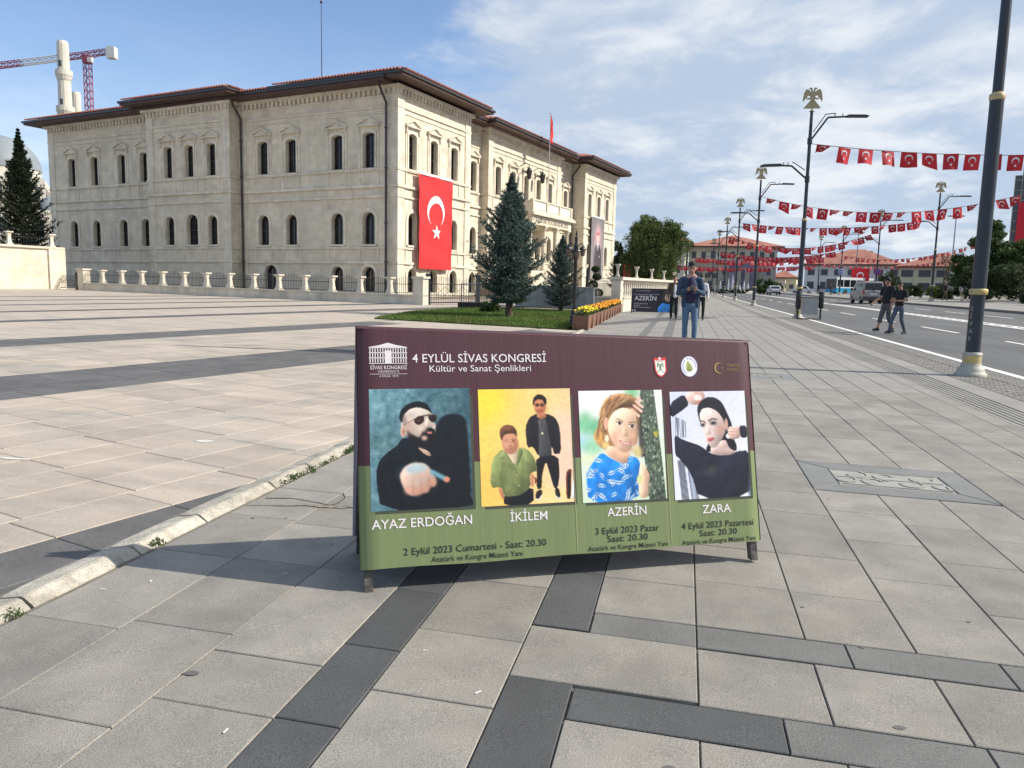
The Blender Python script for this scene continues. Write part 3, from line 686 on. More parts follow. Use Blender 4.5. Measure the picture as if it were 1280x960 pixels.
# portico with balcony
M['marble'] = mat('white_marble', (0.70, 0.67, 0.60), 0.5, 0.06, 2)
mb = MB(); mb.box(-0.9, 2.05, 17.6, 27.0, -0.3, 2.4); po = mb.build('portico_base', M['stone'], bld)
st_ = MB()
for k in range(8): st_.box(-0.9, 2.05, 16.0 - k * 0.45 + 0.0, 17.6, -0.3, 2.1 - k * 0.3)
M['old_stone'] = mat('brown_stone_steps', (0.30, 0.22, 0.15), 0.85, 0.2, 3)
st_.build('entrance_stairs', M['old_stone'], bld)
st_ = MB()
for k in range(8): st_.box(-0.9, 2.04, 27.0, 28.6 + k * 0.45, -0.3, 2.1 - k * 0.3)
st_.build('entrance_stairs', M['old_stone'], bld)
for y in (18.1, 21.0, 23.7, 26.5):
    mb = MB(); mb.lathe([(0.30, 0), (0.30, 0.18), (0.24, 0.28), (0.215, 0.5), (0.19, 3.7), (0.23, 3.78), (0.27, 3.86), (0.30, 3.95), (0.30, 4.1)], (1.65, y, 2.4), 14)
    mb.box(1.31, 1.99, y - 0.34, y + 0.34, 6.44, 6.55); mb.build('column', M['stone'], bld)
mb = MB(); mb.box(-0.9, 1.98, 17.75, 26.85, 6.55, 7.35); mb.build('entablature', M['trim'], bld)
mb = MB(); mb.box(-0.9, 2.3, 17.4, 27.2, 7.35, 7.6); mb.box(-0.9, 2.15, 17.55, 27.05, 7.6, 7.72); mb.build('balcony_cornice', M['trim'], bld)
bp = MB(); bp.box(1.78, 2.0, 17.8, 26.8, 7.72, 8.62); bp.box(-0.9, 1.78, 17.8, 18.02, 7.72, 8.62); bp.box(-0.9, 1.78, 26.58, 26.8, 7.72, 8.62)
bp.box(1.72, 2.08, 17.7, 26.9, 8.62, 8.74)
for y in (17.72, 20.7, 23.6, 26.5): bp.box(2.0, 2.09, y, y + 0.3, 7.72, 8.62)
bp.build('balcony_parapet', M['stone'], bld)
for y in (18.2, 21.15, 24.05):
    MB().box(2.002, 2.03, y, y + 2.3, 7.85, 8.52).build('parapet_panel', M['marble'], bld)
def text_mesh(body, size, bold=0.0, extr=0.0, align='LEFT', sx=1.0):
    cu = bpy.data.curves.new('text', 'FONT'); cu.body = body; cu.size = size; cu.offset = bold; cu.extrude = extr; cu.align_x = align; cu.resolution_u = 3
    o = bpy.data.objects.new('t', cu); col.objects.link(o); o.scale = (sx, 1, 1)
    dg = bpy.context.evaluated_depsgraph_get(); me = bpy.data.meshes.new_from_object(o.evaluated_get(dg)); bpy.data.objects.remove(o)
    if sx != 1: me.transform(Matrix.Diagonal((sx, 1, 1, 1)))
    me.materials.clear(); return me
def text_fit(body, width, parent, Mx, mt, name='lettering', cap=None, bold=0.0, align='LEFT'):
    me = text_mesh(body, 1.0, bold); xs = [v.co.x for v in me.vertices]; ys = [v.co.y for v in me.vertices]
    wx = max(xs) - min(xs); s = width / wx; sy = s if cap is None else cap / 0.72
    me.transform(Matrix.Translation((-min(xs), 0, 0))); me.transform(Matrix.Diagonal((s, sy, 1, 1)))
    if align == 'CENTER': me.transform(Matrix.Translation((-width / 2, 0, 0)))
    me.materials.append(mt); o = link(name, me, parent); o.matrix_local = Mx; return o
M['letter_dark'] = mat('bronze_letters', (0.12, 0.09, 0.06), 0.5, 0)
front_rot = Matrix(((0, 0, 1, 0), (1, 0, 0, 0), (0, 1, 0, 0), (0, 0, 0, 1)))     # text x -> +y, text y -> z, normal -> +x
text_fit('ATATÜRK VE KONGRE MÜZESİ', 7.6, bld, Matrix.Translation((1.99, 18.5, 6.75)) @ front_rot, M['letter_dark'], cap=0.36, bold=0.01)
# flagstaff on the balcony with a drooping flag
M['steel'] = mat('painted_steel', (0.5, 0.5, 0.48), 0.4, 0.05, 3, metal=0.4)
wp = lambda x, y, z: bld_m @ Vector((x, y, z))
bld_m = Matrix.Translation((-19.97, 51.25, BZ)) @ Matrix.Rotation(-R(14.2), 4, 'Z')
fp_ = empty('flagpole', wp(1.4, 22.4, 7.72), -R(14.2), 'thin steel flagpole rising from the balcony with a limp red flag', 'flagpole')
MB().tube((0, 0, 0), (0, 0, 9.3), 0.045, 0.03, 8).ell((0, 0, 9.35), (0.09, 0.09, 0.09)).build('pole', M['steel'], fp_)
mb = MB(); nz_ = 14
V = []
for j in range(nz_ + 1):
    z = 9.2 - j * 0.17; wd = 0.16 + 0.5 * min(1, j / 6) * (0.75 + 0.25 * math.sin(j * 0.9)); 
    for i in range(9): V.append((0.09 * math.sin(i * 1.7 + j * 0.2), 0.04 + wd * i / 8, z - 0.25 * i / 8))
mb.add(V, [(j * 9 + i, j * 9 + i + 1, (j + 1) * 9 + i + 1, (j + 1) * 9 + i) for j in range(nz_) for i in range(8)], 0, True)
mb.build('flag', M['red'], fp_)
# wall lanterns
wl = None
for k, y in enumerate((20.9, 23.9)):
    wl = empty('wall_lantern', wp(-0.9, y, 11.25), -R(14.2), ('black wall lantern between the upper windows, nearer the big flag' if k == 0 else 'black wall lantern between the upper windows, nearer the balcony flagpole'), 'lantern', 'lanterns on the museum front')
    mb = MB(); mb.path([(0, 0, 0.9), (0.5, 0, 1.15), (0.95, 0, 1.0), (0.95, 0, 0.75)], 0.04); mb.path([(0, 0, 0.2), (0.45, 0, 0.45), (0.95, 0, -0.05)], 0.035); mb.build('bracket', M['iron'], wl)
    MB().lathe([(0.05, -0.1), (0.2, 0.0), (0.3, 0.62), (0.34, 0.66), (0.2, 0.85), (0.04, 1.0), (0.03, 1.15)], (0.95, 0, -0.25), 6, sm=False).build('lamp_housing', M['iron'], wl)
    MB().lathe([(0.19, 0.02), (0.285, 0.6)], (0.95, 0, -0.245), 6, sm=False).build('lamp_glass', M['glass'], wl)
an = empty('roof_antenna', wp(-13.6, 8, 17.0), 0, 'thin tall antenna mast standing on the museum roof', 'antenna')
MB().tube((0, 0, 0), (0, 0, 7.3), 0.05, 0.025, 6).ell((0, 0, 7.35), (0.12, 0.12, 0.12)).build('mast', M['gutter'], an)
mb = MB()
for a in (0, 2.1, 4.2): mb.tube((math.cos(a) * 0.5, math.sin(a) * 0.5, -0.2), (0, 0, 1.2), 0.03)
mb.build('stay', M['gutter'], an)
# big hanging flag with crescent and star
def star_pts(r, n=5, rot=PI / 2): return [(r * (1 if i % 2 == 0 else 0.382) * math.cos(rot + PI * i / n), r * (1 if i % 2 == 0 else 0.382) * math.sin(rot + PI * i / n)) for i in range(2 * n)]
def crescent(ro, ri, off, rot, n=22):
    # outer circle minus inner circle shifted by off; rot points to the opening
    x = (ro * ro - ri * ri + off * off) / (2 * off); a = math.acos(x / ro); b = math.acos((x - off) / ri)
    o = [(ro * math.cos(a + (2 * PI - 2 * a) * i / n), ro * math.sin(a + (2 * PI - 2 * a) * i / n)) for i in range(n + 1)]
    k = [(off + ri * math.cos(2 * PI - b - (2 * PI - 2 * b) * i / n), ri * math.sin(2 * PI - b - (2 * PI - 2 * b) * i / n)) for i in range(n + 1)]
    c, s = math.cos(rot), math.sin(rot); R_ = lambda p: (p[0] * c - p[1] * s, p[0] * s + p[1] * c)
    return [R_(p) for p in o], [R_(p) for p in k]
def emblem(mb, cx_, cz_, g, F, d, rot=-PI / 2, mi=0, starrot=PI / 2, th=0.004):
    o, k = crescent(0.25 * g, 0.2 * g, 0.0625 * g, rot); n = len(o)
    pts = [(a + cx_, b + cz_) for a, b in o] + [(a + cx_, b + cz_) for a, b in k]
    mb.add([F(a, b, d) for a, b in pts], [(i, i + 1, 2 * n - 2 - i, 2 * n - 1 - i) for i in range(n - 1)], mi)
    dx, dz = math.cos(rot) * 0.3333 * g, math.sin(rot) * 0.3333 * g
    sp = [(a + cx_ + dx, b + cz_ + dz) for a, b in star_pts(0.125 * g, 5, starrot)]
    mb.add([F(a, b, d) for a, b in sp], [tuple(range(10))], mi)
hf = empty('hanging_flag', wp(0.42, 4.35, 2.0), -R(14.2), 'big red vertical flag with white crescent and star on the museum corner', 'flag')
def ripple(y, z): return 0.05 * math.sin(y * 2.2 + z * 0.25) + 0.03 * math.sin(y * 5 + 1) * (1 - z / 6.8) + 0.02 * math.sin(z * 3 + y)
FW_, FH_ = 4.6, 6.75
FF = lambda a, b, d: (ripple(a, b) + d, a * (1 + 0.012 * (1 - b / FH_)), b)
mb = MB(); NX, NZ = 24, 32
mb.add([FF(-FW_ / 2 + FW_ * i / NX, FH_ * j / NZ , 0) for j in range(NZ + 1) for i in range(NX + 1)], [(j * (NX + 1) + i, j * (NX + 1) + i + 1, (j + 1) * (NX + 1) + i + 1, (j + 1) * (NX + 1) + i) for j in range(NZ) for i in range(NX)], 0, True)
mb.build('cloth', M['red'], hf)
mb = MB(); emblem(mb, 0, 4.25, 4.6, FF, 0.03, -PI / 2); mb.build('crescent_and_star', M['white'], hf)
MB().ext([(-FW_ / 2, FH_ - 0.02), (FW_ / 2, FH_ - 0.02), (FW_ / 2, FH_ + 0.16), (-FW_ / 2, FH_ + 0.16)], FF, -0.03, 0.03).build('top_hem', M['white'], hf)
# ------------------------------------------------------------ printed pictures, painted cell by cell
class Paint:
    def __init__(s, w_, h_, c, u0=0, v0=0, u1=1, v1=1):      # cells and the working coordinate window
        s.w, s.h = w_, h_; s.a = np.zeros((h_, w_, 3)); s.a[:] = c
        s.u0, s.v0, s.u1, s.v1 = u0, v0, u1, v1
        s.U, s.V = np.meshgrid(u0 + (np.arange(w_) + 0.5) / w_ * (u1 - u0), v0 + (np.arange(h_) + 0.5) / h_ * (v1 - v0))
        s.px = (u1 - u0) / w_; s.r = np.random.default_rng(3)
    def bl(s, m, b):
        for _ in range(2 if b > 0 else 0):
            for ax in (0, 1):
                pw = [(0, 0), (0, 0)]; pw[ax] = (b + 1, b); q = np.cumsum(np.pad(m, pw, 'edge'), axis=ax); n = m.shape[ax]
                m = (np.take(q, range(2 * b + 1, 2 * b + 1 + n), ax) - np.take(q, range(0, n), ax)) / (2 * b + 1)
        return m
    def put(s, mask, c, blur=0, alpha=1.0, inf=0, k=0.5, fold=0.0):
        m = s.bl(mask.astype(float), int(round(blur / s.px))); C_ = np.ones_like(s.a) * np.array(c, float)
        if inf > 1:        # rounded form: lit from the upper left, darker towards the lower right
            h_ = s.bl(mask.astype(float), int(inf)); gy, gx = np.gradient(h_); f_ = 1 + k * inf * (gx * 0.62 + gy * 0.78) * 1.5; C_ = C_ * np.clip(f_, 0.45, 1.6)[..., None]
        if fold:
            z = s.r.normal(size=mask.shape); z = s.bl(z, 3) * 3.2 + s.bl(z, 7) * 8; gy, gx = np.gradient(s.bl(z, 1)); z = z * 0.5 + gx * 2.2; C_ = C_ * (1 + fold * z)[..., None] + (fold * 26 * np.clip(z, 0, 2))[..., None]
        m = (m * alpha)[..., None]; s.a = s.a * (1 - m) + C_ * m; return s
    def poly(s, pts, c, blur=0, alpha=1.0, smooth=True):
        if smooth and len(pts) > 3:      # round the outline once
            q = []
            for i in range(len(pts)):
                a, b = pts[i], pts[(i + 1) % len(pts)]; q += [(a[0] * .8 + b[0] * .2, a[1] * .8 + b[1] * .2), (a[0] * .2 + b[0] * .8, a[1] * .2 + b[1] * .8)]
            pts = q
        o = np.zeros_like(s.U)
        for dx in (-0.25, 0.25):
            for dy in (-0.25, 0.25): o += inpoly(s.U + dx * s.px, s.V + dy * s.px, pts)
        o = o / 4; ar = o.mean(); inf = 0 if not smooth or ar < 0.0012 or alpha < 1 else max(2, 0.20 * math.sqrt(ar * s.w * s.h)); return s.put(o, c, blur, alpha, min(inf, 11), 0.42, 0.14 if smooth and ar > 0.125 else 0)
    def ell(s, cx_, cy_, rx, ry, c, rot=0, blur=0, alpha=1.0):
        a, b = s.U - cx_, s.V - cy_; cs, sn = math.cos(rot), math.sin(rot); x = (a * cs + b * sn) / rx; y = (-a * sn + b * cs) / ry
        d = (np.sqrt(x * x + y * y) - 1) * min(rx, ry) / s.px; return s.put(np.clip(0.5 - d, 0, 1), c, blur, alpha)
    def line(s, pts, wd, c, blur=0, alpha=1.0):
        m = np.zeros_like(s.U)
        for (x0, y0), (x1, y1) in zip(pts, pts[1:]):
            dx, dy = x1 - x0, y1 - y0; t = np.clip(((s.U - x0) * dx + (s.V - y0) * dy) / (dx * dx + dy * dy + 1e-9), 0, 1)
            m = np.maximum(m, np.clip(0.5 - (np.hypot(s.U - x0 - t * dx, s.V - y0 - t * dy) - wd / 2) / s.px, 0, 1))
        return s.put(m, c, blur, alpha)
    def grad(s, c0, c1, ang=90):
        t = ((s.U - s.u0) / (s.u1 - s.u0) * math.cos(R(ang)) + (s.V - s.v0) / (s.v1 - s.v0) * math.sin(R(ang))); t = np.clip((t - t.min()) / (t.max() - t.min()), 0, 1)[..., None]
        s.a = np.array(c0, float) * (1 - t) + np.array(c1, float) * t; return s
    def soft(s):
        k = np.array([0.22, 0.56, 0.22])
        for c in range(3):
            for ax in (0, 1): s.a[..., c] = np.apply_along_axis(lambda r: np.convolve(np.pad(r, 1, 'edge'), k, 'valid'), ax, s.a[..., c])
        return s
    def noise(s, amt, cell=1):
        n_ = s.r.normal(0, amt, (s.h // cell + 2, s.w // cell + 2)); n_ = np.kron(n_, np.ones((cell, cell)))[:s.h, :s.w]
        if cell > 1:
            k = np.ones(cell + 1) / (cell + 1) * 1.6
            for ax in (0, 1): n_ = np.apply_along_axis(lambda r: np.convolve(r, k, 'same'), ax, n_)
        s.a += n_[..., None]; return s
    def mesh(s, name, W_, H_, parent, Mx, mt):
        h, w_ = s.h, s.w; a = np.clip(s.a / 255, 0, 1); a = np.where(a <= 0.04045, a / 12.92, ((a + 0.055) / 1.055) ** 2.4)
        X, Y = np.meshgrid(np.linspace(0, W_, w_), np.linspace(H_, 0, h)); co = np.stack([X, Y, np.zeros_like(X)], -1).reshape(-1, 3)
        i = np.arange((h - 1) * (w_ - 1)); r_, c_ = i // (w_ - 1), i % (w_ - 1); b = r_ * w_ + c_; f = np.stack([b, b + w_, b + w_ + 1, b + 1], 1)
        me = bpy.data.meshes.new(name); me.vertices.add(h * w_); me.vertices.foreach_set('co', co.reshape(-1).astype(np.float32))
        me.loops.add(f.size); me.loops.foreach_set('vertex_index', f.reshape(-1).astype(np.int32)); me.polygons.add(len(f)); me.polygons.foreach_set('loop_start', np.arange(0, f.size, 4, dtype=np.int32))
        at = me.attributes.new('print', 'FLOAT_COLOR', 'POINT'); at.data.foreach_set('color', np.concatenate([a.reshape(-1, 3), np.ones((h * w_, 1))], 1).reshape(-1).astype(np.float32))
        me.materials.append(mt); me.update(calc_edges=True); o = link(name, me, parent); o.matrix_local = Mx; return o
SK = (214, 172, 148)
def pic_pointing():        # bearded man in dark glasses reaching at the viewer
    p = Paint(150, 176, (90, 130, 140), 55, 36, 780, 902).grad((104, 146, 158), (48, 78, 92), 20)
    p.ell(200, 120, 200, 120, (112, 158, 170), blur=40, alpha=.5); p.ell(150, 420, 120, 80, (84, 116, 122), blur=40, alpha=.6); p.noise(5, 6).noise(3, 2)
    p.poly([(540, 280), (590, 235), (650, 222), (710, 235), (745, 275), (755, 360), (770, 900), (380, 902), (420, 500)], (7, 14, 24), blur=4)
    p.poly([(250, 440), (290, 385), (380, 470), (480, 540), (560, 640), (700, 700), (780, 860), (780, 902), (125, 902), (92, 640), (120, 545), (170, 495)], (5, 11, 20))
    p.poly([(235, 470), (275, 395), (330, 390), (400, 455), (480, 540), (430, 560), (300, 500)], (9, 17, 28))
    p.poly([(385, 455), (470, 490), (488, 530), (440, 515)], (196, 160, 140))
    p.poly([(275, 300), (285, 220), (340, 175), (420, 160), (480, 185), (505, 240), (525, 330), (520, 390), (470, 430), (400, 410), (330, 385), (290, 355)], (206, 190, 176))
    p.ell(400, 210, 80, 40, (222, 214, 204), blur=12, alpha=.6)
    p.ell(292, 345, 20, 42, (214, 176, 158)); p.ell(294, 350, 9, 26, (170, 120, 105))
    p.poly([(262, 250), (275, 190), (330, 145), (400, 126), (460, 145), (492, 190), (500, 225), (470, 195), (400, 172), (340, 185), (300, 225), (284, 290)], (12, 18, 26))
    p.poly([(312, 330), (360, 372), (410, 395), (430, 330), (480, 318), (520, 335), (528, 400), (505, 450), (450, 478), (390, 455), (330, 410)], (22, 18, 22), blur=4)
    p.poly([(420, 350), (470, 322), (518, 335), (500, 352), (460, 355), (440, 392)], (16, 12, 14)); p.poly([(455, 352), (500, 350), (492, 368), (462, 366)], (180, 112, 108)); p.ell(440, 395, 22, 18, (190, 160, 145), blur=4)
    p.poly([(462, 245), (488, 300), (470, 318), (440, 305)], (226, 205, 190)); p.ell(510, 312, 14, 22, (200, 180, 172))
    p.line([(296, 302), (350, 270), (395, 245), (500, 232), (530, 232)], 5, (120, 86, 76))
    p.ell(330, 320, 36, 50, (176, 140, 126), blur=14, alpha=.55); p.ell(425, 330, 34, 26, (226, 198, 182), blur=9, alpha=.8); p.ell(345, 230, 40, 24, (190, 176, 166), blur=12, alpha=.7); p.ell(300, 262, 16, 40, (92, 84, 82), blur=8, alpha=.7); p.line([(400, 240), (450, 232), (490, 226)], 7, (30, 24, 26), alpha=.8)
    p.line([(250, 470), (300, 440), (360, 500), (380, 600)], 10, (20, 32, 46), blur=8, alpha=.8); p.line([(140, 600), (180, 680), (190, 860)], 14, (16, 28, 40), blur=10, alpha=.7)
    p.poly([(368, 262), (400, 236), (444, 240), (440, 280), (405, 302), (376, 290)], (44, 26, 26)); p.poly([(468, 240), (500, 228), (535, 232), (528, 280), (500, 286), (478, 268)], (38, 24, 26))
    p.ell(400, 268, 20, 14, (96, 58, 52), blur=4, alpha=.6)
    p.poly([(225, 620), (290, 570), (330, 600), (300, 700), (240, 700)], (14, 26, 38), blur=6)
    p.poly([(258, 650), (290, 600), (350, 568), (440, 575), (482, 620), (520, 690), (510, 745), (470, 745), (455, 785), (410, 790), (385, 800), (340, 808), (295, 770), (268, 710)], (206, 176, 160), blur=3)
    p.poly([(290, 610), (350, 572), (430, 580), (470, 620), (400, 640), (320, 650)], (172, 196, 204), blur=9, alpha=.9)
    for x, y in ((320, 765), (385, 775), (440, 755), (492, 715)): p.ell(x, y, 34, 32, (228, 160, 132), blur=9, alpha=.6)
    for a, b in (((350, 700), (352, 790)), ((410, 690), (412, 785)), ((462, 670), (478, 745))): p.line([a, b], 5, (150, 96, 80), blur=3, alpha=.6)
    p.line([(490, 640), (545, 672), (592, 698)], 34, (110, 160, 176), blur=3); p.ell(594, 698, 22, 20, (232, 140, 112), blur=3)
    p.line([(400, 680), (396, 720), (420, 735)], 5, (120, 110, 116), blur=3, alpha=.5); return p
def pic_duo():             # two men against a yellow and peach backdrop
    p = Paint(136, 172, (240, 210, 140), 30, 43, 750, 910).grad((238, 212, 92), (244, 205, 170), 15)
    p.ell(90, 130, 150, 150, (244, 224, 60), blur=60, alpha=.7); p.ell(120, 760, 200, 220, (246, 196, 96), blur=60, alpha=.8); p.ell(660, 500, 130, 300, (244, 206, 186), blur=50, alpha=.8); p.ell(600, 860, 170, 60, (250, 222, 150), blur=30, alpha=.8)
    p.noise(2, 2)
    p.poly([(385, 330), (420, 260), (480, 232), (560, 236), (625, 268), (655, 340), (660, 540), (600, 545), (590, 480), (480, 560), (440, 480), (392, 490)], (28, 24, 30))
    p.poly([(485, 270), (550, 268), (592, 568), (540, 580), (478, 572), (490, 400)], (68, 68, 72)); p.line([(490, 280), (515, 380), (545, 275)], 3, (110, 110, 105)); p.ell(516, 384, 8, 8, (226, 220, 196))
    p.poly([(458, 560), (635, 550), (640, 700), (620, 800), (590, 800), (560, 680), (535, 590), (500, 700), (495, 800), (455, 800), (462, 680)], (20, 18, 24))
    p.poly([(480, 800), (500, 815), (495, 850), (460, 880), (440, 865), (450, 820)], (34, 26, 26)); p.poly([(596, 800), (630, 800), (642, 865), (620, 880), (600, 850)], (34, 26, 26)); p.line([(450, 872), (470, 878), (492, 850)], 9, (230, 220, 220)); p.line([(606, 860), (622, 878), (640, 868)], 9, (230, 220, 220))
    p.poly([(480, 225), (545, 225), (555, 262), (515, 275), (478, 262)], (196, 128, 92)); p.ell(505, 175, 46, 66, (206, 132, 94)); p.ell(488, 180, 18, 34, (226, 158, 118), blur=8, alpha=.8); p.ell(540, 185, 12, 40, (150, 84, 60), blur=8, alpha=.7); p.ell(500, 215, 34, 26, (150, 80, 56), blur=6, alpha=.4); p.ell(506, 212, 18, 6, (150, 70, 60))
    p.poly([(448, 160), (455, 115), (490, 85), (530, 92), (560, 120), (558, 160), (545, 175), (530, 130), (490, 125), (465, 140), (458, 175)], (34, 22, 20)); p.ell(484, 168, 17, 14, (84, 44, 32)); p.ell(521, 168, 17, 14, (84, 44, 32)); p.line([(465, 160), (545, 160)], 3, (160, 120, 90))
    p.poly([(688, 690), (712, 660), (738, 662), (730, 720), (722, 885), (684, 885)], (92, 44, 28)); p.poly([(704, 690), (724, 690), (716, 880), (694, 880)], (30, 20, 18)); p.poly([(738, 760), (750, 740), (750, 885), (722, 885)], (214, 222, 226))
    p.poly([(195, 830), (430, 770), (430, 910), (205, 912)], (18, 18, 24)); p.poly([(155, 780), (190, 770), (210, 870), (185, 850)], (196, 130, 96)); p.poly([(405, 680), (440, 680), (432, 780), (412, 780)], (206, 140, 106)); p.poly([(440, 700), (466, 735), (445, 765)], (120, 40, 40))
    p.poly([(215, 490), (320, 480), (322, 520), (305, 640), (260, 600)], (228, 206, 176))
    p.poly([(120, 560), (215, 480), (300, 632), (330, 480), (400, 500), (445, 560), (472, 660), (405, 682), (412, 780), (330, 840), (205, 845), (190, 770), (100, 775)], (122, 132, 82), smooth=True)
    p.poly([(165, 575), (215, 485), (300, 640), (245, 600), (215, 560)], (138, 148, 96)); p.poly([(325, 480), (365, 510), (340, 570), (305, 640)], (112, 122, 74)); p.line([(300, 640), (312, 720), (322, 838)], 4, (90, 98, 60)); p.ell(308, 690, 5, 5, (190, 190, 150)); p.ell(322, 765, 5, 5, (190, 190, 150))
    p.line([(190, 770), (175, 660)], 6, (98, 108, 64), blur=3); p.line([(405, 680), (385, 590)], 6, (98, 108, 64), blur=3)
    p.ell(262, 445, 62, 88, (208, 148, 116), rot=-0.12); p.ell(265, 500, 44, 34, (150, 98, 74), blur=7, alpha=.45); p.ell(268, 493, 17, 6, (170, 96, 86)); p.ell(238, 440, 9, 6, (54, 40, 36)); p.ell(290, 435, 9, 6, (54, 40, 36)); p.line([(222, 428), (250, 426)], 4, (90, 60, 46)); p.line([(276, 424), (304, 418)], 4, (90, 60, 46)); p.poly([(258, 440), (272, 440), (278, 474), (256, 474)], (190, 124, 96))
    p.ell(242, 455, 26, 34, (226, 172, 140), blur=10, alpha=.8); p.ell(310, 460, 14, 50, (158, 100, 76), blur=10, alpha=.8); p.ell(262, 400, 34, 14, (222, 164, 130), blur=8, alpha=.8); p.line([(250, 470), (275, 474)], 4, (150, 92, 74)); p.line([(205, 600), (190, 700), (210, 820)], 9, (88, 98, 56), blur=6, alpha=.7); p.line([(360, 560), (352, 680), (372, 800)], 9, (96, 106, 62), blur=6, alpha=.7); p.line([(250, 640), (240, 740)], 12, (146, 156, 104), blur=8, alpha=.7); p.line([(420, 300), (400, 420), (410, 480)], 8, (60, 54, 58), blur=5, alpha=.7); p.line([(620, 320), (640, 430)], 8, (56, 50, 54), blur=5, alpha=.7)
    p.poly([(185, 380), (190, 340), (230, 310), (290, 318), (320, 360), (318, 410), (300, 380), (250, 378), (215, 390), (200, 440)], (104, 66, 46)); p.ell(245, 335, 30, 18, (138, 92, 64), blur=6, alpha=.7); return p
def pic_tree():            # smiling woman in a blue and white dress leaning on a mossy trunk
    p = Paint(132, 172, (214, 228, 222), 22, 52, 710, 880).grad((240, 240, 244), (206, 224, 196), 80)
    for x, y, a, b, c in ((70, 300, 50, 90, (120, 196, 146)), (150, 330, 60, 70, (104, 186, 140)), (60, 440, 60, 60, (170, 214, 232)), (460, 80, 60, 40, (116, 190, 130)), (120, 470, 80, 60, (150, 210, 170)), (80, 560, 60, 40, (222, 232, 190))): p.ell(x, y, a, b, c, blur=26, alpha=.9)
    p.poly([(530, 52), (640, 52), (660, 300), (680, 560), (700, 880), (560, 880), (530, 500), (510, 260)], (84, 96, 84), smooth=False)
    r = random.Random(2)
    for k in range(260):
        x, y = r.uniform(525, 690), r.uniform(55, 878)
        if 520 + y * 0.02 < x < 640 + y * 0.06: p.ell(x, y, r.uniform(3, 10), r.uniform(6, 15), r.choice([(150, 168, 148), (46, 56, 50), (110, 136, 100), (40, 44, 44), (170, 184, 160)]), alpha=.8)
    p.ell(640, 390, 18, 22, (190, 172, 60), blur=5); p.poly([(490, 250), (525, 250), (540, 560), (500, 560)], (40, 34, 34), blur=6, alpha=.8)
    p.poly([(190, 200), (250, 110), (330, 78), (430, 82), (500, 120), (525, 200), (500, 320), (480, 460), (450, 470), (300, 470), (240, 500), (170, 470), (134, 400), (150, 345), (200, 320)], (176, 130, 84), blur=3)
    p.poly([(260, 160), (330, 110), (430, 110), (490, 150), (480, 190), (400, 180), (320, 200), (270, 260), (240, 250)], (112, 84, 60), blur=5); p.line([(215, 330), (190, 230), (250, 120)], 14, (224, 176, 116), blur=5); p.ell(180, 400, 42, 50, (230, 176, 96), blur=10, alpha=.8); p.ell(225, 460, 30, 26, (240, 200, 130), blur=6)
    rs = random.Random(8)
    for k in range(46):
        x0 = rs.uniform(250, 470); y0 = rs.uniform(84, 130); x1 = rs.uniform(150, 250); c = rs.choice([(226, 186, 132), (140, 98, 64), (196, 150, 102), (112, 80, 58), (96, 68, 50)]); p.line([(x0, y0), (x0 - (x0 - x1) * .55, y0 + 50 + rs.uniform(0, 30)), (x1 + 20, rs.uniform(260, 330)), (x1, rs.uniform(350, 430))], rs.uniform(3, 7), c, alpha=.7)
    p.poly([(250, 455), (400, 520), (430, 540), (400, 600), (330, 600), (210, 520)], (228, 184, 156))
    p.poly([(250, 290), (290, 225), (360, 185), (440, 195), (486, 240), (488, 340), (470, 430), (430, 500), (380, 525), (320, 500), (275, 430), (252, 370)], (236, 200, 172))
    p.ell(300, 420, 30, 60, (222, 170, 140), blur=14, alpha=.7); p.ell(330, 270, 60, 30, (246, 218, 196), blur=12, alpha=.8)
    p.ell(455, 420, 26, 70, (214, 160, 132), blur=14, alpha=.8); p.ell(400, 505, 60, 18, (206, 156, 128), blur=10, alpha=.8); p.ell(330, 380, 26, 22, (244, 190, 170), blur=10, alpha=.7); p.ell(440, 392, 20, 20, (240, 184, 164), blur=9, alpha=.7)
    p.ell(236, 300, 18, 48, (232, 178, 150)); p.ell(238, 412, 16, 24, (240, 234, 204))
    p.line([(322, 270), (345, 272), (375, 290)], 6, (120, 86, 62)); p.line([(420, 300), (450, 296), (478, 300)], 6, (120, 86, 62)); p.ell(343, 302, 24, 13, (240, 226, 216)); p.ell(346, 302, 12, 12, (52, 38, 34)); p.ell(445, 326, 24, 13, (240, 226, 216)); p.ell(447, 327, 12, 12, (52, 38, 34)); p.line([(318, 292), (345, 286), (368, 300)], 5, (60, 44, 40)); p.line([(422, 314), (446, 311), (468, 322)], 5, (60, 44, 40))
    p.poly([(372, 330), (400, 330), (414, 392), (384, 402), (362, 392)], (226, 182, 152), blur=3); p.line([(366, 398), (386, 404), (408, 400)], 4, (196, 140, 118)); p.line([(344, 436), (370, 452), (395, 457), (426, 448)], 17, (204, 112, 108)); p.line([(354, 441), (374, 452), (396, 456), (416, 451)], 7, (240, 230, 226)); p.line([(362, 474), (392, 478)], 6, (206, 150, 124), blur=4)
    p.poly([(60, 660), (120, 580), (190, 512), (260, 560), (340, 600), (395, 600), (410, 545), (470, 560), (500, 600), (480, 700), (476, 880), (66, 880)], (28, 126, 214))
    DR = [(60, 660), (120, 580), (190, 512), (260, 560), (340, 600), (395, 600), (410, 545), (470, 560), (500, 600), (480, 700), (476, 880), (66, 880)]
    base_ = s0 = p.a.copy(); msk = inpoly(p.U, p.V, DR)[..., None]
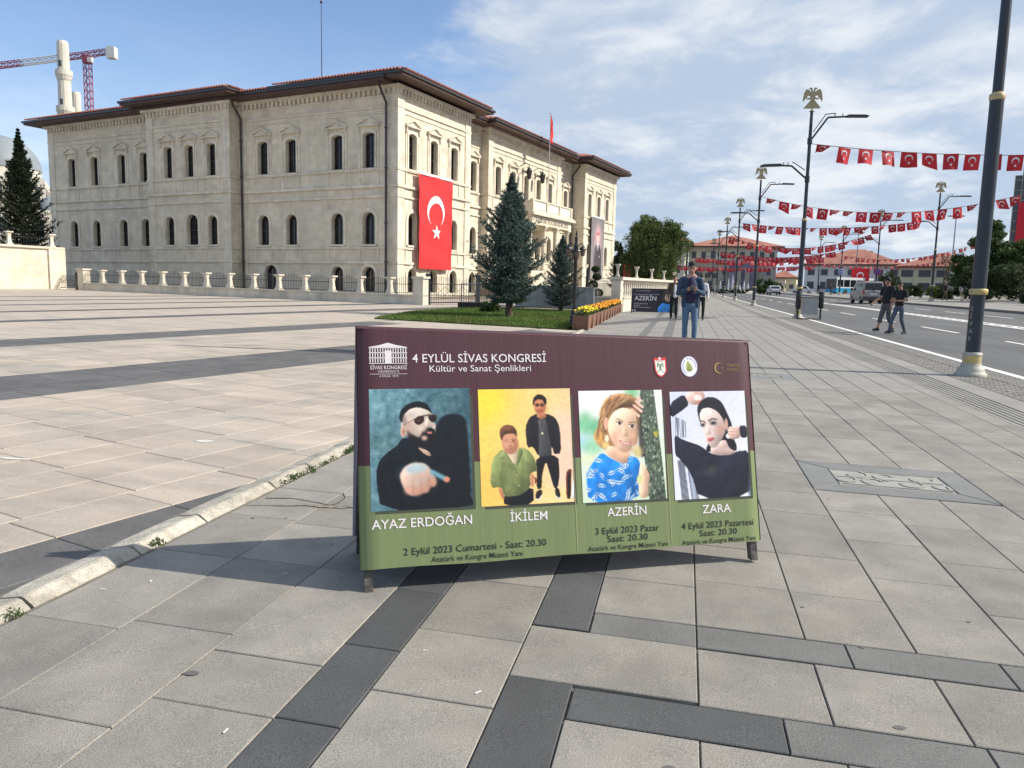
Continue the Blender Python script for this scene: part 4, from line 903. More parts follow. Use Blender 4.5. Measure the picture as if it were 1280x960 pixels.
    for k in range(34):          # large swirling leaves
        x, y = r.uniform(70, 480), r.uniform(540, 880); a0 = r.uniform(0, 6.28); ln = r.uniform(50, 110); bend = r.uniform(-.9, .9); up_, dn_ = [], []
        for s_ in range(8):
            t = s_ / 7; q = a0 + bend * t; xx = x + ln * t * math.cos(q); yy = y + ln * t * math.sin(q); wv_ = 15 * math.sin(PI * t); up_.append((xx - wv_ * math.sin(q), yy + wv_ * math.cos(q))); dn_.append((xx + wv_ * math.sin(q), yy - wv_ * math.cos(q)))
        p.poly(up_ + dn_[::-1], r.choice([(224, 236, 244), (206, 226, 238), (232, 238, 232)]), smooth=False); mid = [((u[0] + d[0]) / 2, (u[1] + d[1]) / 2) for u, d in zip(up_, dn_)]; p.line(mid[1:-1], 7, (22, 104, 198)); 
        for u, m2 in zip(up_[1:-1:2], mid[1:-1:2]): p.line([u, m2], 3, (30, 116, 206))
    p.a = np.where(msk, p.a, s0); p.line([(130, 600), (150, 700), (140, 860)], 16, (16, 80, 160), blur=8, alpha=.6); p.line([(400, 640), (430, 760), (420, 860)], 14, (16, 80, 160), blur=8, alpha=.5)
    p.poly([(480, 700), (500, 610), (520, 600), (535, 640), (545, 625), (552, 660), (565, 680), (572, 700), (556, 790), (552, 862), (478, 868)], (234, 196, 168)); p.line([(528, 700), (548, 640)], 4, (196, 150, 124)); p.line([(540, 740), (566, 690)], 4, (196, 150, 124)); p.ell(488, 728, 22, 38, (216, 220, 160))
    for a, b in (((452, 200), (505, 250)), ((470, 170), (530, 215)), ((490, 140), (540, 182)), ((505, 108), (528, 135))): p.line([a, b], 20, (238, 192, 172)); p.ell(b[0], b[1], 9, 9, (244, 210, 196))
    p.ell(485, 520, 36, 44, (214, 190, 120), blur=8, alpha=.8); return p
def pic_black():           # dark haired woman in black, arms raised, white room
    p = Paint(118, 160, (226, 228, 240), 28, 60, 660, 905).grad((214, 218, 240), (236, 236, 240), 60)
    r = random.Random(5)
    for k in range(16):
        x = 40 + k * 7; p.line([(x, 250 + k * 3), (x + r.uniform(-6, 6), 420)], 4, r.choice([(30, 36, 48), (90, 100, 120), (200, 206, 220)]))
    for k in range(14):
        x = 70 + k * 9; p.line([(x, 600), (x + 20 + k, 903)], 6, r.choice([(36, 44, 66), (214, 220, 236), (120, 136, 170)]))
    p.poly([(28, 150), (150, 78), (188, 165), (120, 215), (28, 270)], (26, 30, 46)); p.poly([(150, 85), (215, 60), (310, 62), (322, 105), (262, 170), (188, 165)], (222, 186, 176)); p.ell(262, 112, 34, 24, (240, 226, 222)); p.line([(240, 70), (318, 106)], 10, (206, 160, 150)); p.ell(270, 148, 22, 14, (206, 130, 116), blur=4)
    p.poly([(248, 200), (270, 150), (330, 108), (400, 110), (460, 150), (500, 240), (535, 330), (540, 440), (565, 500), (560, 545), (480, 540), (320, 545), (302, 520), (330, 470), (262, 300)], (24, 22, 34))
    p.poly([(345, 500), (470, 440), (500, 520), (552, 545), (540, 575), (420, 580), (340, 555)], (206, 178, 172))
    p.poly([(265, 250), (290, 200), (350, 190), (420, 225), (465, 290), (478, 380), (440, 450), (390, 510), (350, 512), (315, 460), (285, 380)], (220, 196, 190)); p.ell(330, 240, 40, 26, (240, 224, 222), blur=10, alpha=.8); p.ell(430, 370, 34, 44, (196, 150, 132), blur=16, alpha=.8)
    p.ell(486, 330, 15, 50, (200, 160, 148)); p.ell(497, 422, 20, 20, (226, 234, 238)); p.ell(490, 384, 8, 12, (70, 74, 84))
    p.line([(272, 296), (300, 300), (312, 312)], 8, (60, 40, 44)); p.line([(338, 298), (372, 280), (408, 288)], 9, (50, 34, 40)); p.ell(290, 328, 20, 15, (90, 88, 100), blur=4); p.ell(378, 315, 30, 16, (86, 84, 98), blur=4); p.ell(292, 328, 9, 9, (30, 28, 36)); p.ell(378, 315, 11, 10, (30, 28, 36)); p.poly([(316, 330), (338, 330), (356, 392), (330, 402), (312, 396)], (232, 210, 204), blur=3); p.line([(314, 398), (332, 404), (352, 396)], 4, (170, 120, 112))
    p.poly([(318, 436), (345, 428), (385, 430), (376, 448), (345, 462), (324, 456)], (186, 92, 100))
    p.poly([(495, 350), (560, 345), (600, 350), (598, 440), (540, 450), (500, 440)], (222, 184, 172)); 
    for y in (362, 385, 410): p.line([(498, y), (560, y + 4)], 5, (186, 138, 128))
    p.poly([(592, 340), (660, 345), (660, 440), (600, 440)], (32, 34, 46))
    p.poly([(48, 395), (120, 440), (260, 490), (340, 555), (420, 575), (520, 570), (560, 545), (660, 540), (685, 700), (640, 905), (225, 905), (170, 700), (80, 580), (50, 560)], (27, 30, 46)); p.ell(345, 690, 44, 44, (66, 62, 66), blur=18, alpha=.8)
    p.poly([(655, 700), (690, 640), (690, 903), (630, 903)], (60, 80, 110), blur=4, alpha=.7); return p
art = attr_mat('printed_vinyl', 0.42)
M['maroon'] = mat('maroon_vinyl', (0.070, 0.021, 0.032), 0.50, 0.07, 2, 0.16, 4, coord='Object', stretch=(6, 0.4, 1))
M['olive'] = mat('olive_vinyl', (0.175, 0.222, 0.098), 0.50, 0.07, 2, 0.22, 4, coord='Object', stretch=(6, 0.3, 1))
M['board_back'] = mat('lilac_grey_cloth', (0.30, 0.29, 0.38), 0.7, 0.1, 4)
M['leg_metal'] = mat('worn_black_steel', (0.035, 0.032, 0.03), 0.45, 0.3, 30, 0.3, 60, c2=(0.12, 0.11, 0.10))
M['print_white'] = mat('white_print', (0.74, 0.70, 0.72), 0.5, 0); M['print_black'] = mat('black_print', (0.018, 0.022, 0.018), 0.5, 0); M['print_shadow'] = mat('dark_print', (0.055, 0.06, 0.04), 0.5, 0); M['print_line'] = mat('pale_olive_print', (0.36, 0.36, 0.20), 0.5, 0)
BW, BH_, BB, SL = 1.915, 1.143, 0.25, math.atan2(1.133, 0.25)
def aboard(loc, rz, label, group):
    root = empty('advertising_board', loc, rz, label, 'sign', group)
    for sx_ in (-0.004, BW - 0.032):      # A-shaped frames of square steel tube
        for y1 in (0.024, 2 * BB - 0.004):
            mb = MB(); w_ = 0.036; yt = BB + (0.030 if y1 < 0.1 else -0.01)
            lo, hi = 0.0, 1.03 if sx_ < 1 else 0.97
            mb.add([(sx_ + a, (y1 if z == lo else yt) + b, z) for z in (lo, hi) for b in (-w_ / 2, w_ / 2) for a in (0, w_)], [(0, 2, 3, 1), (4, 5, 7, 6), (0, 1, 5, 4), (2, 6, 7, 3), (0, 4, 6, 2), (1, 3, 7, 5)])
            mb.build('leg', M['leg_metal'], root)
    return root
def bfr(x, y, z=0.0, back=False):
    return Matrix.Translation((x, y, z))
def banner(root, split, mats, name='banner_panel', back=False, y0=0.10, drop=0.056):
    BH = BH_ - (drop if back else 0); drop = -drop if back else drop
    nx, ny = 48, 30; V = []; mb = MB(); th = 0.020
    for j in range(ny + 1):
        for i in range(nx + 1):
            u = i / nx; v = j / ny; x = -0.022 + (BW + 0.044) * u; y = y0 + (BH - (drop * u) - y0) * v
            e = min(x + 0.022, BW + 0.022 - x); z = th - max(0, 0.028 - e) ** 2 / 0.028 * 0.9
            z += 0.0003 * math.sin(x * 37 + y * 2) * (1 - v) + 0.0003 * math.sin(x * 11 + 3 * y)
            if j == 0: y += 0.0025 * math.sin(x * 9)
            V.append((x, y, z))
    mi = []
    f = [(j * (nx + 1) + i, j * (nx + 1) + i + 1, (j + 1) * (nx + 1) + i + 1, (j + 1) * (nx + 1) + i) for j in range(ny) for i in range(nx)]
    # snap one row of points to the colour boundary
    js = round((split - y0) / (BH - y0) * ny)
    for i in range(nx + 1): k = js * (nx + 1) + i; V[k] = (V[k][0], split, V[k][2])
    for j in range(ny):
        b = j * nx; mb.add([], []) 
    mb.v = V; mb.f = f; mb.m = [1 if k // nx >= js else 0 for k in range(len(f))]; mb.s = [True] * len(f)
    n0 = len(V); bk = [(-0.022, y0, -0.012), (BW + 0.022, y0, -0.012), (BW + 0.022, BH - drop, -0.012), (-0.022, BH, -0.012)]
    mb.add(bk, [(3, 2, 1, 0)], 2)
    mb.add([(-0.022, y0, -0.012), (-0.022, y0, -0.006), (-0.022, split, -0.006), (-0.022, split, -0.012)], [(0, 1, 2, 3)], 0)
    # rounded side edges and the roll over the top
    for x in (-0.022, BW + 0.022):
        mb.add([(x, y0, -0.012), (x, y0, 0.0), (x, split, 0.0), (x, split, -0.012)], [(0, 1, 2, 3)], 0); mb.add([(x, split, -0.012), (x, split, 0.0), (x, BH - (drop if x > 1 else 0), 0.0), (x, BH - (drop if x > 1 else 0), -0.012)], [(0, 1, 2, 3)], 1)
    prev = None
    for k in range(5):
        a = PI / 2 * k / 4; q = (BH + 0.014 * math.sin(a) - 0.0, -0.004 + 0.0235 * math.cos(a))
        if prev: mb.add([(-0.022, prev[0], prev[1]), (BW + 0.022, prev[0] - drop, prev[1]), (BW + 0.022, q[0] - drop, q[1]), (-0.022, q[0], q[1])], [(0, 1, 2, 3)], 1, True)
        prev = q
    mb.add([(-0.022, prev[0], prev[1]), (BW + 0.022, prev[0] - drop, prev[1]), (BW + 0.022, BH - drop, -0.012), (-0.022, BH, -0.012)], [(0, 1, 2, 3)], 1)
    o = mb.build(name, mats, root)
    o.matrix_local = Matrix.Rotation(SL, 4, 'X') if not back else Matrix.Translation((BW, 2 * BB + 0.022, 0)) @ Matrix.Rotation(PI, 4, 'Z') @ Matrix.Rotation(SL, 4, 'X')
    return o
RZB = math.atan2(0.474, 0.880)
board = aboard((-1.27, 2.908, gz(-1.27, 2.908)), RZB, 'large maroon and green concert A-board with four artist pictures in the foreground', 'concert announcement boards')
pn = banner(board, 0.543, [M['olive'], M['maroon'], M['board_back']])
bk_ = banner(board, 0.543, [M['olive'], M['maroon'], M['board_back']], back=True)
MB().ext([(-0.06, 0.10), (-0.045, 0.10), (-0.005, 0.95), (-0.02, 0.95)], lambda a, b, d: (a * 0.25, 0.50 - b * 0.24 + d, b), 0, 0.03).build('loose_strap', M['board_back'], board)
ZP = 0.0216
for x, y, w_, h_, fn, nm in ((0.028, 0.346, 0.448, 0.529, pic_pointing, 'pointing_man_picture'), (0.515, 0.341, 0.441, 0.526, pic_duo, 'two_men_picture'), (0.998, 0.332, 0.430, 0.522, pic_tree, 'woman_by_tree_picture'), (1.470, 0.321, 0.413, 0.522, pic_black, 'woman_in_black_picture')):
    fn().noise(1.2, 4).noise(2.5).mesh(nm, w_, h_, pn, bfr(x, y, ZP), art)
    MB().box(x + 0.017, x + w_ + 0.013, y - 0.013, y + h_ - 0.03, ZP - 0.0012, ZP - 0.001).build('picture_edge', M['print_shadow'], pn)
def T(s, x0, x1, y, cap, mt='print_white', bold=0.008, par=None): return text_fit(s, x1 - x0, par or pn, bfr(x0, y, ZP + 0.0004), M[mt], cap=cap, bold=bold)
T('4 EYLÜL SİVAS KONGRESİ', 0.221, 0.845, 0.992, 0.039, bold=0.006); T('Kültür ve Sanat Şenlikleri', 0.297, 0.770, 0.950, 0.030, bold=0.0)
T('AYAZ ERDOĞAN', 0.029, 0.470, 0.270, 0.041); T('İKİLEM', 0.645, 0.822, 0.268, 0.040); T('AZERİN', 1.117, 1.316, 0.264, 0.041); T('ZARA', 1.612, 1.768, 0.250, 0.041)
T('2 Eylül 2023 Cumartesi - Saat: 20.30', 0.162, 0.812, 0.152, 0.031, 'print_black', 0.004); T('Atatürk ve Kongre Müzesi Yanı', 0.284, 0.697, 0.114, 0.024, 'print_black', 0.004)
T('3 Eylül 2023 Pazar', 1.053, 1.378, 0.184, 0.031, 'print_black', 0.004); T('Saat: 20.30', 1.112, 1.317, 0.146, 0.030, 'print_black', 0.004); T('Atatürk ve Kongre Müzesi Yanı', 1.014, 1.419, 0.110, 0.023, 'print_black', 0.004)
T('4 Eylül 2023 Pazartesi', 1.497, 1.888, 0.180, 0.031, 'print_black', 0.004); T('Saat: 20.30', 1.590, 1.794, 0.142, 0.030, 'print_black', 0.004); T('Atatürk ve Kongre Müzesi Yanı', 1.494, 1.895, 0.106, 0.023, 'print_black', 0.004)
for x0, x1 in ((0.958, 0.977), (1.436, 1.455)): MB().add([(x0, 0.543, ZP - 0.0003), (x1 - 0.0155, 0.115, ZP), (x1 - 0.0155 + 0.003, 0.115, ZP), (x0 + 0.003, 0.543, ZP - 0.0003)], [(0, 1, 2, 3)]).build('divider_line', M['print_line'], pn)
lg = MB()      # small white drawing of the museum
for r_ in range(3):
    y = 0.992 + r_ * 0.0225
    for k in range(15):
        x = 0.034 + k * 0.0112; lg.box(x, x + 0.0045, y, y + 0.017, ZP, ZP + 0.0003)
    lg.box(0.031, 0.199, y + 0.0185, y + 0.0222, ZP + 0.0001, ZP + 0.0004)
lg.add([(0.028, 1.060, ZP), (0.202, 1.060, ZP), (0.150, 1.070, ZP), (0.115, 1.080, ZP), (0.080, 1.070, ZP)], [(0, 1, 2, 3, 4)]); lg.box(0.100, 0.130, 0.988, 1.045, ZP + 0.0002, ZP + 0.0005); lg.box(0.031, 0.199, 0.9865, 0.9895, ZP, ZP + 0.0003)
lg.build('museum_logo', M['print_white'], pn)
T('SİVAS KONGRESİ', 0.036, 0.196, 0.962, 0.017, bold=0.0); T('YÜZDÖRDÜNCÜ YIL', 0.068, 0.164, 0.948, 0.009, bold=0); MB().box(0.034, 0.198, 0.9405, 0.942, ZP, ZP + 0.0003).build('logo_rule', M['print_white'], pn); T('4 EYLÜL 1919', 0.075, 0.158, 0.928, 0.008, bold=0)
def crest(kind):
    if kind == 'shield':
        p = Paint(44, 56, (83, 49, 58), 180, 140, 350, 360); p.poly([(186, 155), (335, 150), (340, 300), (320, 340), (270, 356), (222, 335), (205, 290)], (214, 60, 60), smooth=False); p.poly([(203, 180), (322, 180), (325, 290), (300, 330), (268, 342), (232, 322), (215, 280)], (236, 236, 228), smooth=False)
        for a in (-1, 1): p.line([(264, 230), (264 + a * 30, 210), (264 + a * 36, 250)], 10, (60, 110, 80)); p.line([(264, 260), (264 + a * 36, 310)], 7, (90, 110, 90)); p.line([(264, 260), (264 + a * 20, 235)], 9, (50, 100, 70))
        p.ell(262, 160, 15, 15, (240, 220, 220)); p.line([(215, 188), (310, 188)], 5, (60, 60, 60)); p.line([(264, 225), (264, 290)], 8, (60, 110, 80)); return p
    p = Paint(56, 62, (83, 49, 58), 472, 140, 668, 358); p.ell(571, 249, 95, 106, (206, 204, 232)); p.ell(571, 249, 84, 95, (240, 240, 246)); p.ell(571, 249, 55, 62, (226, 228, 236))
    p.poly([(535, 285), (535, 215), (560, 185), (575, 215), (595, 235), (610, 280), (590, 300), (550, 300)], (150, 160, 90)); p.line([(555, 200), (560, 290)], 6, (110, 124, 60)); p.line([(585, 225), (590, 290)], 5, (200, 190, 90))
    for k in range(15):
        a = 2.2 + k * 0.29
        if k not in (7,): p.ell(571 + 72 * math.cos(a), 249 - 80 * math.sin(a) * -1, 6, 8, (70, 84, 150))
    return p
M_ = crest('shield').mesh('shield_crest', 0.074, 0.100, pn, bfr(1.391, 0.915, ZP), art)
M_ = crest('seal').mesh('round_seal', 0.092, 0.104, pn, bfr(1.538, 0.915, ZP), art)
for o_ in (bpy.data.objects['shield_crest'], bpy.data.objects['round_seal']):    # keep only the printed shape
    me = o_.data; import bmesh
    bm = bmesh.new(); bm.from_mesh(me); W_ = max(v.co.x for v in me.vertices); H_ = max(v.co.y for v in me.vertices)
    def keep(c):
        x, y = c.x / W_, c.y / H_
        if o_.name == 'round_seal': return (x - .505) ** 2 / .235 + (y - .5) ** 2 / .237 < 1
        return y > 0.02 and abs(x - 0.5) < (0.45 if y > 0.3 else 0.12 + 1.1 * y)
    bmesh.ops.delete(bm, geom=[f for f in bm.faces if not keep(f.calc_center_median())], context='FACES'); bm.to_mesh(me); bm.free()
M['print_gold'] = mat('gold_print', (0.30, 0.19, 0.06), 0.5, 0)
mb = MB(); o1, k1 = crescent(0.028, 0.024, 0.008, 0); n = len(o1); FF2 = lambda a, b, d: (a + 1.748, b + 0.958, ZP + 0.0003)
mb.add([FF2(a, b, 0) for a, b in o1 + k1], [(i, i + 1, 2 * n - 2 - i, 2 * n - 1 - i) for i in range(n - 1)]); mb.add([FF2(a + 0.016, b, 0) for a, b in star_pts(0.006)], [tuple(range(10))]); mb.build('gold_crescent', M['print_gold'], pn)
T('TÜRKİYE', 1.790, 1.862, 0.964, 0.014, 'print_gold', 0.0); T('YÜZYILI', 1.790, 1.855, 0.943, 0.014, 'print_gold', 0.0)
# second board farther up the walk
b2 = aboard((-2.42, 36.0, gz(-2.4, 36)), R(2), 'dark concert A-board announcing AZERİN beside the balustrade far behind', 'concert announcement boards')
M['night'] = mat('dark_purple_vinyl', (0.022, 0.016, 0.028), 0.5, 0.05, 2)
p2 = banner(b2, 0.543, [M['night'], M['night'], M['board_back']], y0=0.06, drop=0)
b2.scale = (1.04, 1, 1.02)
T('AZERİN', 0.12, 1.08, 0.60, 0.21, bold=0.01, par=p2); T('3 Eylül 2023 Pazar', 0.10, 0.72, 0.42, 0.06, par=p2, bold=0.0); T('Saat: 20.30', 0.10, 0.38, 0.33, 0.06, par=p2, bold=0); T('Atatürk ve Kongre Müzesi Yanı', 0.10, 0.85, 0.25, 0.05, par=p2, bold=0); T('4 EYLÜL SİVAS KONGRESİ', 0.18, 0.8, 1.02, 0.04, par=p2, bold=0)
MB().box(0.06, 1.2, 0.86, 0.885, ZP, ZP + 0.001).build('grey_stripe', M['board_back'], p2)
for x in (0.05, 0.16): MB().lathe([(0.035, 0), (0.035, 0.002)], (x, 0.13, ZP), 12).build('small_round_logo', M['print_white'], p2)
q = Paint(60, 88, (22, 18, 26), 0, 0, 100, 146); q.ell(58, 35, 26, 34, (70, 60, 56)); q.ell(60, 46, 20, 30, (176, 148, 128)); q.poly([(30, 60), (34, 20), (60, 4), (84, 22), (80, 40), (60, 22), (42, 40), (40, 70), (20, 74)], (60, 48, 44)); q.poly([(0, 146), (6, 110), (30, 84), (60, 96), (80, 90), (84, 146)], (40, 130, 206)); q.poly([(82, 60), (98, 50), (100, 146), (84, 146)], (96, 120, 90)); q.noise(6, 3); q.ell(52, 46, 3, 2, (40, 30, 30)); q.ell(68, 48, 3, 2, (40, 30, 30)); q.line([(54, 64), (66, 64)], 3, (160, 70, 70))
q.mesh('woman_picture', 0.72, 1.04, p2, bfr(1.15, 0.07, ZP), art)
# portrait banner on the museum
pb = empty('portrait_banner', wp(0.35, 38.75, 2.05), -R(14.2), 'tall grey banner with a dark suited figure on the far museum wing', 'banner')
q = Paint(60, 108, (120, 116, 118), 0, 0, 100, 180).grad((112, 108, 112), (134, 130, 132), 90); q.ell(52, 60, 26, 44, (196, 150, 160), blur=10, alpha=.8); q.poly([(22, 180), (24, 96), (40, 74), (62, 74), (80, 96), (86, 180)], (62, 58, 66)); q.poly([(44, 74), (52, 104), (60, 74)], (214, 208, 212)); q.line([(52, 78), (52, 100)], 3, (40, 36, 44)); q.ell(52, 58, 9, 14, (236, 176, 168)); q.ell(52, 46, 9, 5, (178, 96, 92)); q.ell(66, 112, 2, 3, (220, 216, 220)); q.noise(3, 2)
o = q.mesh('printed_cloth', 4.1, 6.9, pb, Matrix.Translation((0.0, -2.05, 0)) @ front_rot, attr_mat('printed_fabric', 0.75))
MB().box(-0.06, 0.04, -2.08, 2.08, 6.9, 7.05).build('top_hem', M['white'], pb)
# ------------------------------------------------------------ people
def person(label, loc, rz, prims, mats, hair=None, group=None, extra=None, scale=1.0):
    """prims: ('c', p0, p1, r0, r1, mat) tapered capsules and ('e', centre, radii, mat) ellipsoids, fused into one skin"""
    root = empty('person', loc, rz, label, 'person', group); root.scale = (scale,) * 3
    mb = MB()
    for q in prims:
        if q[0] == 'c':
            p0, p1 = Vector(q[1]), Vector(q[2]); mb.tube(p0, p1, q[3], q[4], 12); mb.ell(p0, (q[3],) * 3, 12, 8); mb.ell(p1, (q[4],) * 3, 12, 8)
        else: mb.ell(q[1], q[2], 16, 12)
    o = mb.build('tmp', M['skin']); md = o.modifiers.new('r', 'REMESH'); md.mode = 'VOXEL'; md.voxel_size = 0.0125
    sm = o.modifiers.new('s', 'SMOOTH'); sm.factor = 0.5; sm.iterations = 2
    dg = bpy.context.evaluated_depsgraph_get(); me = bpy.data.meshes.new_from_object(o.evaluated_get(dg)); bpy.data.objects.remove(o)
    me.name = 'body'; n = len(me.polygons); c = np.zeros(n * 3); me.polygons.foreach_get('center', c); c = c.reshape(-1, 3)
    D = np.full((len(prims), n), 9.0)
    for i, q in enumerate(prims):
        if q[0] == 'c':
            a, b = np.array(q[1], float), np.array(q[2], float); d = b - a; t = np.clip(((c - a) @ d) / (d @ d + 1e-9), 0, 1); D[i] = np.linalg.norm(c - a - t[:, None] * d, axis=1) - (q[3] + t * (q[4] - q[3]))
        else:
            r = np.array(q[2], float); k = np.linalg.norm((c - np.array(q[1])) / r, axis=1); D[i] = (k - 1) * r.min()
    names = []; 
    for q in prims:
        if q[-1] not in names: names.append(q[-1])
    mi = np.array([names.index(q[-1]) for q in prims])[D.argmin(0)]
    me.materials.clear()
    for k in names: me.materials.append(mats[k])
    me.polygons.foreach_set('material_index', mi.astype(np.int32)); me.polygons.foreach_set('use_smooth', np.ones(n, bool)); me.update()
    link('body', me, root)
    if hair: hair(root)
    if extra: extra(root)
    return root
def hand(w_, d, side, mt='skin', palm=None, curl=0.5):
    """five fingers from the wrist w_ along direction d"""
    w_ = Vector(w_); d = Vector(d).normalized(); up = Vector(palm or (0, 0, -1)); s = d.cross(up).normalized() * side; n = s.cross(d).normalized() * side
    r = [('c', tuple(w_), tuple(w_ + d * 0.055), 0.026, 0.034, mt)]
    for k, ln in enumerate((0.062, 0.072, 0.068, 0.052)):
        b = w_ + d * 0.075 + s * (0.027 - 0.018 * k); m_ = b + (d * (1 - curl * 0.4) + up * curl * 0.6).normalized() * ln * 0.55; e = m_ + (d * (1 - curl) + up * curl).normalized() * ln * 0.5
        r += [('c', tuple(b), tuple(m_), 0.0105, 0.0095, mt), ('c', tuple(m_), tuple(e), 0.0095, 0.008, mt)]
    b = w_ + d * 0.025 + s * 0.03; m_ = b + (s * 0.7 + d * 0.6 + up * .2).normalized() * 0.035; r += [('c', tuple(b), tuple(m_), 0.013, 0.011, mt), ('c', tuple(m_), tuple(m_ + (d * 0.9 + up * .4).normalized() * 0.032), 0.011, 0.009, mt)]
    return r
def head(c, yaw=0, pitch=0, mt='skin', neck=None):
    """face looks along -Y turned by yaw, tilted down by pitch"""
    E_ = Matrix.Rotation(yaw, 3, 'Z') @ Matrix.Rotation(pitch, 3, 'X'); c = Vector(c); P = lambda x, y, z: tuple(c + E_ @ Vector((x, y, z)))
    r = [('e', P(0, 0.01, 0.02), (0.076, 0.092, 0.10), mt), ('c', P(0, -0.035, -0.045), P(0, -0.05, -0.075), 0.052, 0.034, mt), ('c', P(0, -0.085, 0.02), P(0, -0.103, -0.012), 0.009, 0.014, mt),
         ('c', P(-0.018, -0.083, -0.05), P(0.018, -0.083, -0.05), 0.010, 0.010, 'lip'), ('c', P(-0.046, -0.068, 0.047), P(-0.018, -0.082, 0.050), 0.006, 0.006, 'brow'), ('c', P(0.046, -0.068, 0.047), P(0.018, -0.082, 0.050), 0.006, 0.006, 'brow'), ('c', P(-0.036, -0.076, 0.022), P(-0.026, -0.080, 0.022), 0.0065, 0.0065, 'brow'), ('c', P(0.036, -0.076, 0.022), P(0.026, -0.080, 0.022), 0.0065, 0.0065, 'brow'), ('e', P(0, 0.026, 0.046), (0.080, 0.092, 0.090), 'brow'),
         ('e', P(-0.078, 0.012, 0.0), (0.014, 0.022, 0.032), mt), ('e', P(0.078, 0.012, 0.0), (0.014, 0.022, 0.032), mt)]
    if neck: r.append(('c', tuple(neck), P(0, 0.015, -0.04), 0.056, 0.052, mt))
    return r, P, E_
def hair_cap(P, E_, m, vol=1.0, back=1.0):
    def f(root):
        mb = MB(); rr = random.Random(1)
        mb.ell(P(0, 0.020, 0.052), (0.0775 * vol, 0.088 * vol, 0.086 * vol), 18, 10)
        mb.ell(P(0, 0.052, 0.012 * back), (0.073, 0.056, 0.078), 16, 8)
        for k in range(60):
            a = rr.uniform(0, 2 * PI); b = rr.uniform(0.0, 1.0); x, y = math.cos(a) * b * 0.075, math.sin(a) * b * 0.08 + 0.01
            mb.ell(P(x * .95, y + 0.010, 0.088 + 0.046 * (1 - b * b)), (0.015, 0.018, 0.014), 6, 4)
        mb.build('hair', m, root)
    return f
C = {k: mat('cloth_' + k, c, 0.85, 0.12, 14, 0.3, 60, coord='Object') for k, c in dict(denim=(0.030, 0.055, 0.105), jeans=(0.075, 0.145, 0.24), navy=(0.022, 0.016, 0.055), olive=(0.085, 0.068, 0.040), white=(0.66, 0.67, 0.70), black=(0.012, 0.013, 0.017), grey=(0.085, 0.09, 0.098), blackj=(0.016, 0.018, 0.03), pink=(0.45, 0.28, 0.26), beige=(0.45, 0.40, 0.32), shoe=(0.03, 0.03, 0.035), sole=(0.62, 0.60, 0.56), bluej=(0.075, 0.095, 0.13)).items()}
C['skin'] = M['skin']; C['lip'] = mat('lips', (0.28, 0.11, 0.09), 0.5, 0); C['brow'] = M['hair']; C['lens'] = M['glass']
def legs(hips, knees, ankles, toes, tm, cm=None, r=(0.088, 0.062, 0.046), shin=None):
    L_ = []
    for h, k, a, t in zip(hips, knees, ankles, toes):
        L_ += [('c', h, k, r[0], r[1], tm), ('c', k, tuple(Vector(k).lerp(Vector(a), 0.35)), r[1], r[1] * 0.98, tm)]
        L_ += [('c', tuple(Vector(k).lerp(Vector(a), 0.35)), a, r[1] * 0.95 if not shin else 0.05, r[2] if not shin else 0.034, shin or tm)]
        hd = Vector(a) - Vector(t); hd.z = 0; hd.normalize(); heel = Vector(a) + hd * 0.03; heel.z = Vector(t).z + 0.004
        L_ += [('c', (a[0], a[1], a[2] - 0.01), t, 0.046, 0.036, 'shoe'), ('c', tuple(heel), t, 0.042, 0.036, 'shoe'), ('c', (heel.x, heel.y, heel.z - 0.022), (t[0], t[1], t[2] - 0.022), 0.03, 0.028, 'sole')]
    return L_
def arm(s, e, w_, m1, m2=None, r=(0.058, 0.048, 0.034)):
    return [('c', s, e, r[0], r[1], m1), ('c', e, w_, r[1] * 0.92, r[2], m2 or m1)]
# 1. the man in the denim jacket, walking towards the camera and reading his phone
hd, P1, E1 = head((0.0, -0.035, 1.62), 0.0, 0.30, neck=(0, 0.01, 1.46))
pr = hd + [('e', (0, 0, 1.22), (0.150, 0.108, 0.24), 'denim'), ('c', (-0.125, 0.01, 1.42), (0.125, 0.01, 1.42), 0.056, 0.056, 'denim'), ('e', (0, 0.01, 1.02), (0.165, 0.12, 0.14), 'denim'), ('c', (-0.125, -0.03, 0.90), (-0.135, -0.02, 1.15), 0.055, 0.05, 'denim'), ('c', (0.125, -0.03, 0.90), (0.135, -0.02, 1.15), 0.055, 0.05, 'denim'),
           ('e', (0, -0.048, 1.20), (0.100, 0.085, 0.25), 'navy'), ('e', (0, -0.046, 1.02), (0.115, 0.09, 0.10), 'navy'), ('c', (-0.055, -0.02, 1.47), (0.055, -0.02, 1.47), 0.045, 0.045, 'pink'), ('e', (0, 0, 0.90), (0.15, 0.105, 0.10), 'jeans')]
pr += legs([(-0.08, 0, 0.86), (0.085, 0, 0.86)], [(-0.085, -0.02, 0.47), (0.10, -0.06, 0.47)], [(-0.08, 0.06, 0.09), (0.10, 0.0, 0.09)], [(-0.09, -0.08, 0.05), (0.115, -0.15, 0.05)], 'jeans', r=(0.08, 0.055, 0.042))
pr += arm((-0.180, 0.01, 1.40), (-0.245, -0.02, 1.13), (-0.085, -0.235, 1.20), 'denim', r=(0.058, 0.050, 0.040)) + arm((0.180, 0.01, 1.40), (0.245, -0.02, 1.13), (0.085, -0.235, 1.20), 'denim', r=(0.058, 0.050, 0.040))
pr += hand((-0.085, -0.24, 1.20), (0.62, -0.55, 0.30), 1, palm=(0.3, 0.3, 0.9), curl=0.7) + hand((0.085, -0.24, 1.20), (-0.62, -0.55, 0.30), -1, palm=(-0.3, 0.3, 0.9), curl=0.7)
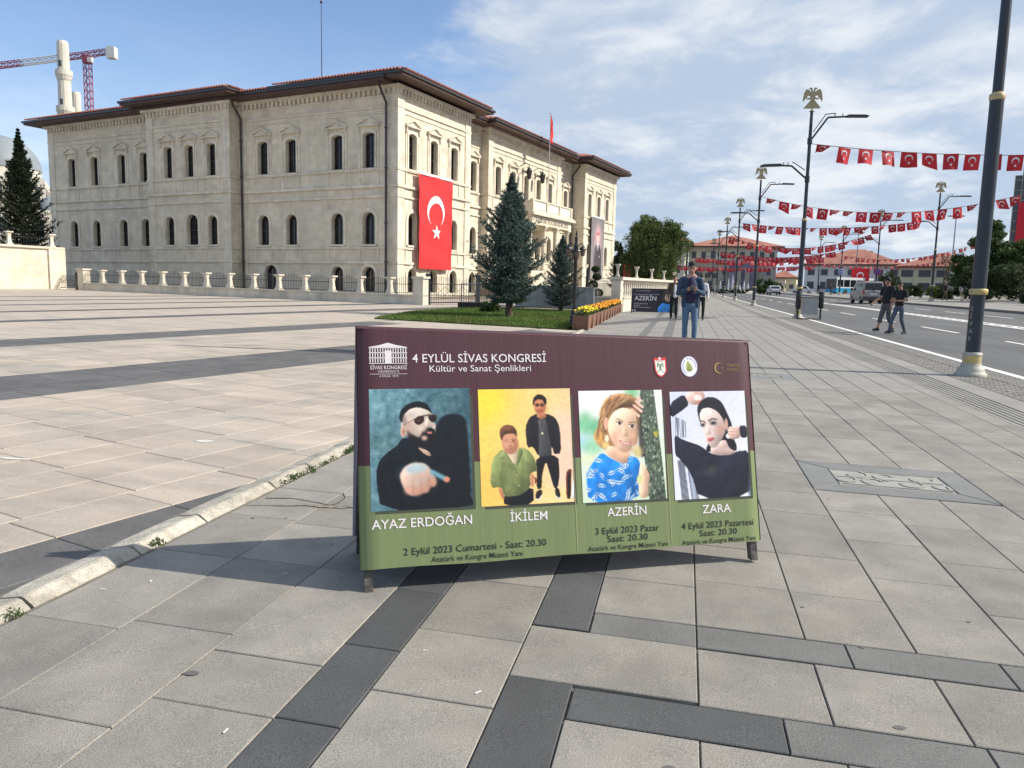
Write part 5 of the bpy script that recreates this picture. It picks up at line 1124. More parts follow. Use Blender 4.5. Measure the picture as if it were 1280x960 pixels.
def phone_at(c, rx):
    def f(root):
        mb = MB(); mb.cb((0, 0, 0), (0.074, 0.010, 0.15)); o = mb.build('phone_in_hand', M['glass']); o.parent = None
        o.matrix_world = root.matrix_world @ Matrix.Translation(c) @ Matrix.Rotation(rx, 4, 'X')
        return o
    return f
gp = lambda x, y, dz=0: (x, y, gz(x, y) + dz)
man = person('man in an open denim jacket and light jeans walking and reading his phone', gp(0.11, 16.35), R(4), pr, C, hair_cap(P1, E1, M['hair'], 1.04), scale=1.05)
ph = MB().cb((0, 0, 0), (0.074, 0.010, 0.145)).build('smartphone', M['glass'], label='dark smartphone held in both hands by the man in denim', cat='phone')
ph.location = (0.135, 16.35 - 0.352, gz(0.11, 16.35) + 1.318); ph.rotation_euler = (R(-50), 0, R(4))
# 2. man in an olive jacket behind him, 3. man in a white shirt and dark glasses
hd, P2, E2 = head((0, -0.01, 1.60), 0.1, 0.05, neck=(0, 0.01, 1.44))
pr = hd + [('e', (0, 0, 1.20), (0.18, 0.12, 0.24), 'olive'), ('c', (-0.14, 0.01, 1.40), (0.14, 0.01, 1.40), 0.062, 0.062, 'olive'), ('e', (0, 0.0, 1.0), (0.175, 0.125, 0.14), 'olive'), ('e', (0.02, -0.06, 1.15), (0.07, 0.08, 0.24), 'white'), ('e', (0.03, -0.05, 0.96), (0.10, 0.09, 0.12), 'white'), ('e', (0, 0, 0.90), (0.145, 0.10, 0.10), 'black')]
pr += legs([(-0.085, 0, 0.86), (0.085, 0, 0.86)], [(-0.10, 0.0, 0.47), (0.10, -0.10, 0.48)], [(-0.10, 0.12, 0.10), (0.10, -0.06, 0.09)], [(-0.11, -0.02, 0.05), (0.11, -0.21, 0.05)], 'black')
pr += arm((-0.20, 0.01, 1.38), (-0.25, 0.02, 1.10), (-0.22, -0.07, 0.88), 'olive') + arm((0.20, 0.01, 1.38), (0.25, 0.02, 1.10), (0.23, -0.09, 0.88), 'olive') + hand((-0.22, -0.08, 0.87), (0.05, -0.2, -1), 1, palm=(0.9, 0, -0.1), curl=0.4) + hand((0.23, -0.10, 0.87), (-0.05, -0.2, -1), -1, palm=(-0.9, 0, -0.1), curl=0.4)
person('man in an olive brown jacket and black trousers half hidden behind the denim man', gp(-0.42, 31.0), R(0), pr, C, hair_cap(P2, E2, M['hair']))
hd, P3, E3 = head((0, -0.01, 1.62), 0.0, 0.05, neck=(0, 0.01, 1.46))
pr = hd + [('c', P3(-0.045, -0.09, 0.012), P3(0.045, -0.09, 0.012), 0.016, 0.016, 'lens'), ('e', (0, 0, 1.21), (0.17, 0.115, 0.25), 'white'), ('c', (-0.14, 0.01, 1.42), (0.14, 0.01, 1.42), 0.060, 0.060, 'white'), ('e', (0, 0.0, 1.0), (0.16, 0.115, 0.13), 'white'), ('e', (0, 0, 0.90), (0.145, 0.10, 0.10), 'black')]
pr += legs([(-0.085, 0, 0.86), (0.085, 0, 0.86)], [(-0.10, -0.08, 0.48), (0.10, 0.0, 0.47)], [(-0.10, -0.04, 0.09), (0.10, 0.12, 0.10)], [(-0.11, -0.19, 0.05), (0.11, -0.02, 0.05)], 'black')
pr += arm((-0.20, 0.01, 1.40), (-0.25, 0.0, 1.12), (-0.17, -0.14, 0.93), 'white') + arm((0.20, 0.01, 1.40), (0.27, 0.01, 1.12), (0.25, -0.08, 0.88), 'white', 'white') + hand((-0.17, -0.15, 0.92), (0.3, -0.5, -0.8), 1, palm=(0.8, 0, -0.3), curl=0.4) + hand((0.25, -0.10, 0.87), (-0.05, -0.2, -1), -1, palm=(-0.9, 0, -0.1), curl=0.4)
person('man in a white shirt, dark glasses and black trousers walking behind the denim man', gp(0.62, 31.3), R(0), pr, C, hair_cap(P3, E3, M['hair']))
# 4 and 5. the two men crossing the road
hd, P4, E4 = head((0, -0.03, 1.60), -0.9, 0.12, neck=(0, 0.01, 1.45))
def cap_hat(root):
    mb = MB(); mb.ell(P4(0, 0.015, 0.065), (0.09, 0.104, 0.07), 18, 10); mb.ell(P4(0, -0.09, 0.05), (0.06, 0.06, 0.012), 14, 6); mb.build('cap', C['black'], root)
pr = hd + [('e', (0, 0, 1.21), (0.185, 0.125, 0.25), 'black'), ('c', (-0.15, 0.01, 1.41), (0.15, 0.01, 1.41), 0.064, 0.064, 'black'), ('e', (0, 0.0, 0.99), (0.175, 0.125, 0.15), 'black'), ('e', (0, 0, 0.88), (0.155, 0.11, 0.11), 'grey')]
pr += legs([(-0.09, 0, 0.86), (0.09, 0, 0.86)], [(-0.10, -0.10, 0.48), (0.10, 0.02, 0.48)], [(-0.09, -0.20, 0.13), (0.10, 0.20, 0.15)], [(-0.09, -0.36, 0.08), (0.10, 0.07, 0.05)], 'grey', shin='skin', r=(0.095, 0.075, 0.04))
pr += arm((-0.21, 0.01, 1.40), (-0.27, 0.0, 1.22), (-0.27, 0.0, 1.21), 'black', r=(0.062, 0.056, 0.05)) + arm((-0.27, 0.01, 1.24), (-0.30, -0.02, 1.10), (-0.31, -0.26, 0.93), 'skin', r=(0.042, 0.04, 0.03)) + hand((-0.31, -0.27, 0.92), (-0.1, -0.6, -0.8), 1, palm=(0.7, 0.3, -0.3), curl=0.35)
pr += arm((0.21, 0.01, 1.40), (0.27, 0.02, 1.22), (0.27, 0.02, 1.21), 'black', r=(0.062, 0.056, 0.05)) + arm((0.27, 0.03, 1.24), (0.29, 0.06, 1.10), (0.24, -0.02, 0.88), 'skin', r=(0.042, 0.04, 0.03)) + hand((0.24, -0.03, 0.87), (0, -0.2, -1), -1, palm=(-0.9, 0, -0.1), curl=0.4)
person('man in a black cap, black T-shirt and grey knee length shorts crossing the road', gp(6.40, 26.9), R(-62), pr, C, cap_hat, 'two men crossing the road', scale=1.03)
hd, P5, E5 = head((0, -0.05, 1.58), 0.15, 0.42, neck=(0, 0.01, 1.43))
pr = hd + [('e', (0, 0, 1.19), (0.165, 0.115, 0.24), 'black'), ('c', (-0.14, 0.01, 1.39), (0.14, 0.01, 1.39), 0.060, 0.060, 'black'), ('e', (0, 0.0, 0.99), (0.155, 0.115, 0.14), 'black'), ('e', (0, 0, 0.88), (0.145, 0.10, 0.10), 'bluej')]
pr += legs([(-0.085, 0, 0.85), (0.085, 0, 0.85)], [(-0.10, -0.16, 0.49), (0.10, 0.03, 0.47)], [(-0.10, -0.26, 0.11), (0.10, 0.22, 0.10)], [(-0.11, -0.42, 0.06), (0.11, 0.09, 0.05)], 'bluej', r=(0.085, 0.06, 0.045))
pr += arm((-0.195, 0.01, 1.38), (-0.235, 0.0, 1.22), (-0.235, 0.0, 1.21), 'black', r=(0.058, 0.05, 0.046)) + arm((-0.24, 0.0, 1.22), (-0.25, 0.0, 1.10), (-0.12, -0.22, 1.06), 'skin', r=(0.04, 0.038, 0.028)) + hand((-0.12, -0.23, 1.06), (0.6, -0.7, 0.1), 1, palm=(0.2, 0.2, 0.9), curl=0.6)
pr += arm((0.195, 0.01, 1.38), (0.235, 0.0, 1.22), (0.235, 0.0, 1.21), 'black', r=(0.058, 0.05, 0.046)) + arm((0.24, 0.0, 1.22), (0.25, 0.02, 1.10), (0.08, -0.22, 1.08), 'skin', r=(0.04, 0.038, 0.028)) + hand((0.08, -0.23, 1.08), (-0.5, -0.7, 0.1), -1, palm=(-0.2, 0.2, 0.9), curl=0.6)
person('man in a black T-shirt and grey jeans looking at his hands while crossing the road', gp(6.55, 26.0), R(-52), pr, C, hair_cap(P5, E5, M['hair'], 1.05), 'two men crossing the road', scale=0.97)
# small figures on the far pavement
def small_person(label, x, y, rz, top, bottom, sw=0.1, sc_=1.0, dz=0.13):
    hd, P, E = head((0, 0, 1.6), 0, 0, neck=(0, 0.01, 1.44))
    pr = hd + [('e', (0, 0, 1.2), (0.17, 0.12, 0.25), top), ('c', (-0.14, 0, 1.4), (0.14, 0, 1.4), 0.06, 0.06, top), ('e', (0, 0, 0.98), (0.16, 0.12, 0.15), top), ('e', (0, 0, 0.9), (0.145, 0.105, 0.1), bottom)]
    pr += legs([(-0.085, 0, 0.86), (0.085, 0, 0.86)], [(-0.09, -sw, 0.48), (0.09, sw * .3, 0.47)], [(-0.09, -sw * 1.3, 0.1), (0.09, sw * 1.8, 0.11)], [(-0.09, -sw * 1.3 - .14, 0.05), (0.09, sw * 1.8 - .12, 0.05)], bottom)
    for s in (-1, 1): pr += arm((s * 0.2, 0, 1.38), (s * 0.26, 0.02, 1.12), (s * 0.22, -s * sw, 0.9), top) + hand((s * 0.22, -s * sw, 0.89), (0, -0.2, -1), -s, palm=(-s * 0.9, 0, 0), curl=0.4)
    return person(label, gp(x, y, dz), rz, pr, C, hair_cap(P, E, M['hair']), 'people on the far pavement', scale=sc_)
small_person('person in a white top and pale trousers walking away on the far pavement', 24.6, 77.0, R(170), 'white', 'beige')
small_person('person in dark clothes standing by the hedge on the far pavement', 24.2, 80.5, R(100), 'black', 'olive')
small_person('person in black by the bus, beyond the traffic sign', 22.2, 128, R(60), 'black', 'black')
small_person('person in dark jacket waiting nearest the bus front', 20.9, 131, R(0), 'blackj', 'grey')
small_person('person in a white shirt beside the grey van', 19.6, 92, R(120), 'white', 'black')
small_person('person in a pale shirt far up the sidewalk past the first three men', 1.9, 84, R(0), 'white', 'beige', dz=0)
small_person('person in navy far up the sidewalk by the last lamp', 2.6, 96, R(10), 'blackj', 'black', dz=0)
# ------------------------------------------------------------ street lamps
emb = MB()
def emblem_mesh():
    mb = MB(); F = lambda a, b, d: (a, d, b)
    mb.ext([(-0.42, 0.18), (0.42, 0.18), (0.40, 0.24), (0.08, 0.62), (-0.08, 0.62), (-0.40, 0.24)], F, -0.03, 0.03)         # tail
    mb.ext([(-0.09, 0.55), (0.09, 0.55), (0.14, 0.85), (0.10, 1.05), (-0.10, 1.05), (-0.14, 0.85)], F, -0.05, 0.05)         # breast
    for s in (-1, 1):
        f = 1 if s > 0 else -1
        def E(p): return p if s > 0 else [(-a, b) for a, b in p][::-1]
        mb.ext(E([(0.08, 0.95), (0.2, 1.12), (0.34, 1.16), (0.44, 1.0), (0.50, 0.62), (0.46, 0.50), (0.41, 0.66), (0.38, 0.60), (0.34, 0.74), (0.30, 0.66), (0.25, 0.84), (0.14, 0.82)]), F, -0.025, 0.025)      # wing
        mb.ext(E([(0.03, 1.0), (0.10, 1.0), (0.11, 1.14), (0.20, 1.17), (0.19, 1.22), (0.06, 1.24), (0.03, 1.14)]), F, -0.03, 0.03)     # neck and head
        mb.ext(E([(0.10, 0.66), (0.26, 0.62), (0.30, 0.66), (0.26, 0.70), (0.12, 0.74)]), F, -0.02, 0.02)      # leg
    mb.tube((0, 0, 0), (0, 0, 0.2), 0.04); mb.lathe([(0.13, 0.02), (0.13, 0.05)], n=12); return mb
def street_lamp(loc, rz, label, group, near=False, second=True, cream=True, emb_on=True):
    root = empty('street_lamp', loc, rz, label, 'street lamp', group)
    MB().lathe([(0.245, 0), (0.245, 0.05), (0.225, 0.06), (0.205, 0.10), (0.20, 0.13), (0.175, 0.15), (0.155, 0.20), (0.15, 0.22)], n=24).build('base', M['grey_base'], root)
    MB().lathe([(0.143, 0.22), (0.143, 0.35)], n=24).build('painted_collar', M['cream_paint'] if cream else M['grey_base'], root)
    MB().lathe([(0.15, 0.35), (0.15, 0.39), (0.12, 0.405)], n=24).build('base_ring', M['grey_base'], root)
    mb = MB(); mb.lathe([(0.112, 0.40), (0.104, 4.55)], n=24); mb.lathe([(0.080, 4.55), (0.075, 8.2), (0.065, 9.35)], n=20); mb.build('pole', M['pole'], root)
    MB().lathe([(0.122, 1.36), (0.135, 1.37), (0.142, 1.44), (0.122, 1.46)], n=24).build('lower_ring', M['cream_paint'], root)
    MB().lathe([(0.106, 4.48), (0.118, 4.50), (0.118, 4.57), (0.085, 4.60)], n=24).build('upper_ring', M['cream_paint'], root)
    def larm(s, z, ln, zz):
        mb = MB(); ex = s * 0.72
        mb.path([(0, 0, z), (ex, 0, z + zz), (s * ln, 0, z + zz + 0.02)], 0.042, 8); mb.path([(s * 0.12, 0, z + 0.42), (ex - s * .1, 0, z + zz + 0.14), (s * (ln - 0.5), 0, z + zz + 0.17)], 0.022, 6)
        for t in (0.35, 0.75): mb.tube((s * (ex * s + (ln - ex * s) * t), 0, z + zz), (s * (ex * s + (ln - ex * s) * t), 0, z + zz + 0.16), 0.02)
        mb.tube((0, 0, z - 0.12), (0, 0, z + 0.16), 0.11, 0.11, 14)
        a = mb.build('arm', M['pole'], root)
        h = MB(); x0 = s * (ln - 0.05); x1 = s * (ln + 0.85); zc = z + zz + 0.02
        h.ext([(x0, zc - 0.03), (x1, zc - 0.05), (x1 + s * 0.06, zc), (x1 - s * 0.1, zc + 0.05), (x0 + s * .1, zc + 0.07), (x0, zc + 0.04)], lambda p, q, d: (p, d, q), -0.13, 0.13); h.build('lamp_head', M['pole'], a)
    larm(1, 8.05, 1.55, 1.05); larm(-1, 6.35, 1.20, 0.62)
    if emb_on: e = emblem_mesh().build('eagle_emblem', M['brass'], root); e.location = (0, 0, 9.35); e.scale = (0.86, 1, 0.86)
    return root
l1 = street_lamp(gp(4.756, 14.15), R(2), 'nearest dark street lamp at the right edge with cream base and white lettering', 'street lamps along the sidewalk')
sv_ = None
for k, ch in enumerate('SİVAS'):       # lettering that runs up the shaft
    me = text_mesh(ch, 0.10, 0.0); z = 1.20 - k * 0.125 - 0.1
    V = [0.0] * (len(me.vertices) * 3); me.vertices.foreach_get('co', V); V = np.array(V).reshape(-1, 3); x, y = V[:, 0] - 0.04, V[:, 1]
    ang = -PI / 2 - 0.85 + x / 0.112; Z = z + y; V = np.stack([0.1145 * np.cos(ang), 0.1145 * np.sin(ang), Z], 1); me.vertices.foreach_set('co', V.reshape(-1)); me.materials.append(M['grey_base']); me.update(); link('lettering', me, l1)
lamps = [(5.2, 37.9, 'street lamp standing beside the litter bin, second along the sidewalk'), (5.15, 61.5, 'third street lamp along the sidewalk, grey base, beyond the bin lamp'), (5.05, 82.5, 'fourth street lamp along the sidewalk with a yellow base'), (4.95, 105, 'fifth street lamp along the sidewalk, before the fountain'), (4.9, 128, 'sixth street lamp along the sidewalk, near the round signs'), (4.85, 151, 'seventh street lamp, smallest and farthest on the sidewalk')]
for i, (x, y, lb) in enumerate(lamps):
    c = copy_tree(l1) if False else street_lamp(gp(x, y), R(2), lb, 'street lamps along the sidewalk', cream=(i != 1))
fl = [(21.3, 74.5, 'street lamp on the far pavement nearest the hedge'), (22.3, 99.7, 'street lamp with a red round sign behind the grey van'), (22.9, 125, 'street lamp with a blue round sign beside the bus'), (23.4, 148, 'farthest street lamp on the far pavement, left of the bus')]
r0 = None
for i, (x, y, lb) in enumerate(fl):
    if r0 is None: r0 = street_lamp(gp(x, y, 0.13), R(-4), lb, 'street lamps on the far pavement'); c = r0
    else: c = copy_tree(r0); c.location = gp(x, y, 0.13); c['label'] = lb
for x, y, lb in ((36, 118, 'plain grey lamp mast with a flat head right of the far lamps'), (30, 150, 'plain grey lamp mast with a flat head behind the red flag banner')):
    o = empty('lamp_mast', gp(x, y), 0, lb, 'street lamp', 'plain lamp masts'); MB().lathe([(0.14, 0), (0.07, 11.0)], n=10).build('mast', M['grey_iron'], o); MB().box(-1.0, 1.0, -0.25, 0.25, 11.0, 11.15).build('lamp_head', M['grey_iron'], o)
# round traffic signs hung on two of the far lamps and on posts up the walk
M['sign_blue'] = mat('sign_blue', (0.02, 0.08, 0.35), 0.4, 0.05); M['sign_red'] = mat('sign_red', (0.45, 0.03, 0.03), 0.4, 0.05); M['sign_back'] = mat('sign_dark_back', (0.03, 0.03, 0.035), 0.5, 0.1)
def rsign(x, y, z, r, c1, c2, lb, cat='traffic sign', bar=None, grp='round traffic signs'):
    o = empty('traffic_sign', gp(x, y, z), 0, lb, cat, grp)
    MB().ell((0, 0.02, 0), (r, 0.02, r), 24, 12).build('rim', c1, o); MB().ext([(r * 0.8 * math.cos(2 * PI * k / 24), r * 0.8 * math.sin(2 * PI * k / 24)) for k in range(24)], lambda a, b, d: (a, d, b), -0.012, 0.0).build('face', c2, o)
    if bar == 'x':
        for s in (-1, 1): MB().ext([(-r * .62, s * r * .5 - .04), (r * .62, -s * r * .5 - .04), (r * .62, -s * r * .5 + .04), (-r * .62, s * r * .5 + .04)], lambda a, b, d: (a, d, b), -0.02, -0.012).build('cross_bar', c1, o)
    if bar == 'arrow': MB().ext([(-r * .5, r * .1), (0, r * .1), (0, r * .4), (r * .6, 0), (0, -r * .4), (0, -r * .1), (-r * .5, -r * .1)][::-1], lambda a, b, d: (a, d, b), -0.02, -0.012).build('arrow', M['white'], o)
    return o
rsign(22.3, 99.5, 3.2, 0.42, M['sign_red'], M['sign_blue'], 'red rimmed no stopping sign on the far lamp behind the van', bar='x')
rsign(22.9, 124.8, 3.6, 0.42, M['white'], M['sign_blue'], 'blue round arrow sign on the lamp beside the bus', bar='arrow')
for k, (x, y) in enumerate(((1.9, 118), (3.2, 120), (4.3, 122))):
    o = empty('sign_post', gp(x, y), 0, ('leftmost', 'middle', 'rightmost')[k] + ' of three dark round signs seen from behind up the walk', 'traffic sign', 'signs seen from behind'); MB().tube((0, 0, 0), (0, 0, 3.4), 0.05).build('post', M['grey_iron'], o); MB().lathe([(0.42, 0), (0.42, 0.03)], n=20).build('sign_back', M['sign_back'], o); ch = o.children[1]; ch.rotation_euler = (PI / 2, 0, 0); ch.location = (0, 0, 3.0)
# ------------------------------------------------------------ strings of flags
def flag_variants():
    r = []; rr = random.Random(9)
    for k in range(7):
        w_, h_ = 0.66, 0.72; mb = MB(); nx, ny = 8, 8; fold = (0, 0, 0, 0.35, 0.75, 0, 1)[k]; sh = (0.01, -0.03, 0.04, 0.10, 0, 0.06, -0.05)[k]; ph_ = rr.uniform(0, 6)
        def F(a, b, d):       # a,b in metres from the top left; folded variants lift one lower corner
            u, v = a / w_, b / h_
            x = a + sh * v * h_ + (0.10 if k in (3, 5) else 0) * v * u; z = -b * (1 - fold * (0.75 * u if k == 4 else 0.8 * (1 - u) if k == 3 else 0.55)) - 0.03 * u * (1 - u) * 0
            if k == 6: x = a * (1 - 0.45 * v); z = -b * 0.55 + 0.12 * v * u
            return (x, 0.06 * math.sin(u * 5 + ph_) * v + (0.12 * fold * v * math.sin(u * 7)) + d, z)
        mb.add([F(w_ * i / nx, h_ * j / ny, 0) for j in range(ny + 1) for i in range(nx + 1)], [(j * (nx + 1) + i, (j + 1) * (nx + 1) + i, (j + 1) * (nx + 1) + i + 1, j * (nx + 1) + i + 1) for j in range(ny) for i in range(nx)], 0, True)
        emblem(mb, w_ / 2, 0, 0.66, lambda a, b, d: F(a, 0.27 - b, d), -0.012, -PI / 2, mi=1)
        me = bpy.data.meshes.new('flag'); me.from_pydata(mb.v, [], mb.f); me.materials.append(M['red2']); me.materials.append(M['white']); me.polygons.foreach_set('material_index', mb.m); me.polygons.foreach_set('use_smooth', mb.s); me.update(); r.append(me)
    return r
FV = flag_variants()
def bunting(P0, P1, sag, n, label, seed, pat=None, sc_=1.0, t0=0.02, t1=0.98):
    rr = random.Random(seed); P0, P1 = Vector(P0), Vector(P1); root = empty('flag_string', P0, 0, label, 'bunting', 'strings of flags over the road'); D = P1 - P0
    at_ = lambda t: Vector((D.x * t, D.y * t, D.z * t - sag * 4 * t * (1 - t)))
    MB().path([at_(i / 16) for i in range(17)], 0.016, 4).build('cord', M['rail'], root)
    yaw = math.atan2(D.y, D.x)
    for i in range(n):
        t = t0 + (t1 - t0) * (i + rr.uniform(-0.05, 0.05)) / max(1, n - 1); k = pat[i] if pat and i < len(pat) else rr.choice((0, 1, 2, 0, 3, 3, 4, 5, 6, 6, 4))
        o = link('flag', FV[k], root, at_(t)); a, b = at_(t), at_(min(1, t + 0.01)); o.rotation_euler = (rr.uniform(-0.30, 0.50), -math.atan2(b.z - a.z, math.hypot(b.x - a.x, b.y - a.y)) + rr.uniform(-.04, .04), yaw + rr.uniform(-0.40, 0.40)); o.scale = (sc_,) * 3
    return root
zz = lambda x, y, h: gz(x, y) + h
bunting((5.25, 37.9, zz(5.2, 37.9, 7.95)), (21.0, 41.5, zz(5.2, 37.9, 8.15)), 0.42, 17, 'nearest string of red flags hung high across the road', 1, [6, 0, 1, 0, 5, 3, 0, 1, 0, 0, 6, 0, 3, 0, 1, 0, 6], 0.98)
bunting((5.2, 61.5, zz(5.2, 61.5, 8.2)), (26.5, 62.5, zz(5.2, 62, 9.5)), 1.75, 23, 'second string of red flags, sagging from the third lamp across the road', 2, [6, 3, 6, 3, 0, 6, 6, 0, 1, 4, 6, 0, 3, 0, 2, 6, 6, 3, 4, 6, 6, 0, 2], 1.1)
bunting((5.1, 82.5, zz(5, 82.5, 7.9)), (22.3, 84, zz(5, 84, 8.2)), 0.6, 21, 'third string of red flags, from the fourth lamp across the road', 3, [3, 3, 2, 6, 0, 3, 0, 6, 6, 0, 3, 4, 0, 3, 6, 0, 6, 0, 1, 0, 0], 1.08)
bunting((5.0, 105, zz(5, 105, 8.0)), (22.2, 106, zz(5, 105, 8.2)), 1.6, 22, 'fourth string of red flags, sagging deep before the red roofs', 4, None, 1.15)
bunting((4.9, 128, zz(5, 128, 7.0)), (22.0, 128, zz(5, 128, 7.0)), 0.9, 24, 'fifth string of red flags, far up the road', 5, None, 1.15)
bunting((1.0, 140, zz(5, 140, 6.4)), (22.6, 141, zz(5, 140, 6.6)), 0.6, 30, 'sixth string of red flags, in front of the fountain banner', 6, None, 1.15)
bunting((-3.5, 150, zz(0, 150, 5.2)), (23.3, 151, zz(5, 150, 5.6)), 0.5, 34, 'seventh and longest string of red flags, crossing the whole far street', 7, None, 1.15)
bunting((22.9, 125, zz(20, 125, 6.1)), (44, 128, zz(20, 128, 9.0)), 1.6, 26, 'string of red flags right of the blue sign lamp, in front of the long roof', 8, None, 0.8)
bunting((23.4, 148, zz(20, 148, 5.6)), (55, 156, zz(20, 148, 8.6)), 1.5, 34, 'farthest string of small red flags over the roof of the long building', 9, None, 0.8)
# ------------------------------------------------------------ litter bin by the second lamp
lb_ = empty('litter_bin', gp(5.55, 36.9), R(4), 'grey litter bin between two black posts beside the second lamp', 'litter bin')
mb = MB(); mb.box(-0.36, 0.32, -0.15, 0.15, 0.22, 0.92); mb.build('bin_body', M['grey_iron'], lb_)
for x in (-0.52, 0.48):
    mb = MB(); mb.lathe([(0.10, 0.5), (0.115, 0.52), (0.115, 1.22), (0.10, 1.26)], (x, 0, 0), 14); mb.build('ash_tube', M['iron'], lb_); MB().lathe([(0.04, 0), (0.04, 0.5)], (x, 0, 0), 8).build('post', M['iron'], lb_)
mb = MB(); mb.box(-0.55, 0.5, -0.03, 0.03, 0.94, 0.99); mb.box(-0.5, 0.5, -0.16, 0.16, 0.0, 0.04); mb.build('crossbar', M['iron'], lb_)
# ------------------------------------------------------------ garden fence of the museum
bd = Vector((-math.cos(R(14.2)), math.sin(R(14.2)), 0)); F0 = Vector((-12.548, 35.349, 0))
fence = empty('garden_fence', (F0.x, F0.y, gz(F0.x, F0.y)), PI - R(14.2), 'low stone plinth with flared pillars and iron railings in front of the museum', 'fence')
def dzf(s): p = F0 + bd * s; return gz(p.x, p.y) - gz(F0.x, F0.y)
SL_ = dzf(25.6) / 25.6
# local x runs along the fence (towards the left), y towards the street side is negative of the museum
mb = MB(); mb.add([(x, y, z + SL_ * x) for x in (-0.25, 25.9) for y in (-0.2, 0.2) for z in (-0.3, 0.40)], [(0, 1, 3, 2), (4, 6, 7, 5), (0, 4, 5, 1), (2, 3, 7, 6), (1, 5, 7, 3), (0, 2, 6, 4)]); mb.build('plinth', M['trim'], fence)
mb = MB(); mb.add([(x, y, z + SL_ * x) for x in (-0.28, 25.93) for y in (-0.26, 0.26) for z in (0.402, 0.47)], [(0, 1, 3, 2), (4, 6, 7, 5), (0, 4, 5, 1), (2, 3, 7, 6), (1, 5, 7, 3), (0, 2, 6, 4)]); mb.build('coping', M['white_stone'], fence)
def pillar_mb(big=False):
    m_ = MB(); z0 = 0.47
    if big:
        m_.box(-0.28, 0.28, -0.24, 0.24, -0.2, 1.26); m_.box(-0.35, 0.35, -0.30, 0.30, 1.26, 1.36); return m_
    prof = [(0.27, 0.12), (0.26, 0.16), (0.20, 0.16), (0.20, 0.22), (0.155, 0.42), (0.15, 0.62), (0.19, 0.72), (0.19, 0.74), (0.29, 0.76), (0.29, 0.82)]
    prof = [(0.25, 0.0), (0.25, 0.08), (0.20, 0.10), (0.15, 0.30), (0.13, 0.52), (0.17, 0.68), (0.19, 0.74), (0.29, 0.76), (0.29, 0.83)]
    m_.lathe([(r * 1.25, z + z0) for r, z in prof], n=4, sm=False, sx=0.8, sy=0.7); 
    v = [Vector(p) for p in m_.v]; m_.v = [tuple(Matrix.Rotation(PI / 4, 3, 'Z') @ p) for p in v]; return m_
pm = None
for i in range(15):
    s = 25.61 * i / 14; big = i in (0, 14)
    if big: o = pillar_mb(True).build('gate_pillar', M['white_stone'], fence, (s, 0, SL_ * s))
    elif pm is None: o = pillar_mb().build('pillar', M['white_stone'], fence, (s, 0, SL_ * s)); pm = o
    else: o = link('pillar', pm.data, fence, (s, 0, SL_ * s))
    if i < 14:
        m_ = MB(); s1 = 25.61 / 14; n = 13
        for k in range(n):
            x = 0.24 + (s1 - 0.48) * k / (n - 1); t = (k / (n - 1) - 0.5) * 2; h = 0.62 + 0.20 * (1 - t * t); m_.tube((x, 0, 0.47), (x, 0, 0.47 + h), 0.011, 0.011, 5); m_.tube((x, 0, 0.47 + h), (x, 0, 0.55 + h), 0.018, 0.002, 5)
        for z in (0.56, 0.98): m_.tube((0.18, 0, z), (s1 - 0.18, 0, z), 0.014, 0.014, 5)
        m_.build('railing', M['iron'], fence, (s, 0, SL_ * s))
# iron gate and railings on plinth to the right of the fence
def gate(loc, rz, ln, label, h=1.35, posts=(0,), mt='iron'):
    g = empty('iron_gate', loc, rz, label, 'gate')
    for x in posts: MB().box(x - 0.09, x + 0.09, -0.09, 0.09, -0.1, h + 0.1).build('gate_post', M[mt], g)
    m_ = MB(); n = int(ln / 0.13)
    for k in range(n + 1):
        x = ln * k / n; m_.tube((x, 0, 0.08), (x, 0, h - 0.18 + 0.14 * math.sin(PI * (x % 2.0) / 2.0)), 0.012, 0.012, 5)
    for z in (0.10, 0.45, h - 0.42): m_.box(0, ln, -0.015, 0.015, z, z + 0.035)
    for k in range(int(ln / 0.5)):       # crossed ornament in the lower field
        x = k * 0.5; m_.tube((x, 0, 0.48), (x + 0.5, 0, 0.9), 0.009, 0.009, 4); m_.tube((x + 0.5, 0, 0.48), (x, 0, 0.9), 0.009, 0.009, 4)
    m_.build('gate_leaf', M[mt], g); return g
gate((-12.35, 35.7, gz(-12.3, 35.7)), R(46), 5.2, 'black iron double gate between the fence pillar and the big spruce', 1.42, (0.05, 2.9))
pE = F0 + bd * 26.2; gate((pE.x, pE.y, gz(pE.x, pE.y)), PI - R(14.2), 2.1, 'small dark iron gate at the left end of the fence beside the high wall', 1.0, (0.1, 1.95))
# high retaining wall at the far left, with pillars on top
wv = Vector((-0.278, -0.96, 0)).normalized(); W0 = Vector((-39.75, 42.5, 0))
hw = empty('retaining_wall', (W0.x, W0.y, gz(W0.x, W0.y)), math.atan2(wv.y, wv.x), 'high cream stone retaining wall at the left edge, sunlit, with a diagonal shadow', 'wall')
MB().box(0, 20, -6, 0, -0.6, 2.55).build('wall_body', M['stone'], hw); MB().box(-0.12, 20, -6, 0.14, 2.55, 2.68).build('coping', M['white_stone'], hw); MB().box(-0.15, 0.9, -0.2, 0.12, -0.6, 2.545).build('corner_pier', M['stone'], hw)
MB().box(-0.02, 0, -6, -0.21, -0.6, 2.54).build('side_wall', M['stone'], hw)
for k in range(7):
    m_ = pillar_mb(); o = m_.build('wall_pillar', M['white_stone'], hw, (0.5 + 2.6 * k, -0.25, 2.20)); o.scale = (1.1, 1.1, 1.0)
m_ = MB()
for k in range(100): m_.tube((0.3 + 0.16 * k, -0.25, 2.68), (0.3 + 0.16 * k, -0.25, 3.35), 0.012, 0.012, 4)
m_.tube((0.3, -0.25, 3.2), (16, -0.25, 3.2), 0.014, 0.014, 4); m_.build('railing', M['iron'], hw)
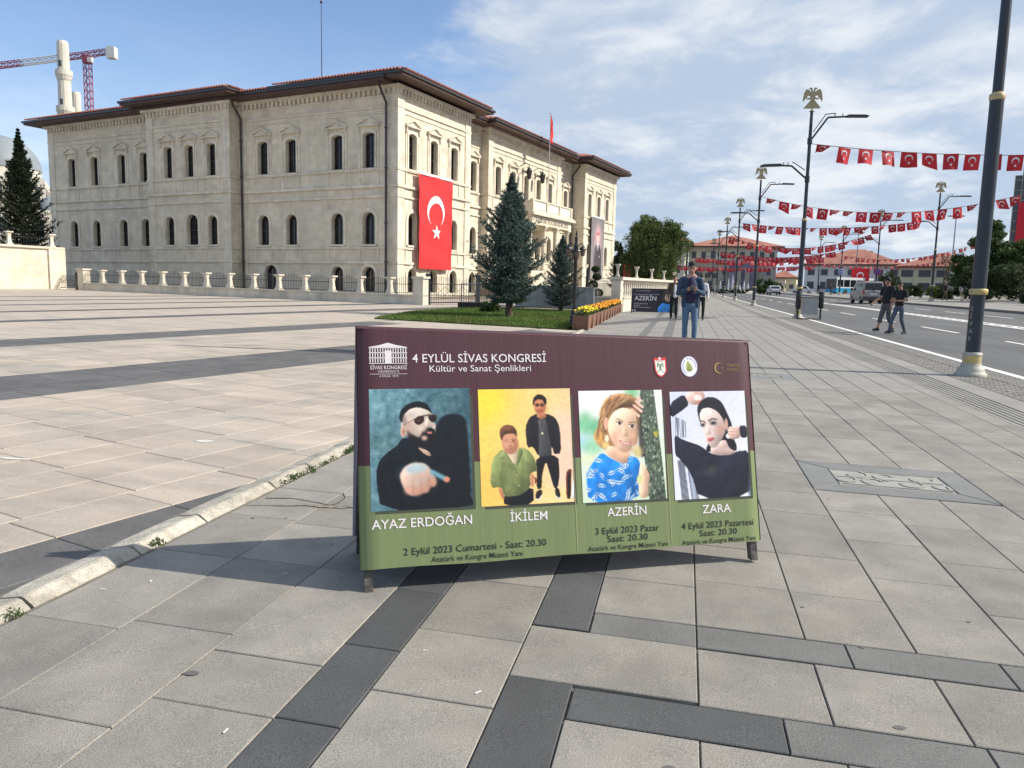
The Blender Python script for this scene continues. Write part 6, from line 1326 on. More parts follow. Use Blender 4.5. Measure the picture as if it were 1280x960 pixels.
# white balustrade along the walk on the right
bal = empty('balustrade', gp(-3.15, 37.3), 0, 'white classical balustrade on a high wall beside the sidewalk, behind the AZERİN board', 'balustrade')
sl = (gz(-1.0, 73) - gz(-3.15, 37.3)) / 36
rzb = -math.atan2(1.5, 12.7); bal.rotation_euler = (math.atan(sl), 0, rzb)
MB().box(-0.25, 0.25, 0, 20, -0.3, 0.62).build('base_wall', M['trim'], bal); MB().box(-0.30, 0.30, -0.05, 20, 0.62, 0.70).build('base_coping', M['white_stone'], bal); MB().box(-0.2, 0.2, -0.05, 20, 1.52, 1.66).build('top_rail', M['white_stone'], bal)
MB().box(-0.22, 0.22, -0.65, -0.052, -0.3, 1.50).build('end_pier', M['trim'], bal); MB().box(-0.28, 0.28, -0.71, -0.052, 1.52, 1.66).build('pier_cap', M['white_stone'], bal)
bm_ = MB().lathe([(0.09, 0), (0.09, 0.06), (0.05, 0.12), (0.075, 0.22), (0.085, 0.32), (0.045, 0.56), (0.04, 0.66), (0.07, 0.72), (0.08, 0.82)], n=8)
b0 = bm_.build('baluster', M['white_stone'], bal, (0, 0.25, 0.70))
for k in range(1, 34): link('baluster', b0.data, bal, (0, 0.25 + 0.58 * k, 0.70))
for k, y in enumerate((-0.4, 4.6, 9.6, 14.6, 19.6)):
    m_ = MB(); m_.lathe([(0.2, 0), (0.2, 0.06), (0.11, 0.14), (0.10, 0.42), (0.2, 0.6), (0.26, 0.64), (0.26, 0.70)], n=12); o = m_.build('post_urn', M['white_stone'], bal, (0, y, 1.67)); o.scale = (0.55, 0.55, 0.85)
# garden wall with white railings below the far wing
gw = empty('garden_wall', gp(-4.95, 35.6), R(8), 'low grey stone wall with white railings behind the flower boxes', 'wall')
MB().box(0, 1.62, -0.2, 0.2, -0.2, 0.62).build('wall_body', M['trim'], gw); MB().box(-0.05, 1.62, -0.26, 0.26, 0.62, 0.72).build('coping', M['white_stone'], gw)
wr = empty('white_railing', wp(2.9, 31.0, -0.2), -R(14.2), 'white spear topped railing standing in front of the far museum wing', 'fence')
m_ = MB()
for k in range(100): m_.tube((0, 0.14 * k, 0), (0, 0.14 * k, 2.1), 0.022, 0.022, 5)
for z in (0.25, 1.8): m_.box(-0.02, 0.02, 0, 13.9, z, z + 0.06)
m_.build('railing_bars', M['white_iron'], wr); MB().box(-0.15, 0.15, 0, 14, -0.4, -0.01).build('railing_base', M['trim'], wr)
# ------------------------------------------------------------ crowd barriers behind the big spruce
M['sheet_grey'] = mat('grey_sheet', (0.42, 0.43, 0.45), 0.7, 0.15, 3, 0.2, 20)
for k, (x, y, a, lb) in enumerate(((-9.9, 33.3, 8, 'dark based crowd barrier nearest the iron gate'), (-7.6, 33.8, 3, 'crowd barrier with a grey sheet behind the trunk of the big spruce'), (-5.95, 34.1, 6, 'rightmost crowd barrier, behind the small spruce'))):
    o = empty('crowd_barrier', gp(x, y), R(a), lb, 'barrier', 'crowd barriers'); w_ = 2.1
    m_ = MB(); m_.path([(0, 0, 0.18), (0, 0, 1.1), (w_, 0, 1.1), (w_, 0, 0.18), (0, 0, 0.18)], 0.02, 6); m_.build('frame', M['grey_iron'], o)
    m_ = MB(); [m_.tube((0.12 * j, 0, 0.18), (0.12 * j, 0, 1.1), 0.009, 0.009, 5) for j in range(1, 17)]; m_.build('bars', M['grey_iron'], o)
    for x1 in (0.25, w_ - 0.25): m_ = MB(); m_.path([(x1, -0.3, 0), (x1, 0, 0.2), (x1, 0.3, 0)], 0.018, 5); m_.build('foot', M['grey_iron'], o)
    if k > 0:
        m_ = MB(); V = [(0.1 + 1.9 * i / 20, 0.05 + 0.03 * math.sin(i * 1.9), z) for z in (0.12, 1.12) for i in range(21)]; m_.add(V, [(i, i + 1, 22 + i, 21 + i) for i in range(20)], 0, True); m_.build('sheet', M['sheet_grey'], o)
M['black_base'] = mat('black_rubber', (0.02, 0.02, 0.022), 0.8, 0.1)
o = MB(); o.box(0, 1.7, -0.25, 0.25, 0, 0.28); o.build('barrier_base_block', M['black_base'], None, gp(-9.9, 33.0), R(3), label='long low black block in front of the crowd barriers', cat='block')
# ------------------------------------------------------------ trees
def needles(mb_list, p, d, n, ln, nrng):
    pass
def spruce(label, x, y, h, rad, seed, mt, z0=0.0, low=0.12, dens=1.0, group=None, tips=False, ex=0.85):
    root = empty('spruce_tree', gp(x, y, z0), 0, label, 'spruce', group); g = np.random.default_rng(seed)
    MB().lathe([(0.032 * h, -0.1), (0.022 * h, 0.12 * h), (0.014 * h, 0.5 * h), (0.003 * h, h)], n=10).build('trunk', M['bark'], root)
    bm = MB(); P = []; Dn = []; S = []
    z = low * h; lev = 0
    while z < h * 0.985:
        t = (z / h - low) / (1 - low); rl = rad * np.interp(1 - t, [0, .08, .18, .35, .55, .75, .93, 1], [.012, .06, .17, .42, .70, .93, .98, .66]) * (0.88 + 0.12 * math.sin(lev * 1.9 + seed))
        nb = max(4, int((11 if t < 0.7 else 7) * dens))
        for k in range(nb):
            if g.random() < 0.12: continue
            a = 2 * PI * (k + g.uniform(-0.3, 0.3)) / nb + lev * 0.7; L_ = rl * g.uniform(0.6, 1.22); droop = g.uniform(-0.10, 0.12) - 0.16 * (1 - t) + 0.5 * t
            prev = np.array([0, 0, z]); m_ = 7
            pts = [prev]
            for i in range(1, m_ + 1):
                u = i / m_; pts.append(np.array([math.cos(a + 0.1 * u) * L_ * u, math.sin(a + 0.1 * u) * L_ * u, z + L_ * (droop * u + (0.36 + 0.25 * t) * u * u)]))
            if L_ > 0.25 * rad: bm.path([tuple(q) for q in pts[::2]], 0.006 * h * 0.5, 4)
            for i in range(1, m_ + 1):
                q0, q1 = pts[i - 1], pts[i]; d = (q1 - q0); dl = np.linalg.norm(d) + 1e-9; dd = d / dl; side = np.array([-math.sin(a), math.cos(a), 0])
                u = i / m_
                if u < 0.22: continue
                for s in (-1, 0, 1):       # twigs to both sides and along the axis
                    tl = (0.30 * L_ * (1 - 0.55 * u) + 0.022 * h * (1.02 - t)) * g.uniform(0.6, 1.15) if s else dl * 1.1
                    td = dd * 0.75 + side * s * 0.8 + np.array([0, 0, g.uniform(-0.15, 0.12)]); td = td / np.linalg.norm(td)
                    nn = max(2, int(tl / (0.018 * h)))
                    for j in range(nn): P.append(q0 + d * g.random() * 0.6 + td * tl * (j + g.random()) / nn); Dn.append(td); S.append(u * (0.6 + 0.4 * (j + 1) / nn))
        z += h * (0.036 - 0.014 * t); lev += 1
    for j in range(26): P.append(np.array([0, 0, h * (0.92 + 0.07 * j / 25)])); Dn.append(np.array([0.02, 0, 1.0])); S.append(0.9)
    P = np.array(P); Dn = np.array(Dn); n = len(P); k = 6
    Pn = np.repeat(P, k, 0); Dd = np.repeat(Dn, k, 0); r_ = g.normal(size=(n * k, 3)); r_ -= (r_ * Dd).sum(1)[:, None] * Dd; r_ /= np.linalg.norm(r_, axis=1)[:, None] + 1e-9
    ln = g.uniform(0.7, 1.3, (n * k, 1)) * 0.021 * h ** 0.85 * 1.25 * np.interp(Pn[:, 2:] / h, [0, 0.85, 1.0], [1, 1, 0.45]); dirn = Dd * 0.75 + r_ * 0.62; w_ = np.cross(dirn, g.normal(size=(n * k, 3))); w_ /= np.linalg.norm(w_, axis=1)[:, None] + 1e-9
    V = np.stack([Pn - w_ * 0.0034 * h ** .8 * 1.3, Pn + w_ * 0.0034 * h ** .8 * 1.3, Pn + dirn * ln], 1)
    bm.build('branches', M['bark'], root); S_ = np.repeat(np.array(S), k); o = link('crown', quads_mesh('crown', V, [mt, M['spruce_tip']] if tips else [mt], ((S_ > 0.62) & (g.random(n * k) < 0.55)).astype(int) if tips else None), root); return root
def leaves(c, r, n, g, size, shell=0.55):
    d = g.normal(size=(n, 3)); d /= np.linalg.norm(d, axis=1)[:, None]; rr = (shell + (1 - shell) * g.random((n, 1)) ** 0.5); P = np.array(c) + d * rr * np.array(r)
    a = g.normal(size=(n, 3)); a /= np.linalg.norm(a, axis=1)[:, None]; b = np.cross(a, g.normal(size=(n, 3))); b /= np.linalg.norm(b, axis=1)[:, None] + 1e-9; s = size * g.uniform(0.6, 1.3, (n, 1))
    return np.stack([P - a * s, P + b * s * 0.55, P + a * s, P - b * s * 0.55], 1)
def broad(label, name, x, y, h, blobs, n, mt, seed, size, z0=0, trunk=0.15, cat='tree', group=None, limbs=True, hang=0):
    root = empty(name, gp(x, y, z0), 0, label, cat, group); g = np.random.default_rng(seed); V = []
    tot = sum(b[3] * b[5] for b in blobs); tm = MB()
    if trunk: tm.lathe([(trunk * 1.4, -0.1), (trunk, 0.15 * h), (trunk * 0.6, 0.45 * h)], n=10)
    for bx, by, bz, rx, ry, rz_ in blobs:
        k = int(n * rx * rz_ / tot); sub = max(5, k // 90)
        for _ in range(sub):     # every blob is itself many small clumps
            d = g.normal(size=3); d /= np.linalg.norm(d); q = np.array([bx, by, bz]) + d * np.array([rx, ry, rz_]) * g.uniform(0.3, 0.95); cr = g.uniform(0.18, 0.36) * min(rx, rz_) + size
            V.append(leaves(q, (cr, cr, cr * g.uniform(0.6, 1)), max(4, k // sub), g, size, 0.2))
            if hang and d[2] < 0.5 and g.random() < 0.9:
                m_ = 40; hl = g.uniform(0.3, 1.0) * hang; t = g.random((m_, 1)); Pp = q + np.concatenate([g.normal(0, .05, (m_, 2)), -t * hl], 1); a = np.tile([[0, 0, -1.0]], (m_, 1)) + g.normal(0, .3, (m_, 3)); b = np.cross(a, g.normal(size=(m_, 3))); b /= np.linalg.norm(b, axis=1)[:, None]
                V.append(np.stack([Pp - a * size, Pp + b * size * .35, Pp + a * size, Pp - b * size * .35], 1))
        if limbs and trunk: tm.path([(0, 0, 0.25 * h), (bx * 0.5, by * 0.5, 0.3 * h + (bz - 0.3 * h) * 0.6), (bx, by, bz)], trunk * 0.28, 5)
    if trunk: tm.build('trunk', M['bark'], root)
    link('crown', quads_mesh('crown', np.concatenate(V), [mt]), root); return root
M['spruce_tip'] = leaf_mat('silvery_new_needles', (0.13, 0.185, 0.16), (0.17, 0.22, 0.20)); M['spruce_a'] = leaf_mat('blue_green_needles', (0.065, 0.112, 0.095), (0.125, 0.18, 0.165)); M['spruce_b'] = leaf_mat('dark_green_needles', (0.018, 0.030, 0.016), (0.032, 0.05, 0.028)); M['spruce_c'] = leaf_mat('blue_grey_needles', (0.055, 0.08, 0.07), (0.10, 0.13, 0.125))
M['willow'] = leaf_mat('willow_leaves', (0.085, 0.125, 0.036), (0.135, 0.175, 0.06)); M['dark_leaf'] = leaf_mat('dark_leaves', (0.034, 0.056, 0.022), (0.055, 0.08, 0.032)); M['mid_leaf'] = leaf_mat('mid_green_leaves', (0.06, 0.10, 0.028), (0.09, 0.13, 0.045)); M['yellow_leaf'] = leaf_mat('yellow_green_leaves', (0.12, 0.16, 0.02), (0.16, 0.17, 0.03))
spruce('big blue green spruce standing on the lawn before the museum', -6.05, 26.3, 5.0, 1.4, 3, M['spruce_a'], low=0.12, tips=True, dens=1.5, ex=0.92)
spruce('smaller darker spruce behind the lantern post', -5.2, 32.6, 3.35, 0.98, 8, M['spruce_c'], tips=True, low=0.10, ex=0.8)
spruce('tall black green spruce behind the high wall at the left edge', -50.3, 50.1, 11.9, 2.5, 12, M['spruce_b'], low=0.06, dens=1.1, ex=0.95)
spruce('dark conifer squeezed between the museum and the willow', -6.4, 76, 5.4, 1.3, 15, M['spruce_b'], low=0.08)
wb = []; g_ = random.Random(6)
for k in range(38):
    a = g_.uniform(0, 2 * PI); rr = g_.uniform(0.2, 2.1); z = g_.uniform(1.5, 6.0); f = math.sqrt(max(0.1, 1 - ((z - 3.7) / 3.4) ** 2)); wb.append((math.cos(a) * rr * f, math.sin(a) * rr * f, z, g_.uniform(0.6, 1.05), g_.uniform(0.6, 1.05), g_.uniform(0.5, 0.95)))
wb.append((0, 0, 3.8, 2.3, 2.3, 2.3))
broad('broad willow with drooping dark green branches beside the far museum wing', 'willow_tree', -2.55, 59.5, 7.0, wb, 120000, M['willow'], 4, 0.062, trunk=0.17, hang=1.9)
broad('small dark shrub left of the big spruce trunk on the lawn', 'shrub', -7.35, 29.0, 0.6, [(0, 0, .28, .5, .45, .32)], 1500, M['mid_leaf'], 2, 0.05, trunk=0, cat='shrub')
# clipped spiral shrub
tp = empty('topiary', gp(-4.3, 37.2), 0, 'clipped shrub of stacked green balls behind the lantern post', 'topiary'); MB().tube((0, 0, 0), (0, 0, 2.1), 0.03).build('stem', M['bark'], tp)
g = np.random.default_rng(5); V = np.concatenate([leaves((ox, 0, z), (r, r, r * .75), 900, g, 0.035, 0.7) for ox, z, r in ((0, 0.35, .36), (0.12, 0.85, .3), (-0.1, 1.25, .26), (0.08, 1.62, .22), (0, 2.0, .2))]); link('foliage', quads_mesh('foliage', V, [M['dark_leaf']]), tp)
# far right trees and hedges
def blobs(n, rx, ry, z0, z1, r, seed):
    q = random.Random(seed); return [(q.uniform(-rx, rx), q.uniform(-ry, ry), q.uniform(z0, z1), r * q.uniform(.7, 1.2), r * q.uniform(.7, 1.2), r * q.uniform(.7, 1.1)) for _ in range(n)]
broad('tall leafy tree behind the hedge at the right edge', 'leafy_tree', 30.0, 86.5, 8.2, [(0, 0, 7.0, 1.0, 1.0, 1.2), (-.4, 0, 5.6, 1.7, 1.7, 1.3), (1.4, 0, 4.6, 2.2, 2, 1.5), (-1.6, 0, 3.8, 1.8, 1.8, 1.5), (3.2, 0, 5.2, 1.5, 1.5, 1.5), (0, 0, 3, 2.5, 2.2, 1.5), (-2.6, 0, 2.4, 1.6, 1.5, 1.4)], 30000, M['mid_leaf'], 5, 0.14, trunk=0.2)
broad('lower leafy tree at the right edge under the tower', 'leafy_tree', 33.8, 80, 6.6, blobs(14, 2.4, 1.5, 1.5, 5, 1.6, 3), 22000, M['mid_leaf'], 6, 0.14, trunk=0.2)
broad('large rounded hedge behind the nearest lamp post', 'hedge', 27.6, 74.0, 3.4, blobs(18, 3.6, 1.6, .8, 2.9, 1.25, 8), 34000, M['dark_leaf'], 7, 0.10, trunk=0, cat='hedge')
broad('low hedge running along the right edge of the far pavement', 'hedge', 26.2, 63.5, 1.6, blobs(10, 1.6, 4.5, .5, 1.0, .8, 9), 12000, M['dark_leaf'], 8, 0.08, trunk=0, cat='hedge')
broad('round dark bush just right of the two crossing men', 'round_bush', 24.6, 104, 3.1, [(0, 0, 1.7, 1.5, 1.5, 1.5)], 5000, M['dark_leaf'], 9, 0.1, trunk=.1, cat='bush', limbs=False)
broad('wide low hedge under the round dark bush', 'hedge', 25.0, 97, 2.0, blobs(9, 3.6, 1.2, .5, 1.2, .9, 10), 9000, M['dark_leaf'], 10, 0.09, trunk=0, cat='hedge')
broad('small yellow green bush beside the walking person in white', 'bush', 26.6, 92, 1.6, [(0, 0, .8, .9, .9, .75)], 3000, M['yellow_leaf'], 11, 0.08, trunk=0, cat='bush')
broad('dark green hedge between the far lamp and the yellow bush', 'hedge', 28.8, 90, 1.6, blobs(6, 2.6, .8, .4, .9, .8, 11), 5000, M['dark_leaf'], 12, 0.09, trunk=0, cat='hedge')
broad('green bushes beside the white car, before the fountain', 'bush', 15.6, 150, 3.2, blobs(8, 2.4, 1.4, .8, 2.4, 1.1, 12), 6000, M['mid_leaf'], 13, 0.13, trunk=0, cat='bush')
bt = empty('bare_tree', gp(29.5, 99), 0, 'leafless brown tree in front of the long red roofed building', 'tree'); m_ = MB(); q = random.Random(2)
def grow(p, d, l, r, k):
    e = p + d * l; m_.tube(p, e, r, r * .65, 5)
    if k:
        for _ in range(3): grow(e, (d + Vector((q.uniform(-.7, .7), q.uniform(-.7, .7), q.uniform(-.1, .5)))).normalized(), l * .68, r * .6, k - 1)
grow(Vector((0, 0, 0)), Vector((0, 0, 1)), 1.9, 0.12, 5); m_.build('trunk', M['bark'], bt)
# ------------------------------------------------------------ flower boxes
M['box_wood'] = mat('brown_box_wood', (0.17, 0.085, 0.055), 0.8, 0.25, 6, 0.4, 30, stretch=(1, 1, 6), rnd=0.12); M['marigold'] = mat('orange_petals', (0.75, 0.26, 0.01), 0.7, 0.2, 20, c2=(0.80, 0.42, 0.02)); M['yellow_fl'] = mat('yellow_petals', (0.78, 0.62, 0.03), 0.7, 0.15, 20); M['soil'] = mat('soil', (0.05, 0.035, 0.025), 0.95, 0.2, 20)
g = np.random.default_rng(11); q = random.Random(3)
names = ['nearest', 'second nearest', 'third nearest', 'fourth nearest', 'fifth nearest', 'sixth nearest', 'sixth farthest', 'fifth farthest', 'fourth farthest', 'third farthest', 'second farthest', 'farthest']
for k in range(11):
    y = 22.15 + 1.36 * k; x = -2.87 - 0.018 * (y - 22.15); lb = names[k if k < 5 else k + 1] + ' brown wooden flower box of the row, filled with ' + ('yellow marigolds' if k < 2 else 'orange marigolds')
    o = empty('flower_box', gp(x, y), R(1), lb, 'planter', 'brown flower boxes beside the sidewalk')
    m_ = MB(); a, b, h = 0.17, 0.63, 0.40; A, B = a + 0.05, b + 0.03
    m_.add([(-a, -b, 0), (a, -b, 0), (a, b, 0), (-a, b, 0), (-A, -B, h), (A, -B, h), (A, B, h), (-A, B, h), (-A + .03, -B + .03, h), (A - .03, -B + .03, h), (A - .03, B - .03, h), (-A + .03, B - .03, h)], [(0, 1, 5, 4), (1, 2, 6, 5), (2, 3, 7, 6), (3, 0, 4, 7), (4, 5, 9, 8), (5, 6, 10, 9), (6, 7, 11, 10), (7, 4, 8, 11)]); 
    for s in (-1, 1):
        for yy_ in (-b, b): m_.cb((s * (a + 0.03), yy_, h / 2), (0.05, 0.07, h + 0.02))
    m_.build('box', M['box_wood'], o); MB().box(-a, a, -b, b, 0.30, 0.34).build('soil', M['soil'], o)
    link('foliage', quads_mesh('foliage', leaves((0, 0, 0.46), (0.24, 0.66, 0.13), 700, g, 0.035, 0.0), [M['mid_leaf']]), o)
    m_ = MB()
    for j in range(46 if k else 34):
        x_, y_ = q.uniform(-.22, .24), q.uniform(-.64, .64); m_.ell((x_, y_, 0.56 + q.uniform(-.03, .07) - abs(x_) * .15), (0.042, 0.042, 0.026), 7, 4)
    m_.build('blossoms', M['yellow_fl'] if k < 2 else M['marigold'], o)
# ------------------------------------------------------------ lantern post
lp = empty('lantern_post', gp(-3.28, 23.1), R(20), 'black ornamental post with hanging lanterns at the corner of the lawn', 'street lamp')
MB().lathe([(0.17, 0), (0.17, 0.06), (0.12, 0.10), (0.13, 0.3), (0.09, 0.36), (0.085, 0.48), (0.06, 0.52)], n=14).build('base', M['iron'], lp); MB().lathe([(0.055, 0.5), (0.05, 2.0), (0.065, 2.02), (0.065, 2.4), (0.05, 2.45), (0.045, 2.6), (0.06, 2.64), (0.02, 2.72), (0.035, 2.76), (0.005, 2.92)], n=12).build('post', M['iron'], lp)
M['lamp_glass'] = mat('amber_lamp_glass', (0.14, 0.10, 0.09), 0.25, 0.1)
for k in range(4):
    a = k * PI / 2; c_, s_ = math.cos(a), math.sin(a); rr = 0.215; z = 2.42 if k % 2 == 0 else 2.34
    m_ = MB(); m_.path([(c_ * .05, s_ * .05, z), (c_ * .17, s_ * .17, z + .10), (c_ * rr, s_ * rr, z + .06), (c_ * rr, s_ * rr, z - .02)], 0.014, 6); m_.path([(c_ * .05, s_ * .05, z - .22), (c_ * .2, s_ * .2, z - .08), (c_ * .26, s_ * .26, z + .03)], 0.01, 5); ar = m_.build('arm', M['iron'], lp)
    MB().lathe([(0.02, 0), (0.09, -0.05), (0.105, -0.08), (0.095, -0.10)], (c_ * rr, s_ * rr, z), 8, sm=False).build('lantern_cap', M['iron'], ar); MB().lathe([(0.085, -0.10), (0.06, -0.27), (0.03, -0.30)], (c_ * rr, s_ * rr, z), 8).build('lantern_glass', M['lamp_glass'], ar)
o = empty('floodlight_post', gp(-4.45, 35.0), 0, 'short dark leaning post behind the lantern post', 'post'); MB().tube((0, 0, 0), (0.06, 0, 1.95), 0.05, 0.075, 8).build('post', M['iron'], o)
# ------------------------------------------------------------ weeds, paint marks and litter on the ground
V = []
g = np.random.default_rng(3)
for k in range(44):
    y = g.uniform(4.35, 5.95) if k < 40 else g.choice([3.16, 2.32, 3.92]); x = kx(y) + g.normal(0.022, 0.02); V.append(leaves((x, y, gz(x, y) + 0.010), (0.03, 0.045, 0.016), 34, g, 0.008, 0.1))
tag(link('kerb_weeds', quads_mesh('kerb_weeds', np.concatenate(V), [M['mid_leaf']])), label='small green weeds growing along the kerb joint', cat='weeds', kind='stuff')
for (x, y, a, ln, wd, lb) in ((-3.62, 2.98, 12, 0.32, 0.05, 'white paint smear on the dark slabs at the left edge'), (-4.5, 4.3, 5, 0.25, 0.035, 'thin white paint mark on the beige slabs at the left edge'), (-3.66, 5.25, 20, 0.14, 0.05, 'roundish white paint spot on the beige plaza slabs')):
    pts = [(ln / 2 * math.cos(t), wd / 2 * math.sin(t) * (1 + 0.3 * math.sin(3 * t))) for t in [2 * PI * i / 20 for i in range(20)]]; cs, sn = math.cos(R(a)), math.sin(R(a))
    m_ = MB(); m_.add([(x + p * cs - r * sn, y + p * sn + r * cs, gz(x + p * cs - r * sn, y + p * sn + r * cs) + 0.003) for p, r in pts], [tuple(range(20))]); m_.build('paint_mark', M['line'], label=lb, cat='paint mark')
q = random.Random(12)
spots = [(-1.26, 1.87, 'scrap on the dark strip at the bottom'), (-0.86, 2.5, ''), (-0.60, 2.28, ''), (-2.2, 2.75, ''), (-1.7, 3.0, ''), (0.2, 3.8, ''), (-2.33, 2.62, '')]
m_ = MB()
for x, y, _ in spots:
    a = q.uniform(0, PI); l_, w_ = q.uniform(.008, .014), q.uniform(.002, .005); cs, sn = math.cos(a), math.sin(a)
    m_.add([(x + u * l_ * cs - v * w_ * sn, y + u * l_ * sn + v * w_ * cs, gz(x, y) + 0.004) for u, v in ((-1, -1), (1, -.6), (1.1, 1), (-.9, .8))], [(0, 1, 2, 3)])
m_.build('paper_scraps', M['white'], label='tiny white paper scraps scattered over the foreground slabs', cat='litter', kind='stuff')
M['gum'] = mat('gum_stain', (0.12, 0.115, 0.11), 0.8, 0.2, 40); m_ = MB()
for k in range(40):
    x, y = q.uniform(-2.3, 3.2), q.uniform(1.7, 9); r_ = q.uniform(.005, .013)
    m_.add([(x + r_ * (1 + .25 * math.sin(3 * t + k)) * math.cos(t), y + r_ * .8 * math.sin(t), gz(x, y) + 0.0025 + GX * r_ * math.cos(t)) for t in [2 * PI * i / 12 for i in range(12)]], [tuple(range(12))])
for x, y, r_ in ((-1.56, 2.13, .026), (-2.36, 1.98, .014), (0.02, 2.05, .018), (0.72, 2.45, .02)): m_.add([(x + r_ * (1 + .2 * math.sin(2 * t)) * math.cos(t), y + r_ * .6 * math.sin(t), gz(x, y) + 0.0028) for t in [2 * PI * i / 14 for i in range(14)]], [tuple(range(14))])
m_.build('gum_stains', M['gum'], sidewalk, kind='stuff')
# a cracked, patched strip of mortar beside the kerb
M['mortar'] = mat('broken_mortar', (0.27, 0.24, 0.19), 0.95, 0.35, 30, 0.8, 60, c2=(0.15, 0.13, 0.10)); m_ = MB()
pts = [(-2.44 + 0.11 * i, 3.86 + 0.035 * i + q.uniform(-.018, .018)) for i in range(13)]; lo = [(a, b - q.uniform(.01, .06) * (0.4 + i / 9)) for i, (a, b) in enumerate(pts)]
m_.add([(a, b, gz(a, b) + 0.003 + q.uniform(0, .004)) for a, b in pts + lo], [(i, 13 + i, 14 + i, i + 1) for i in range(12)]); m_.build('mortar_patch', M['mortar'], sidewalk)
def crack(pts, w_=0.004):
    m_ = MB()
    for (a, b), (c, d) in zip(pts, pts[1:]):
        v = Vector((c - a, d - b)); n = Vector((-v.y, v.x)).normalized() * w_ * q.uniform(.5, 1.2); m_.add([(x, y, gz(x, y) + 0.0022) for x, y in ((a - n.x, b - n.y), (c - n.x, d - n.y), (c + n.x, d + n.y), (a + n.x, b + n.y))], [(0, 1, 2, 3)])
    return m_
M['crack'] = mat('crack_shadow', (0.03, 0.027, 0.024), 0.95, 0)
crack([(-2.40, 4.02), (-2.25, 4.07), (-2.08, 4.04), (-1.93, 4.0)]).build('crack', M['crack'], sidewalk); crack([(-2.02, 4.28), (-1.96, 4.18), (-1.95, 4.06), (-1.99, 3.98)]).build('crack', M['crack'], sidewalk)
# ------------------------------------------------------------ vehicles
M['van_paint'] = mat('grey_beige_car_paint', (0.27, 0.265, 0.25), 0.3, 0.05, 2, metal=0.3); M['car_white'] = mat('pale_car_paint', (0.62, 0.64, 0.67), 0.25, 0.04, 2); M['rubber'] = mat('tyre_rubber', (0.02, 0.02, 0.02), 0.8, 0.1); M['tail'] = mat('tail_lamp', (0.30, 0.02, 0.02), 0.25, 0); M['bumper'] = mat('dark_bumper', (0.05, 0.05, 0.055), 0.6, 0.1); M['bus_blue'] = mat('bus_blue', (0.03, 0.30, 0.50), 0.3, 0.04); M['bus_white'] = mat('bus_white', (0.66, 0.68, 0.70), 0.3, 0.04); M['plate_w'] = mat('number_plate', (0.6, 0.62, 0.66), 0.4, 0)
def vehicle(name, label, cat, loc, rz, L_, W_, prof, glass, mts, wheels, wr=0.31, taper=0.10, tails=True):
    """prof: side outline (y along, z); body narrows above the belt line; front at +y, rear at -y"""
    o = empty(name, loc, rz, label, cat); mb = MB(); n = len(prof); zb = 0.95
    def X(z): return W_ / 2 * (1 - taper * max(0, (z - zb)) / 0.9) - (0.03 if z < 0.35 else 0)
    for s in (-1, 1): mb.add([(s * X(z) * 0.97, y, z) for y, z in prof] + [(s * (X(z) - 0.06) * 0.97, y, z) for y, z in prof], [])
    V = []; 
    for f in (-1, -0.93, 0.93, 1):
        for y, z in prof:
            k = 0.045 if abs(f) == 1 else 0; cy_ = sum(p[0] for p in prof) / n; cz_ = sum(p[1] for p in prof) / n; V.append((f * X(z), y + (cy_ - y) * k, z + (cz_ - z) * k))
    mb = MB(); fcs = []
    for r_ in range(3): fcs += [(r_ * n + i, r_ * n + (i + 1) % n, (r_ + 1) * n + (i + 1) % n, (r_ + 1) * n + i) for i in range(n)]
    fcs += [tuple(range(n)), tuple(range(3 * n, 4 * n))[::-1]]; mb.add(V, fcs, 0); b = mb.build('body', mts, o)
    for kind, pts in glass:
        m_ = MB()
        if kind == 'side':
            for s in (-1, 1): m_.add([(s * (X(z) + 0.006), y, z) for y, z in pts], [tuple(range(len(pts)))])
            m_.build('side_windows', M['glass'], o)
        else:
            (x0, y0, z0), (x1, y1, z1) = pts; m_.add([(x0, y0, z0), (x1, y0, z0), (x1 * .92 if x1 > 0.2 else x1, y1, z1), (x0 * .92 if x0 < -0.2 else x0, y1, z1)], [(0, 1, 2, 3)]); m_.build('rear_window' if y0 < 0 else 'windscreen', M['glass'], o)
    for y in wheels:
        for s in (-1, 1):
            w_ = MB(); prof_ = [(wr, -0.1), (wr, 0.1)]; v = []
            w_.tube((s * (W_ / 2 - 0.21), y, wr), (s * (W_ / 2 - 0.005), y, wr), wr, wr, 20); wo = w_.build('wheel', M['rubber'], o); MB().tube((s * (W_ / 2 - 0.02), y, wr), (s * (W_ / 2 + 0.004), y, wr), wr * .62, wr * .5, 12).build('rim', M['grey_iron'], wo)
    return o
yR = -2.1
van = vehicle('van', 'grey beige panel van with tinted rear windows driving away on the road', 'van', gp(15.3, 71.5), R(3), 4.2, 1.72, [(-2.1, 0.35), (-2.1, 1.0), (-2.0, 1.15), (-1.88, 1.78), (-1.7, 1.86), (0.5, 1.86), (0.75, 1.80), (1.25, 1.22), (1.95, 1.05), (2.1, 0.75), (2.1, 0.3), (-2.0, 0.28)],
        [('side', [(-1.75, 1.15), (-0.6, 1.15), (-0.6, 1.68), (-1.65, 1.68)]), ('side', [(-0.5, 1.15), (1.1, 1.15), (0.68, 1.68), (-0.5, 1.68)]), ('end', [(-0.70, -2.022, 1.13), (-0.03, -1.925, 1.70)]), ('end', [(0.03, -2.022, 1.13), (0.70, -1.925, 1.70)])], M['van_paint'], (-1.35, 1.3))
for s in (-1, 1): MB().box(s * 0.79 - 0.06, s * 0.79 + 0.06, -2.125, -2.05, 0.75, 1.15).build('tail_lamp', M['tail'], van)
